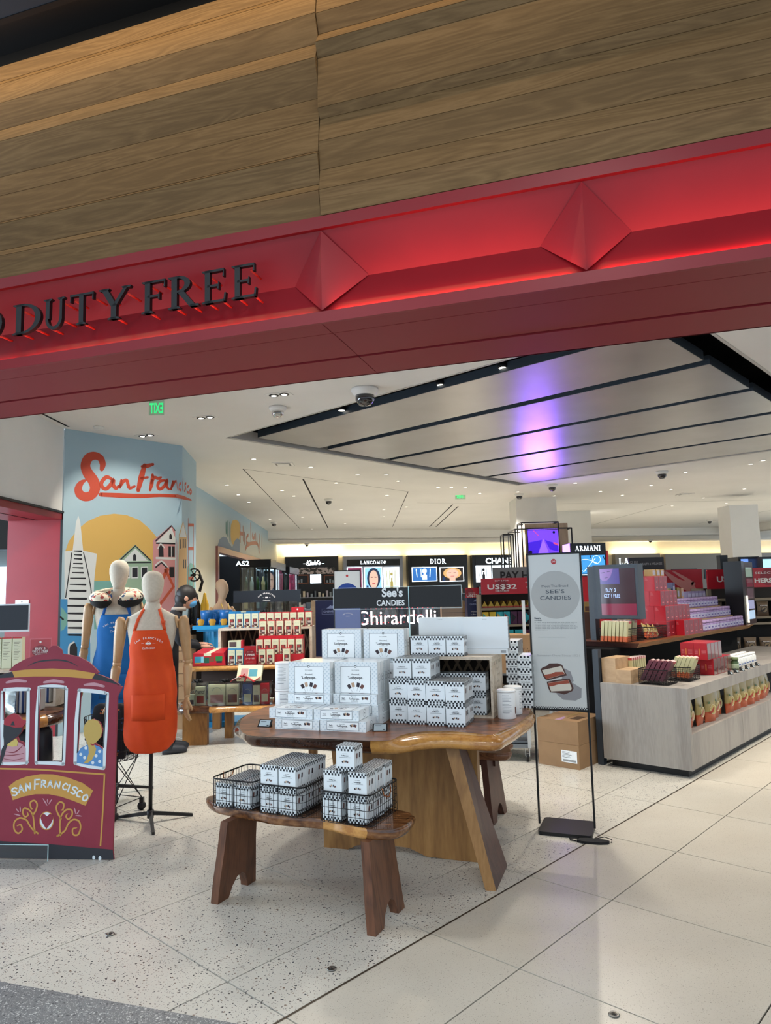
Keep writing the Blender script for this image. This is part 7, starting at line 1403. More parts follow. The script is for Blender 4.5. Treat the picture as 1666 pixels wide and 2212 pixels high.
unit_g('wide grey cosmetics wall unit with thin lower-case lettering and two display niches', 1437, 1700, t_lap, ((.04, .24, 2.1, 1.75, glow('c4d8cc', 1.3)), (.30, .75, 2.05, 1.75, glow('86a8dc', 1.3))))
lamp('AREA', BW(.6, .2, 3.27), 14, warm, BW(.6, -.2, 2.6), 3, sizey=.05)
# --- things between: everything has its own distance
def promo(lab, px, py, Y, w, h, lines, leg=True, nm='promo_sign', rz=0, depth=.02):
    p = ony(px, py, Y); t_ = thing(nm, lab, 'sign', (p.x, p.y, p.z - h), rz); g = G(mat('promo_red', 'b3202c')); g.box((0, 0, 0), (w, depth, h)); g.use(mat('promo_red_dark', '86202a')); g.at(frame((0, 0, 0), (1, 0, 0))); g.disc(w * .3, h * .5, h * .42, .001, 28); g.use(pwt)
    for tx, x, y, hh, ww, bo in lines: g.text(tx, w * x, h * y, h * hh, w=w * ww, z=.002, bold=bo)
    g.obj('sign_card', t_); return t_
# blue disc poster stand
bs = onz(745, 1500, 0); bsx, bsy = -.69, 9.2
b2 = thing('poster_stand', 'floor poster stand with white poster and large blue disc behind the table goods', 'sign stand', (bsx, bsy, 0))
g = G(black); g.box((0, -.1, 0), (.35, .18, .02)); g.obj('base_plate', b2)
for x in (0, .338): g = G(black); g.box((x, 0, .02), (x + .012, .012, 1.84)); g.obj('post', b2)
g = G(black); g.box((0, 0, 1.83), (.35, .012, 1.842)); g.obj('crossbar', b2)
g = G(mat('poster_blue_grey', '5a6a9c', .35)); g.at(frame((.012, .003, .8), (1, 0, 0))); g.rect(0, 0, .326, 1.03); g.use(mat('poster_paper', 'c9cdcb')); g.rect(0, .62, .326, 1.03, .0006); g.use(mat('disc_blue', '163a86', .35)); g.disc(.163, .72, .155, .001, 40); g.use(mat('seal_red', 'b02a30')); g.disc(.163, .97, .016, .0012); g.use(pwt); g.text('DFS', .163, .76, .02, w=.06, z=.0015, bold=.02); g.text('EXCLUSIVE', .163, .71, .03, w=.20, z=.0015, bold=.02); g.arctext('SAN FRANCISCO', .163, .40, .09, .012, R(130), R(50), z=.001); g.text('Collection', .163, .45, .012, w=.05, z=.001, skew=.2); g.obj('poster', b2)
# navy cartons display lettered GHIRARDELLI
p = ony(682, 1350, 9.9); nv = thing('navy_display', 'navy blue display board with a small bird-and-name print behind the souvenir boxes', 'display board', (p.x, p.y, 0)); navy = mat('navy_board', '1a2248', .35); hh = ony(682, 1297, 9.9).z; g = G(navy); g.box((0, 0, 0), (.40, .06, hh)); g.obj('board', nv)
g = G(mat('print_steel', '8c94b4', .5)); g.at(frame((.23, -.001, hh - .17), (1, 0, 0))); g.text('GHIRARDELLI', 0, 0, .03, w=.24, bold=.02); g.stroke([(-.14, -.02), (.14, -.02), (.14, .05), (-.14, .05), (-.14, -.02)], .004, 0, False, 1); g.prism([(-.08, .055), (-.02, .10), (.0, .085), (.03, .11), (.08, .055)], 0, 0); g.obj('print', nv); g = G(plw); g.box((-.06, .01, 0), (-.001, .05, hh)); g.obj('edge_board', nv)
# glass counter with the glowing Ghirardelli lettering
p0 = ony(752, 1362, 11.5); gc_ = thing('glass_counter', 'dark glass counter with glowing white and red script lettering behind the header sign', 'counter', (p0.x, p0.y, 0)); w = ony(962, 1362, 11.5).x - p0.x
g = G(mat('counter_dark', '16181c', .25)); g.box((0, 0, 0), (w, .5, 1.06)); g.box((0, 0, 1.06), (.04, .5, 1.42)); g.box((0, .46, 1.06), (w, .5, 1.42)); g.box((0, 0, 1.42), (w, .5, 1.46)); g.obj('case', gc_)
g = G(clearmat('case_glass', 'e8f0f4', .02, .06, .5)); g.box((.04, .0, 1.06), (w, .006, 1.42)); g.obj('glass_front', gc_)
for i in range(11): g = G(cosm[i % 5]); g.lathe([(.001, 0), (.04, 0), (.045, .1), (.03, .18), (.001, .2)], 10); g.obj('glass_jar', label='small jar inside the dark glass counter, %s from its end' % nums[i], cat='jar', group='jars in the glass counter', loc=(p0.x + .12 + i * .125, p0.y + .25, 1.061))
g = G(glow('fbe9ee', 3.0)); g.at(frame((w * .50, -.02, 1.03), (1, 0, 0))); g.text('Ghirardelli', 0, 0, .23, w=1.27, bold=.0); g.use(glow('c23a44', 1.2)); v, f, x0, x1, y0, y1 = textgeo('Ghirardelli', .03)
for i in range(46): a = -.62 + i * .0275; g.disc(a, .03 + .11 * (i % 3), .010, .002, 8)
g.obj('neon_lettering', gc_)
g = G(card); g.box((0, 0, 0), (.36, .3, 1.38)); 
for z in (.3, .62, .94, 1.2): g.use(cardd); g.box((.001, -.001, z), (.359, 0, z + .006))
g.obj('cardboard_stack', label='tall plain cardboard pack beside the glass counter under the header sign end', cat='box', loc=(ony(957, 1400, 11.1).x, 11.1, 0))
# navy floor stand and shelf of chocolate bars
q = ony(1009, 1289, 10.2); ns = thing('navy_stand', 'navy floor display reading Makes travel a Bite Better', 'display board', (q.x, q.y, 0)); g = G(navy); g.box((0, 0, 0), (.26, .3, q.z)); g.use(mat('print_steel', '8c94b4')); g.at(frame((.13, -.001, q.z), (1, 0, 0))); g.text('GHIRARDELLI', 0, -.12, .026, w=.19, bold=.02); g.prism([(-.05, -.07), (0, -.035), (.05, -.07)], 0, 0); g.use(pwt); g.text('Makes travel', 0, -.22, .02, w=.15); g.text('a Bite Better', 0, -.26, .02, w=.15); g.obj('board', ns)
promo('small red sign reading US$32 standing above the navy floor display', 1005, 1270, 10.15, .19, .14, [('BUY 2 FOR', .5, .42, .1, .5, 0), ('US$32', .5, .08, .26, .8, .02)])
def shelf_unit(lab, px, w, Y, zt, zs, goods, col='6a6258', rz=0, dp=.35, kick=True):
    p = ony(px, 1300, Y); t_ = thing('shelf_unit', lab, 'shelf unit', (p.x, Y, 0), rz); g = G(mat('shelf_taupe', '8b7d68', .6)); d = mat('shelf_back_dark', '2c2825', .8)
    g = G(d); g.box((0, dp - .02, 0), (w, dp, zt)); g.obj('back_panel', t_)
    for x in (0, w - .025): g = G(mat('shelf_taupe', '8b7d68')); g.box((x, 0, 0), (x + .025, dp - .021, zt)); g.obj('side_panel', t_)
    for z in zs: g = G(mat('shelf_taupe', '8b7d68')); g.box((.026, 0, z - .03), (w - .026, dp - .022, z)); g.obj('shelf', t_)
    return t_, p.x
tu, tx = shelf_unit('tall shelf unit of triangular and square chocolate bars under the wide US$32 sign', 1036, .95, 9.7, ony(1039, 1250, 9.7).z - .217, (.25, .55, .80, 1.075, 1.30), None)
promo('wide red sign reading BUY 2 FOR US$32 on top of the chocolate shelf unit', 1039, 1250, 9.7, .94, .215, [('BUY 2 FOR', .3, .80, .08, .2, 0), ('US$32', .3, .32, .30, .42, .02), ('32美元可购2件', .3, .16, .09, .2, 0), ('SELECT ITEMS', .75, .66, .08, .22, 0), ('TOBLERONE', .75, .32, .1, .2, .02)])
gold = mat('gold_triangle', '9c7d2c', .25, .5); tob = [mat('bar_' + c, c, .4) for c in ('c9a92c', '2e9aa4', '4a2440', '1f2024', 'a8352c', 'b9974a')]
for r_, (z, n, tp) in enumerate(((1.301, 10, 't'), (1.076, 9, 'b'), (.801, 6, 'b'), (.551, 6, 'b'))):
    for i in range(n):
        g = G(gold if tp == 't' else tob[(i // 2) % 6]); 
        if tp == 't': g.at(frame((0, .02, 0), (1, 0, 0))); g.prism([(0, .02), (.08, .02), (.04, .09)], -.25, 0); g.use(tob[4]); g.prism([(0, 0), (.08, 0), (.08, .02), (0, .02)], -.25, 0); w_ = .086
        else: g.box((0, 0, 0), (.085 if n > 7 else .12, .22, .17 if r_ == 1 else .2)); g.at(frame((0, 0, 0), (1, 0, 0))); g.use(tob[(i * 5 + 1) % 6]); g.prism([(.01, .02), (.075, .09), (.01, .15)], .001, .001); g.use(pwt); g.text('BAR', .05, .03, .02, z=.002, w=.05) if n < 7 else None; w_ = .096 if n > 7 else .145
        g.obj('chocolate_bar' if tp == 'b' else 'triangular_chocolate', label='chocolate pack under the wide US$32 sign, %s shelf down, %s along' % (nums[r_], nums[i]), cat='chocolate', group='chocolate packs on the shelf unit', loc=(tx + .035 + i * w_, 9.72, z))
p = ony(1064, 1226, 12.3); ps_ = thing('pay_sign', 'grey hanging panel reading PAY HERE above the tills', 'sign', (p.x, p.y, p.z - .28)); g = G(mat('pay_grey', '8e8a88', .5)); g.box((0, 0, 0), (1.0, .03, .28)); g.use(mat('pay_letters', '2c2422', .5)); g.at(frame((0, 0, 0), (1, 0, 0))); g.text('PAY HERE', .52, .07, .14, w=.78, z=.001, bold=.03); g.obj('panel', ps_); g = G(slate); g.box((.2, .031, .28 - p.z), (.8, .06, .2)); g.obj('stand_board', ps_)
# tower with the violet screen and thin frames
p = ony(1133, 1127, 15.4); tw = thing('screen_tower', 'pale wood tower with a bright violet square screen inside thin black frames', 'display tower', (p.x, 15.4, 0)); W_ = ony(1226, 1127, 15.4).x - p.x; g = G(wood('tower_beech', [(.2, '9a8672'), (.5, 'ab9782'), (.8, '96826e')], (6, 6, 1), .5, perobj=False)); g.box((0, 0, 0), (W_, .5, p.z - .05)); g.obj('tower_body', tw)
a, b = ony(1140, 1146, 15.38), ony(1208, 1197, 15.38); g = G(black); g.box((a.x - p.x - .02, -.03, b.z - .03), (b.x - p.x + .02, -.001, a.z + .03)); g.obj('screen_bezel', tw)
sw, shh = b.x - a.x, a.z - b.z; g = G(glow('5630e8', 2.2)); g.at(frame((a.x - p.x, -.032, b.z), (1, 0, 0))); g.rect(0, 0, sw, shh); g.use(glow('3a1ac0', 1.2)); g.prism([(0, 0), (sw * .35, 0), (sw * .45, shh * .6), (0, shh * .5)], .001, .001); g.prism([(sw * .55, shh * .6), (sw, shh * .4), (sw, shh * .1), (sw * .7, shh * .2)], .001, .001); g.use(glow('7a52ff', 1.7)); g.prism([(sw * .5, shh * .65), (sw * .3, 0), (sw * .68, 0)], .0015, .0015); g.use(glow('c04a80', .9)); g.stroke([(sw * .2, shh * .98), (sw * .34, shh * .78)], .02, .002); g.stroke([(sw * .85, shh * .46), (sw * .98, shh * .38)], .04, .002); g.use(glow('1a1040', .3)); g.disc(sw * .86, shh * .9, .03, .002, 10); g.disc(sw * .06, shh * .1, .04, .002, 10); g.obj('screen_face', tw)
lamp('AREA', (a.x + sw / 2, 15.3, (a.z + b.z) / 2), 9, (.28, .12, 1), (a.x + sw / 2, 11, 3.4), sw, sizey=shh).data.spread = R(70)
g = G(black); r_ = .012
def wf(x0, x1, y0, y1, z0, z1):
    for x, y in ((x0, y0), (x1, y0), (x1, y1), (x0, y1)): g.box((x - r_, y - r_, z0), (x + r_, y + r_, z1))
    for z in (z1,): g.box((x0, y0 - r_, z - r_), (x1, y0 + r_, z + r_)); g.box((x0, y1 - r_, z - r_), (x1, y1 + r_, z + r_)); g.box((x0 - r_, y0, z - r_), (x0 + r_, y1, z + r_)); g.box((x1 - r_, y0, z - r_), (x1 + r_, y1, z + r_))
fx = lambda px, Y=15.0: ony(px, 1200, Y).x - p.x
fz_ = lambda py, Y=15.0: ony(1180, py, Y).z
wf(fx(1132), fx(1212), -.3, .2, 1.2, fz_(1127)); wf(fx(1117), fx(1240), -.32, .55, 1.2, fz_(1141)); g.obj('wire_frame', tw)
g = G(black); wf(fx(1095), fx(1117), -.05, .3, 1.0, fz_(1150)); g.obj('side_frame', tw)
# ARMANI tower
p = ony(1231, 1174, 14.2); at_ = thing('display_tower', 'black display tower with glowing serif sign, blue screen and red base', 'display tower', (p.x, 14.2, 0)); W_ = ony(1308, 1174, 14.2).x - p.x; z1, z2, z3 = p.z, ony(1240, 1198, 14.2).z, ony(1240, 1240, 14.2).z
g = G(gb_m); g.box((0, 0, 0), (W_, .6, z1)); g.obj('cabinet', at_); g = G(mat('promo_red', 'b3202c')); g.box((W_, -.01, 0), (W_ + .04, .6, z1 - .16)); g.box((0, -.02, .3), (W_, -.001, z3 - .05)); g.obj('red_panel', at_)
g = G(lit); g.at(frame((0, -.012, 0), (1, 0, 0))); q_ = G(lit); tw_ = serif(q_, 'ARMANI', 0, 0, 1.0, gap=.08); hh = W_ * .72 / tw_; serif(g, 'ARMANI', W_ * .14, z2 + (z1 - z2) * .32, hh, gap=.08); g.obj('lettering', at_)
g = G(glow('3d8fd0', 1.1)); g.at(frame((.03, -.006, z3), (1, 0, 0))); g.rect(0, 0, W_ - .06, z2 - z3 - .02); g.use(glow('dceeff', 1.6)); g.ring(W_ * .68, (z2 - z3) * .72, .075, .083, .001, 20); g.stroke([(.02, .2), (.22, .04), (.46, .3)], .01, .001, False, 1); g.stroke([(.0, .12), (.12, .25), (.3, .28), (.5, .2)], .01, .001); g.rect(W_ * .0, -.03, W_ - .06, -.012, .001); g.use(glow('16243c', .2)); [g.stroke([(x, y), (x + .02, y - .06)], .018, .002) for x, y in ((.36, .36), (.62, .34), (.40, .12), (.10, .28))]; g.obj('screen_face', at_)
# HEALTH & WELLNESS panel, red billboards, right shelf of bags, dark towers with blue screens
p = ony(1358, 1205, 11.4); hw = thing('department_sign', 'dark upright sign reading HEALTH & WELLNESS', 'sign', (p.x, p.y, p.z - .21)); g = G(mat('sign_charcoal', '2c2a2c', .4)); g.box((0, 0, 0), (.56, .03, .21)); g.use(mat('print_grey_light', 'a8a6a4', .5)); g.at(frame((0, 0, 0), (1, 0, 0))); g.text('HEALTH & WELLNESS', .36, .09, .035, w=.34, z=.001, bold=.02); g.text('GUIU', .08, .10, .06, w=.13, z=.001); g.obj('panel', hw); g = G(slate); g.box((.05, .031, .21 - p.z), (.5, .06, .2)); g.obj('stand_board', hw)
def billboard(lab, px0, py0, px1, py1, Y, extra=None, sup=True):
    a, b = ony(px0, py0, Y), ony(px1, py1, Y); t_ = thing('red_billboard', lab, 'sign', (a.x, Y, 0)); w, h = b.x - a.x, a.z - b.z; g = G(mat('promo_red', 'b3202c')); g.box((0, 0, b.z), (w, .04, a.z)); g.at(frame((0, 0, b.z), (1, 0, 0))); extra and extra(g, w, h); g.obj('panel', t_); g = G(mat('shelf_taupe', '8b7d68')); g.box((0, .041, 0), (w, .3, b.z + .1) if sup else (.05, .08, b.z)); g.obj('support_cabinet', t_)
def e1(g, w, h): g.use(mat('billboard_rose', 'c9837c', .5)); g.stroke([(w * .42, h * .95), (w * .6, h * .6), (w * .8, h * .35), (w * .86, h * .0)], [.03, .09, .14, .12], .001); g.stroke([(w * .55, h * .95), (w * .72, h * .7), (w * .85, h * .5)], [.02, .05, .06], .0015); g.use(pwt); g.text('SELECT ITEMS', w * .2, h * .7, .03, z=.002, w=.3)
billboard('red promotional billboard with pale flowing ribbons above the red cartons', 1378, 1233, 1521, 1292, 10.4, e1)
def e2(g, w, h): g.use(mat('promo_red_dark', '86202a')); g.disc(w * .78, h * .5, h * .46, .001, 30); g.use(pwt); g.text('BUY 3', w * .80, h * .78, h * .09, z=.002, w=w * .26); g.text('US$34', w * .68, h * .36, h * .3, z=.002, w=w * .80, bold=.02); g.text('34美元可购3件', w * .84, h * .17, h * .11, z=.002, w=w * .5)
billboard('red billboard reading US$34 left of the dark mirror tower', 1528, 1231, 1600, 1271, 9.6, e2, False)
hu, hx = shelf_unit('shelf unit of brown and yellow candy pouches at the right edge behind the counter', 1518, 2.0, 9.7, ony(1612, 1227, 9.6).z - .262, (.62, 1.02, 1.10, 1.34), None)
promo('wide red sign reading SELECT ITEMS on the right shelf unit', 1612, 1227, 9.6, .95, .26, [('SELECT ITEMS', .38, .68, .11, .52, 0), ("HERSHEY'S.", .38, .24, .22, .55, .04)])
ke = foil('candy_pouch', 'x', (hx, 9.8, 0), 0, (mat('pouch_brown', '5e4a3a', .35), mat('pouch_tan', '7c654c', .35), mat('pouch_dark', '3e3028', .4), mat('pouch_tan2', '8a7658', .35), mat('pouch_cocoa', '2e221c', .4)), .17, .2, word='KISSES')
ky_ = foil('candy_pouch', 'x', (hx, 9.8, 0), 0, (mat('pouch_yellow', 'a88a20', .35), mat('pouch_yellow2', 'b8982c', .35), mat('pouch_cocoa2', '4a3018', .4), mat('pouch_silver', '9a968c', .3), mat('pouch_cocoa', '2e221c')), .17, .2, word='KISSES')
for i in range(8): put(ke, 'ke', (hx + .12 + i * .21, 9.76, 1.101), .05, 'brown candy pouch on the upper shelf at the right, %s along' % nums[i], 'brown pouches on the upper shelf')
for i in range(8): put(ky_ if i > 5 else ke, 'ky' if i > 5 else 'ke', (hx + .12 + i * .21, 9.76, .621), -.05, 'candy pouch on the lower shelf at the right edge, %s along' % nums[i], 'pouches on the lower shelf')
for lab, a, b, y0, Y, c in (('dark tower with a blue screen showing a black arc, behind the US$34 billboard', 1595, 1641, 1203, 12.4, '6e94e0'), ('dark tower with a pale blue screen at the far right edge', 1642, 1700, 1203, 12.0, 'a8d8ec')):
    p, q = ony(a, y0, Y), ony(b, y0, Y); t_ = thing('screen_cabinet', lab, 'display tower', (p.x, Y, 0)); g = G(gb_m); g.box((0, 0, 0), (q.x - p.x - .01, .4, p.z)); g.obj('cabinet', t_); g = G(glow(c, 1.2)); g.at(frame((.04, -.003, p.z - .5), (1, 0, 0))); g.rect(0, 0, q.x - p.x - .1, .46); g.use(glow('20243c', .2)); g.ring(.12, .15, .14, .17, .001, 24, 0, R(130)); g.obj('screen_face', t_)
p = ony(1578, 1197, 12.6); g = G(slate); g.box((0, 0, 0), (.14, .14, p.z)); g.obj('post_cabinet', label='plain slate post beside the blue screen tower', cat='post', loc=(p.x, 13.0, 0))
for i, (a, b, t0) in enumerate(((1236, 1262, 1305), (1262, 1282, 1310))):
    p, q = ony(a, t0, 8.2), ony(b, t0, 8.2); g = G(mat('gold_pack', '9c7e48', .4)); g.box((0, 0, 0), (q.x - p.x - .01, .12, .11)); g.use(brownb); g.box((.01, -.001, .01), (q.x - p.x - .02, 0, .06)); g.obj('gold_gift_pack', label='gold gift pack on the brown stand between poster and screen post, %s' % ['left of two' if i == 0 else 'right of two'], cat='box', loc=(p.x, 8.2, ony(1236, 1324, 8.2).z + .009))
p, q = ony(1236, 1325, 8.2), ony(1290, 1325, 8.2); g = G(mat('brown_stand', '4c3328', .5)); g.box((0, 0, 0), (q.x - p.x, .35, ony(1236, 1324, 8.2).z + .008)); g.obj('brown_stand', label='dark brown stand behind the poster stand, carrying gold gift packs', cat='stand', loc=(p.x, 8.1, 0)); 
# glass liquor cabinets inside the side shop doorway and beside it
for i, (x0, x1, y0, y1, zt) in enumerate(((-3.05, -2.42, 14.8, 15.5, 2.27), (-3.05, -2.46, 15.8, 17.2, 2.25), (-3.05, -2.4, 17.5, 19.3, 2.2))):
    t_ = thing('glass_cabinet', 'black framed glass cabinet of bottles by the side shop doorway, ' + ['nearest', 'middle', 'farthest'][i] + ' of three', 'cabinet', (x0, y0, 0)); w, d = x1 - x0, y1 - y0
    g = G(gb_m); g.box((0, 0, 0), (w, d, .9)); g.obj('base', t_); g = G(gb_m); g.box((-.02, -.02, zt - .16), (w + .02, d + .02, zt)); g.obj('top', t_)
    for x in (0, w / 2 - .02, w - .04):
        for y in (0, d - .04): g = G(gb_m); g.box((x, y, .9), (x + .04, y + .04, zt - .16)); g.obj('frame_post', t_)
    g = G(clearmat('case_glass', 'e8f0f4', .02, .06, .5)); g.box((.0, .015, .9), (w, .02, zt - .16)); g.box((w - .02, .04, .9), (w - .015, d, zt - .16)); g.obj('glass_panel', t_)
    for z in (1.25, 1.62): g = G(clearmat('case_glass')); g.box((.05, .05, z), (w - .05, d - .05, z + .012)); g.obj('glass_shelf', t_)
    for r_, z in enumerate((.901, 1.263, 1.633)):
        for k in range(4): c = ('2f4a22', 'b9a878', '1f3a26', '9aa8a0')[(k + r_) % 4]; g = G(mat('liquor_' + c, c, .15)); g.lathe([(.001, 0), (.04, 0), (.042, .16), (.015, .22), (.015, .28), (.001, .285)], 12); g.obj('liquor_bottle', label='bottle in the %s glass cabinet, %s shelf up, %s along' % (['nearest', 'middle', 'farthest'][i], nums[r_], nums[k]), cat='bottle', group='bottles in the glass cabinets', loc=(x0 + .10 + k * .12, y0 + .14, z))
    lamp('AREA', (x0 + w / 2, y0 + d / 2, zt - .17), 10, (.85, .95, 1), (x0 + w / 2, y0 + d / 2, 0), w * .8)
g = G(glow('dff4ff', 2.6)); g.at(frame(ony(524, 1222, 14.77), (1, 0, 0))); g.text('AS2', 0, 0, .10, w=.28, bold=.02); g.obj('lit_sign', label='small glowing bluish sign in the side shop doorway above the glass cabinets', cat='sign')
# low make-up counters between, so that the floor far back is furnished
for i, (px, Y, w, c) in enumerate(((640, 16.5, 1.6, '3a3a40'), (830, 18.5, 1.8, '55504c'), (1300, 15.8, 1.4, '3c3c44'), (1420, 13.2, 1.4, '5c1c24'))):
    p = ony(px, 1300, Y); t_ = thing('gondola', 'low %s sales gondola with small packs, before the far brand walls' % ['charcoal', 'taupe', 'slate', 'wine red'][i], 'shelf unit', (p.x, Y, 0)); g = G(mat('gondola_' + c, c, .5)); g.box((0, 0, 0), (w, .6, 1.15)); g.obj('body', t_)
    g = G(silver); g.box((-.02, -.02, 1.15), (w + .02, .62, 1.18)); g.obj('top', t_)
    for k in range(int(w / .16)): g = G(cosm[(k * 3 + i) % 5]); g.box((0, 0, 0), (.09, .09, .10 + .05 * (k % 3))); g.obj('small_pack', label='small cosmetic pack on the %s gondola far back, %s along' % (['charcoal', 'taupe', 'slate', 'wine red'][i], nums[k]), cat='box', group='small packs on far gondolas', loc=(p.x + .06 + k * .16, Y + .1, 1.181))
# ================================================================ LETTERING, MURALS, CEILING FITTINGS
sg = thing('shop_sign', 'dark grey serif letters DUTY FREE standing on red pins before the lit red recess', 'sign'); lm = mat('letter_charcoal', '0f1114', .4); pinm = mat('pin_red', 'c8362a', .4)
for ch, e0, e1, pins in (('O', -3.47, -3.275, ((.8, .12),)), ('D', -3.205, -2.995, ((.25, .06), (.75, .12), (.3, .8))), ('U', -2.985, -2.83, ((.3, .06), (.75, .3), (.8, .85))), ('T', -2.80, -2.64, ((.5, .06), (.1, .85), (.9, .85))), ('Y', -2.60, -2.405, ((.5, .06), (.15, .8), (.85, .8))),
                          ('F', -2.335, -2.18, ((.3, .05), (.3, .9), (.8, .9))), ('R', -2.17, -1.99, ((.25, .05), (.8, .06), (.7, .85), (.1, .9))), ('E', -1.965, -1.815, ((.25, .05), (.8, .05), (.3, .85))), ('E', -1.79, -1.64, ((.25, .05), (.85, .05), (.7, .85)))):
    q = G(lm); q.M = None; w0 = serif(q, ch, 0, 0, 1, gap=0); h = .178; M_ = frame(EN(e0, NF - .035, 3.078), (rE.x, rE.y, 0)) @ Matrix.Diagonal((( e1 - e0) / w0 / h, 1, 1, 1))
    g = G(lm); g.at(M_); serif(g, ch, 0, 0, h, 0, stem=.155, thin=.07, gap=0, depth=.022); lo = g.obj('letter', sg)
    for fx_, fz2 in pins:
        e = e0 + (e1 - e0) * fx_; z = 3.078 + h * fz2; dn = .13 - abs(z - ZM) * .62 + .0; g = G(pinm); g.cyl(EN(e, NF - .012, z), EN(e, NF + max(.03, dn), z), .0062, n=8); g.obj('pin', lo)
# ---- mural on the column
brush = mat('mural_vermilion', 'b9462f', .6); mus = mat('mural_mustard', 'c9a55a', .6); mwh = mat('mural_white', 'ccd2d2', .6); mgn = mat('mural_green', '8fab93', .6); mpk = mat('mural_pink', 'c08a8c', .6); mbk = mat('mural_black', '23252a', .6); mbl = mat('mural_blue', '3d86ba', .6); moc = mat('mural_ochre', 'bf9a66', .6); mtl = mat('mural_teal', '6fa39a', .6)
m0_, m1_ = (mo.x, mo.y), (c2.x, c2.y); dA = (gA.x, gA.y); d2 = (c3 - c2).normalized(); d2 = (d2.x, d2.y)
def Z4m(x, y): return 130 + x / 3.267, 900 + y / 3.267
def ZL(x, y): return x / 2.95, 1050 + y / 2.95
def fa(x, y, f=Z4m): p = onv(*f(x, y), m0_, dA); return ((p.x - m0_[0]) * dA[0] + (p.y - m0_[1]) * dA[1], p.z)
def fb2(x, y, f=Z4m): p = onv(*f(x, y), m1_, d2); return ((p.x - m1_[0]) * d2[0] + (p.y - m1_[1]) * d2[1], p.z)
_fl = Matrix.Diagonal((1, 1, .18, 1)); FA, FB = frame(mo, (dA[0], dA[1], 0)) @ _fl, frame(c2, (d2[0], d2[1], 0)) @ _fl
def paint(name, fn, B=False):
    g = G(); g.at(FB if B else FA); fn(g, (lambda l, f=Z4m: [fb2(*p, f) if B else fa(*p, f) for p in l])); g.obj(name, mw)
def sun(g, P): g.use(mus); g.prism(P([(36, 950), (60, 880), (120, 800), (190, 740), (280, 700), (380, 685), (470, 695), (560, 730), (630, 790), (690, 860), (705, 1000), (695, 1150), (240, 1160), (200, 1000)]), .003, .003)
paint('painted_sun', sun)
def tower(g, P):
    g.use(mwh); g.prism(P([(128, 698), (142, 745), (162, 945), (260, 968), (238, 1180), (226, 1400), (215, 1600), (32, 1600), (30, 950), (88, 945), (112, 745)]), .005, .005); g.use(mbk)
    for y, w_ in ((948, 26), (975, 24), (1003, 25), (1036, 30), (1065, 34), (1100, 38), (1140, 52), (1184, 55), (1228, 54), (1283, 58), (1335, 70), (1388, 66), (1440, 70), (1490, 66), (1540, 66)): g.stroke(P([(124 - w_, y), (124 + w_, y + 2)]), [.012, .02] if y < 1200 else [.02, .028], .008, True, 1)
    g.stroke(P([(82, 960), (38, 1280)]), .012, .008, False, 1); g.stroke(P([(165, 960), (215, 1200), (232, 1420)]), .012, .008)
paint('painted_tower', tower)
def ferry(g, P):
    f = ZL; g.use(mbl); g.prism(P([(385, 720), (430, 720), (430, 940), (575, 940), (575, 1180), (380, 1180)], f), .008, .008); g.use(mtl); g.prism(P([(388, 770), (405, 785), (425, 815), (430, 850), (422, 890), (405, 915), (386, 925)], f), .010, .010); g.use(mbk)
    g.stroke(P([(385, 835), (402, 850)], f), .02, .012, True, 1); g.prism(P([(438, 1180), (438, 1030), (455, 1000), (478, 998), (492, 1030), (492, 1180)], f), .012, .012); g.use(mwh); g.stroke(P([(438, 1100), (440, 1020), (470, 995)], f), .02, .014)
paint('painted_ferry_building', ferry)
def green(g, P):
    g.use(mgn); g.prism(P([(400, 1020), (530, 903), (650, 1020), (650, 1240), (430, 1240), (425, 1035)]), .006, .006); g.use(mwh); g.prism(P([(440, 1022), (530, 930), (620, 1018)]), .009, .009); g.use(mbk); g.stroke(P([(412, 1022), (530, 912), (640, 1016)]), .018, .011, False, 1); g.stroke(P([(415, 1032), (642, 1030)]), .014, .011, False, 1)
    g.prism(P([(514, 1018), (514, 980), (524, 966), (536, 980), (536, 1018)]), .012, .012)
    for x in (450, 508, 576): g.use(mwh); g.prism(P([(x - 6, 1142), (x - 6, 1060), (x + 44, 1058), (x + 44, 1140)]), .009, .009); g.use(mbk); g.prism(P([(x, 1134), (x, 1066), (x + 38, 1064), (x + 38, 1132)]), .012, .012)
    g.use(mtl); g.prism(P([(240, 1160), (420, 1160), (640, 1200), (640, 1500), (240, 1500)]), .0045, .0045)
paint('painted_house', green)
def pink(g, P):
    g.use(mpk); g.prism(P([(655, 1400), (655, 875), (785, 765), (812, 800), (808, 1400)]), .006, .006); g.use(mwh); g.prism(P([(676, 888), (786, 782), (813, 860), (812, 892)]), .009, .009); g.use(mbk); g.stroke(P([(672, 880), (786, 770), (812, 805)]), .018, .011, False, 1); g.stroke(P([(676, 893), (812, 897)]), .02, .011, False, 1)
    g.prism(P([(770, 866), (770, 838), (778, 824), (788, 838), (788, 866)]), .012, .012); g.prism(P([(694, 990), (694, 925), (710, 905), (728, 925), (730, 990)]), .012, .012); g.prism(P([(764, 990), (764, 915), (808, 915), (808, 990)]), .012, .012); g.prism(P([(770, 1135), (770, 1060), (806, 1060), (806, 1135)]), .012, .012)
    g.use(mwh); g.stroke(P([(680, 998), (808, 1002)]), .03, .013, True, 1); g.stroke(P([(690, 930), (708, 898), (735, 925)]), .016, .013); g.stroke(P([(786, 915), (786, 990)]), .014, .014, False, 1); g.stroke(P([(672, 1050), (715, 1020), (755, 1060)]), .02, .013); g.use(mbk); g.stroke(P([(672, 1065), (715, 1030), (758, 1072)]), .02, .014, False, 1)
    g.use(mat('mural_bridge_red', 'b4553c', .6)); g.stroke(P([(640, 1300), (760, 1070)]), .05, .016, False, 1); g.stroke(P([(740, 1075), (800, 1200), (700, 1330)]), .04, .016, False, 1)
paint('painted_house', pink)
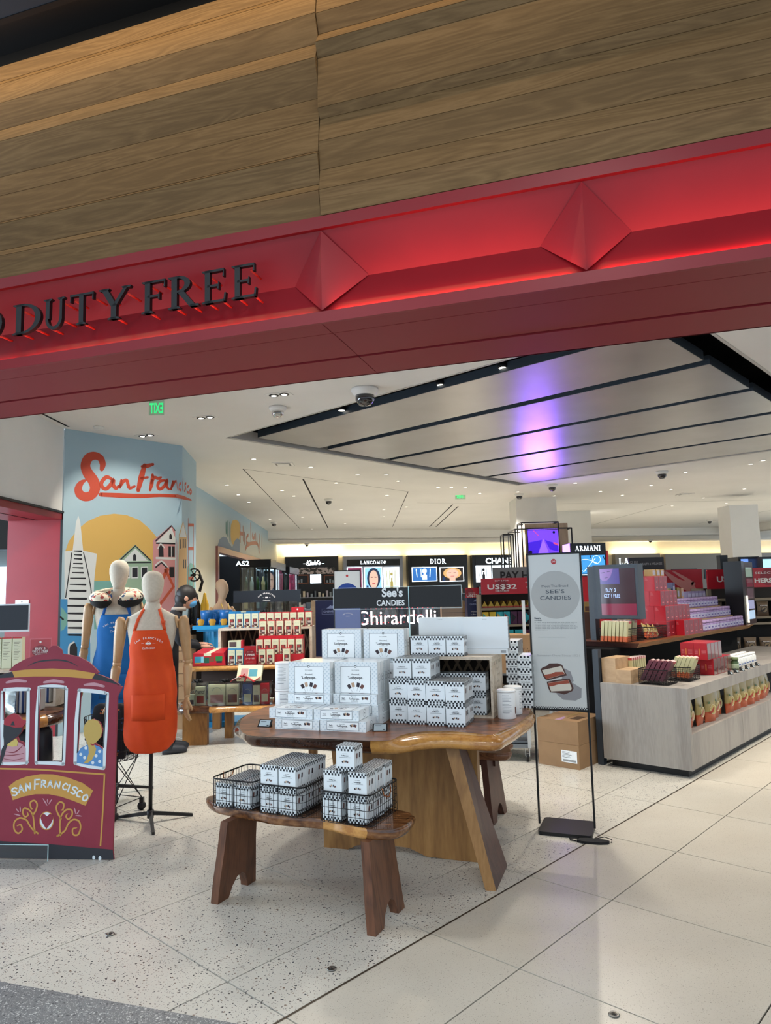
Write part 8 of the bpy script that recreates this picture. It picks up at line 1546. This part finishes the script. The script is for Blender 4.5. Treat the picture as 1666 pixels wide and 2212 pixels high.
def face2(g, P):
    g.use(mpk); g.prism(P([(821, 1300), (821, 860), (826, 900), (828, 1300)]), .004, .004); g.use(moc); g.prism(P([(832, 1300), (838, 830), (868, 735), (894, 850), (894, 1300)]), .005, .005); g.use(mwh); g.prism(P([(840, 850), (868, 750), (890, 850)]), .008, .008); g.use(mbk)
    for x, y in ((842, 870), (864, 865), (878, 865), (866, 1010), (880, 1010)): g.prism(P([(x, y + 62), (x, y), (x + 8, y - 4), (x + 9, y + 60)]), .009, .009)
    g.use(mtl); g.prism(P([(898, 1300), (898, 1060), (920, 1030), (950, 1050), (950, 1300)]), .004, .004); g.use(mat('mural_bridge_red', 'b4553c')); g.stroke(P([(903, 715), (905, 1200)]), .035, .010, False, 1); g.stroke(P([(942, 760), (940, 1200)]), .035, .010, False, 1)
    for y in (765, 930, 1140): g.stroke(P([(903, y), (942, y)]), .045, .010, False, 1)
paint('painted_bridge', face2, True)
def wordA(g, P):
    g.use(brush); g.stroke(P([(292, 372), (300, 335), (282, 292), (238, 276), (196, 296), (178, 348), (196, 400), (232, 450), (246, 505), (222, 552), (176, 566), (138, 545), (128, 505), (150, 466), (182, 448)]), [.05, .08, .09, .10, .11, .12, .135, .14, .13, .11, .11, .11, .09, .06, .02], .016)
    for l_, w_ in (([(368, 446), (330, 426), (296, 456), (292, 490), (322, 510), (356, 480), (376, 444), (374, 480), (392, 505), (414, 490)], .062), ([(420, 500), (432, 448)], .06), ([(426, 490), (448, 455), (470, 450), (478, 478), (490, 504), (526, 492)], .055), ([(596, 345), (572, 430), (550, 520)], .10), ([(578, 352), (612, 348), (655, 336)], .07), ([(570, 436), (618, 428)], .06),
                   ([(652, 412), (646, 470), (634, 518)], .07), ([(644, 470), (664, 430), (690, 436), (712, 428)], .055), ([(738, 450), (704, 456), (688, 486), (702, 512), (736, 488), (754, 446), (750, 490), (768, 512)], .055), ([(782, 512), (796, 456)], .055), ([(786, 500), (800, 470), (812, 455)], .05)): g.stroke(P(l_), [w_ * .55] + [w_ * .8] * (len(l_) - 2) + [w_ * .5], .016)
    g.stroke(P([(285, 550), (420, 556), (560, 560), (700, 556), (814, 560)]), [.05, .06, .055, .045, .04], .016)
paint('painted_lettering', wordA)
def wordB(g, P):
    g.use(brush)
    for l_ in ([(820, 455), (826, 500), (832, 515)], [(852, 470), (840, 480), (838, 510), (852, 520)], [(864, 465), (864, 515)], [(888, 470), (878, 480), (886, 505), (876, 525)], [(906, 490), (896, 500), (896, 530), (906, 535)], [(920, 515), (912, 525), (918, 545), (928, 530), (920, 515)], [(866, 440), (866, 446)]): g.stroke(P(l_), .035, .012)
    g.stroke(P([(818, 560), (870, 572), (926, 590)]), [.05, .05, .02], .012)
paint('painted_lettering', wordB, True)
# side wall picture: hills, cactus, sun and the words Hi California
def Z5(x, y): return 400 + x / 4.628, 1130 + y / 4.628
FC = frame((cp[0] + .002, cp[1], 0), (cd.x, cd.y, 0)) @ _fl
def PC(l): return [cs(*Z5(*p)) for p in l]
g = G(mus); g.at(FC)
g.prism(PC([(455, 60), (460, 10), (475, -25), (505, -35), (535, -15), (550, 40), (545, 130), (525, 200), (495, 235), (465, 200), (455, 130)]), .0, .0); g.use(mat('mural_slate_blue', '76889a', .6)); g.prism(PC([(320, 235), (345, 160), (380, 135), (415, 145), (440, 200), (470, 245), (495, 175), (520, 150), (545, 170), (545, 300), (440, 275), (320, 248)]), .003, .003)
g.use(mat('mural_cactus', '4f7f78', .6)); [g.stroke(PC([(x, y0), (x + 2, y1)]), [.08, .12], .006, True, 1) for x, y0, y1 in ((408, 0, 90), (425, -10, 120), (446, 0, 170))]; g.use(mat('mural_faded_red', 'b07a68', .6))
for l_ in ([(548, 10), (550, 180)], [(578, 40), (580, 170)], [(548, 100), (580, 110)], [(592, 100), (594, 200)], [(630, 120), (612, 150), (615, 200), (632, 205)], [(655, 10), (657, 190)], [(676, 100), (672, 140), (690, 150), (690, 120)], [(704, 110), (706, 160)], [(716, 130), (720, 200)], [(740, 120), (745, 250)], [(768, 130), (768, 240)], [(600, 260), (640, 210), (720, 205), (740, 290)]): g.stroke(PC(l_), .10, .008)
g.obj('painted_landscape', cw)
# ---- ceiling fittings
lens = glow('fff4e0', 6.0); ringm = mat('fitting_white', 'e2e1dd', .4); dk_g = mat('dome_smoke', '26262a', .1, coat=1)
dlp = thing('recessed_downlight', 'small round recessed downlight in the white shop ceiling', 'downlight', (0, 0, 0), 0, 'small recessed downlights'); g = G(ringm); g.lathe([(.001, -.001), (.05, -.001), (.055, -.006), (.04, -.006), (.038, -.002), (.001, -.002)], 16); g.obj('trim_ring', dlp); g = G(lens); g.lathe([(.001, -.0035), (.032, -.0035), (.032, -.0025), (.001, -.0025)], 12); g.obj('lens', dlp)
z7 = [(1015, 317), (1243, 350), (908, 421), (953, 460), (995, 490), (1128, 443), (1080, 558), (1210, 550), (1345, 413), (1545, 380), (1593, 405), (1430, 380), (1365, 520), (1380, 575), (1527, 548), (1535, 520), (1248, 598), (1175, 465), (1548, 463)]
z8 = [(116, 653), (282, 678), (337, 679), (395, 680), (455, 703), (612, 697), (765, 714), (853, 661), (957, 695), (1048, 711), (1065, 645), (1168, 670), (1250, 688), (1310, 617), (1555, 685), (1582, 582), (1633, 567), (1385, 722), (1480, 745), (1255, 755), (68, 712), (150, 760), (55, 800)]
first_ = True
for x, y in [(a / 1.851, 820 + b / 1.851) for a, b in z7] + [(800 + a / 1.924, 700 + b / 1.924) for a, b in z8]:
    p = onz(x, y, ZC)
    if first_: dlp.location = p; first_ = False
    else: dup(dlp, p)
for i, (x, y, a) in enumerate(((603, 852, .35), (444, 901, .35), (316, 940, .35))):
    t_ = thing('twin_spotlight', 'recessed twin spotlight in the white ceiling, %s the dome camera' % ['nearest to', 'second from', 'farthest from'][i], 'spotlight', onz(x, y, ZC), a - R(40)); g = G(ringm); g.box((-.13, -.07, -.006), (.13, .07, -.001)); g.obj('trim_plate', t_)
    for s in (-1, 1): g = G(mat('lamp_dark', '1c1c1e', .5)); g.at(Matrix.Translation((s * .06, 0, 0))); g.lathe([(.001, -.010), (.05, -.010), (.052, -.006), (.001, -.006)], 18); g.use(lens); g.lathe([(.001, -.014), (.026, -.013), (.028, -.0105), (.001, -.0105)], 14); g.obj('lamp_head', t_)
for i, (x, y) in enumerate([(1086, 793), (952, 830), (738, 885), (1259, 843), (1147, 868), (942, 912), (1483, 868), (1120, 938), (998, 961), (1239, 924), (1222, 967), (1094, 987)]):
    p = onz(x, y, 3.66); t_ = thing('track_spotlight', 'round spotlight burning in a black channel between the metal ceiling panels', 'spotlight', p, 0, 'spotlights in the black ceiling channels'); g = G(black); g.lathe([(.001, .06), (.045, .06), (.05, 0), (.046, -.01), (.001, -.002)], 16); g.obj('lamp_can', t_); g = G(lens); g.lathe([(.001, -.012), (.036, -.012), (.036, -.010), (.001, -.010)], 14); g.obj('lens', t_)
    g = G(slate); g.box((-.01, -.01, .06), (.01, .01, 4.1 - 3.66)); g.obj('stem', t_)
for i, (x, y, s, wm) in enumerate([(788, 840, 1.45, 0), (600, 879, 1.0, 1), (710, 1078, 1, 0), (592, 1128, 1, 0), (1430, 1018, 1.15, 0), (1193, 1047, 1.1, 0), (1122, 1067, 1, 0), (1533, 1123, 1, 0), (1405, 1166, .9, 0), (663, 1174, .9, 0)]):
    zc = 3.3 if y > 1150 else ZC
    t_ = thing('dome_camera', ['large smoked dome camera close behind the red beam', 'clear white-collared dome fitting under the twin spotlight', 'dome camera inside the ceiling joint rectangle', 'dome camera before the end of the painted side wall', 'dome camera right of the metal panels', 'dome camera below the far corner of the metal panels', 'dome camera above the screen tower', 'dome camera far right on the white ceiling', 'dome camera on the low rear ceiling above the grey brand units', 'dome camera on the low rear ceiling above the leaf patterned frieze unit'][i], 'dome camera', onz(x, y, zc)); k = s * .085
    g = G(ringm); g.lathe([(.001, -.001), (k * 1.1, -.001), (k * 1.15, -.02), (k * .85, -.05 * s), (.001, -.05 * s)], 24); g.obj('collar', t_); g = G(clearmat('dome_clear', 'd8dcdc', .05, .25, .8) if wm else dk_g); g.lathe([(k * .8, -.05 * s), (k * .78, -.08 * s), (k * .5, -.115 * s), (.001, -.125 * s)], 20); g.obj('dome', t_)
for i, (x, y) in enumerate(((612, 1002), (1480, 1067), (213, 922))):
    t_ = thing('ceiling_grille' if i < 2 else 'smoke_detector', ['square air grille left of the ceiling joint rectangle', 'square air grille on the right part of the ceiling', 'small round detector above the mural'][i], 'ceiling fitting', onz(x, y, ZC)); g = G(ringm)
    if i < 2: g.box((-.16, -.16, -.012), (.16, .16, -.001)); g.use(mat('grille_shadow', '8e8c88', .6)); g.box((-.12, -.12, -.0135), (.12, .12, -.0125)); g.use(ringm); g.box((-.09, -.09, -.02), (.09, .09, -.0136))
    else: g.lathe([(.001, -.001), (.06, -.001), (.055, -.025), (.001, -.03)], 18)
    g.obj('cover', t_)
def exit_sign(lab, pa, pb, Y, mirrored, txt):
    a, b = ony(pa[0], pa[1], Y), ony(pb[0], pb[1], Y); w, h = b.x - a.x, a.z - b.z; t_ = thing('exit_sign', lab, 'exit sign', (a.x, Y, b.z)); g = G(clearmat('sign_glass', 'd8f4e4', .05, .10, .5)); g.box((0, 0, 0), (w, .008, h)); g.obj('glass_plate', t_)
    g = G(glow('2fd47a', 1.1)); g.at(frame((w if mirrored else 0, -.002, 0), (1, 0, 0)) @ Matrix.Diagonal((-1 if mirrored else 1, 1, 1, 1))); g.text(txt, w / 2, h * .14, h * .72, w=w * .9, bold=.03); g.obj('lettering', t_); g = G(ringm); g.box((w * .1, -.01, h), (w * .9, .02, max(h + .01, ZC - b.z))); g.obj('mount', t_)
exit_sign('green EXIT sign seen from behind, reading mirrored, hanging close behind the red beam', (322, 866), (354, 896), 7.0, True, 'EXIT')
exit_sign('green EXIT sign hanging far back below the metal ceiling panels', (983, 1062), (1006, 1078), 15.5, False, '→EXIT')
# brass floor discs
for i, (x, y) in enumerate(((238, 2019), (717, 2094), (1327, 2193))):
    t_ = thing('floor_disc', 'round metal disc set in the floor, ' + ['left, below the cable car board', 'below the front bench', 'in the fine grained tiles at the lower edge'][i], 'floor disc', onz(x, y, 0)); g = G(mat('disc_metal', '7d7c78', .3, .9)); g.lathe([(.001, .0005), (.020, .0005), (.0205, .004), (.018, .006), (.010, .005), (.009, .003), (.001, .003)], 24); g.obj('disc_body', t_); g = G(mat('disc_core', '3a3a38', .4, .8)); g.lathe([(.001, .0032), (.006, .0032), (.006, .0045), (.001, .0045)], 12); g.obj('screw', t_)
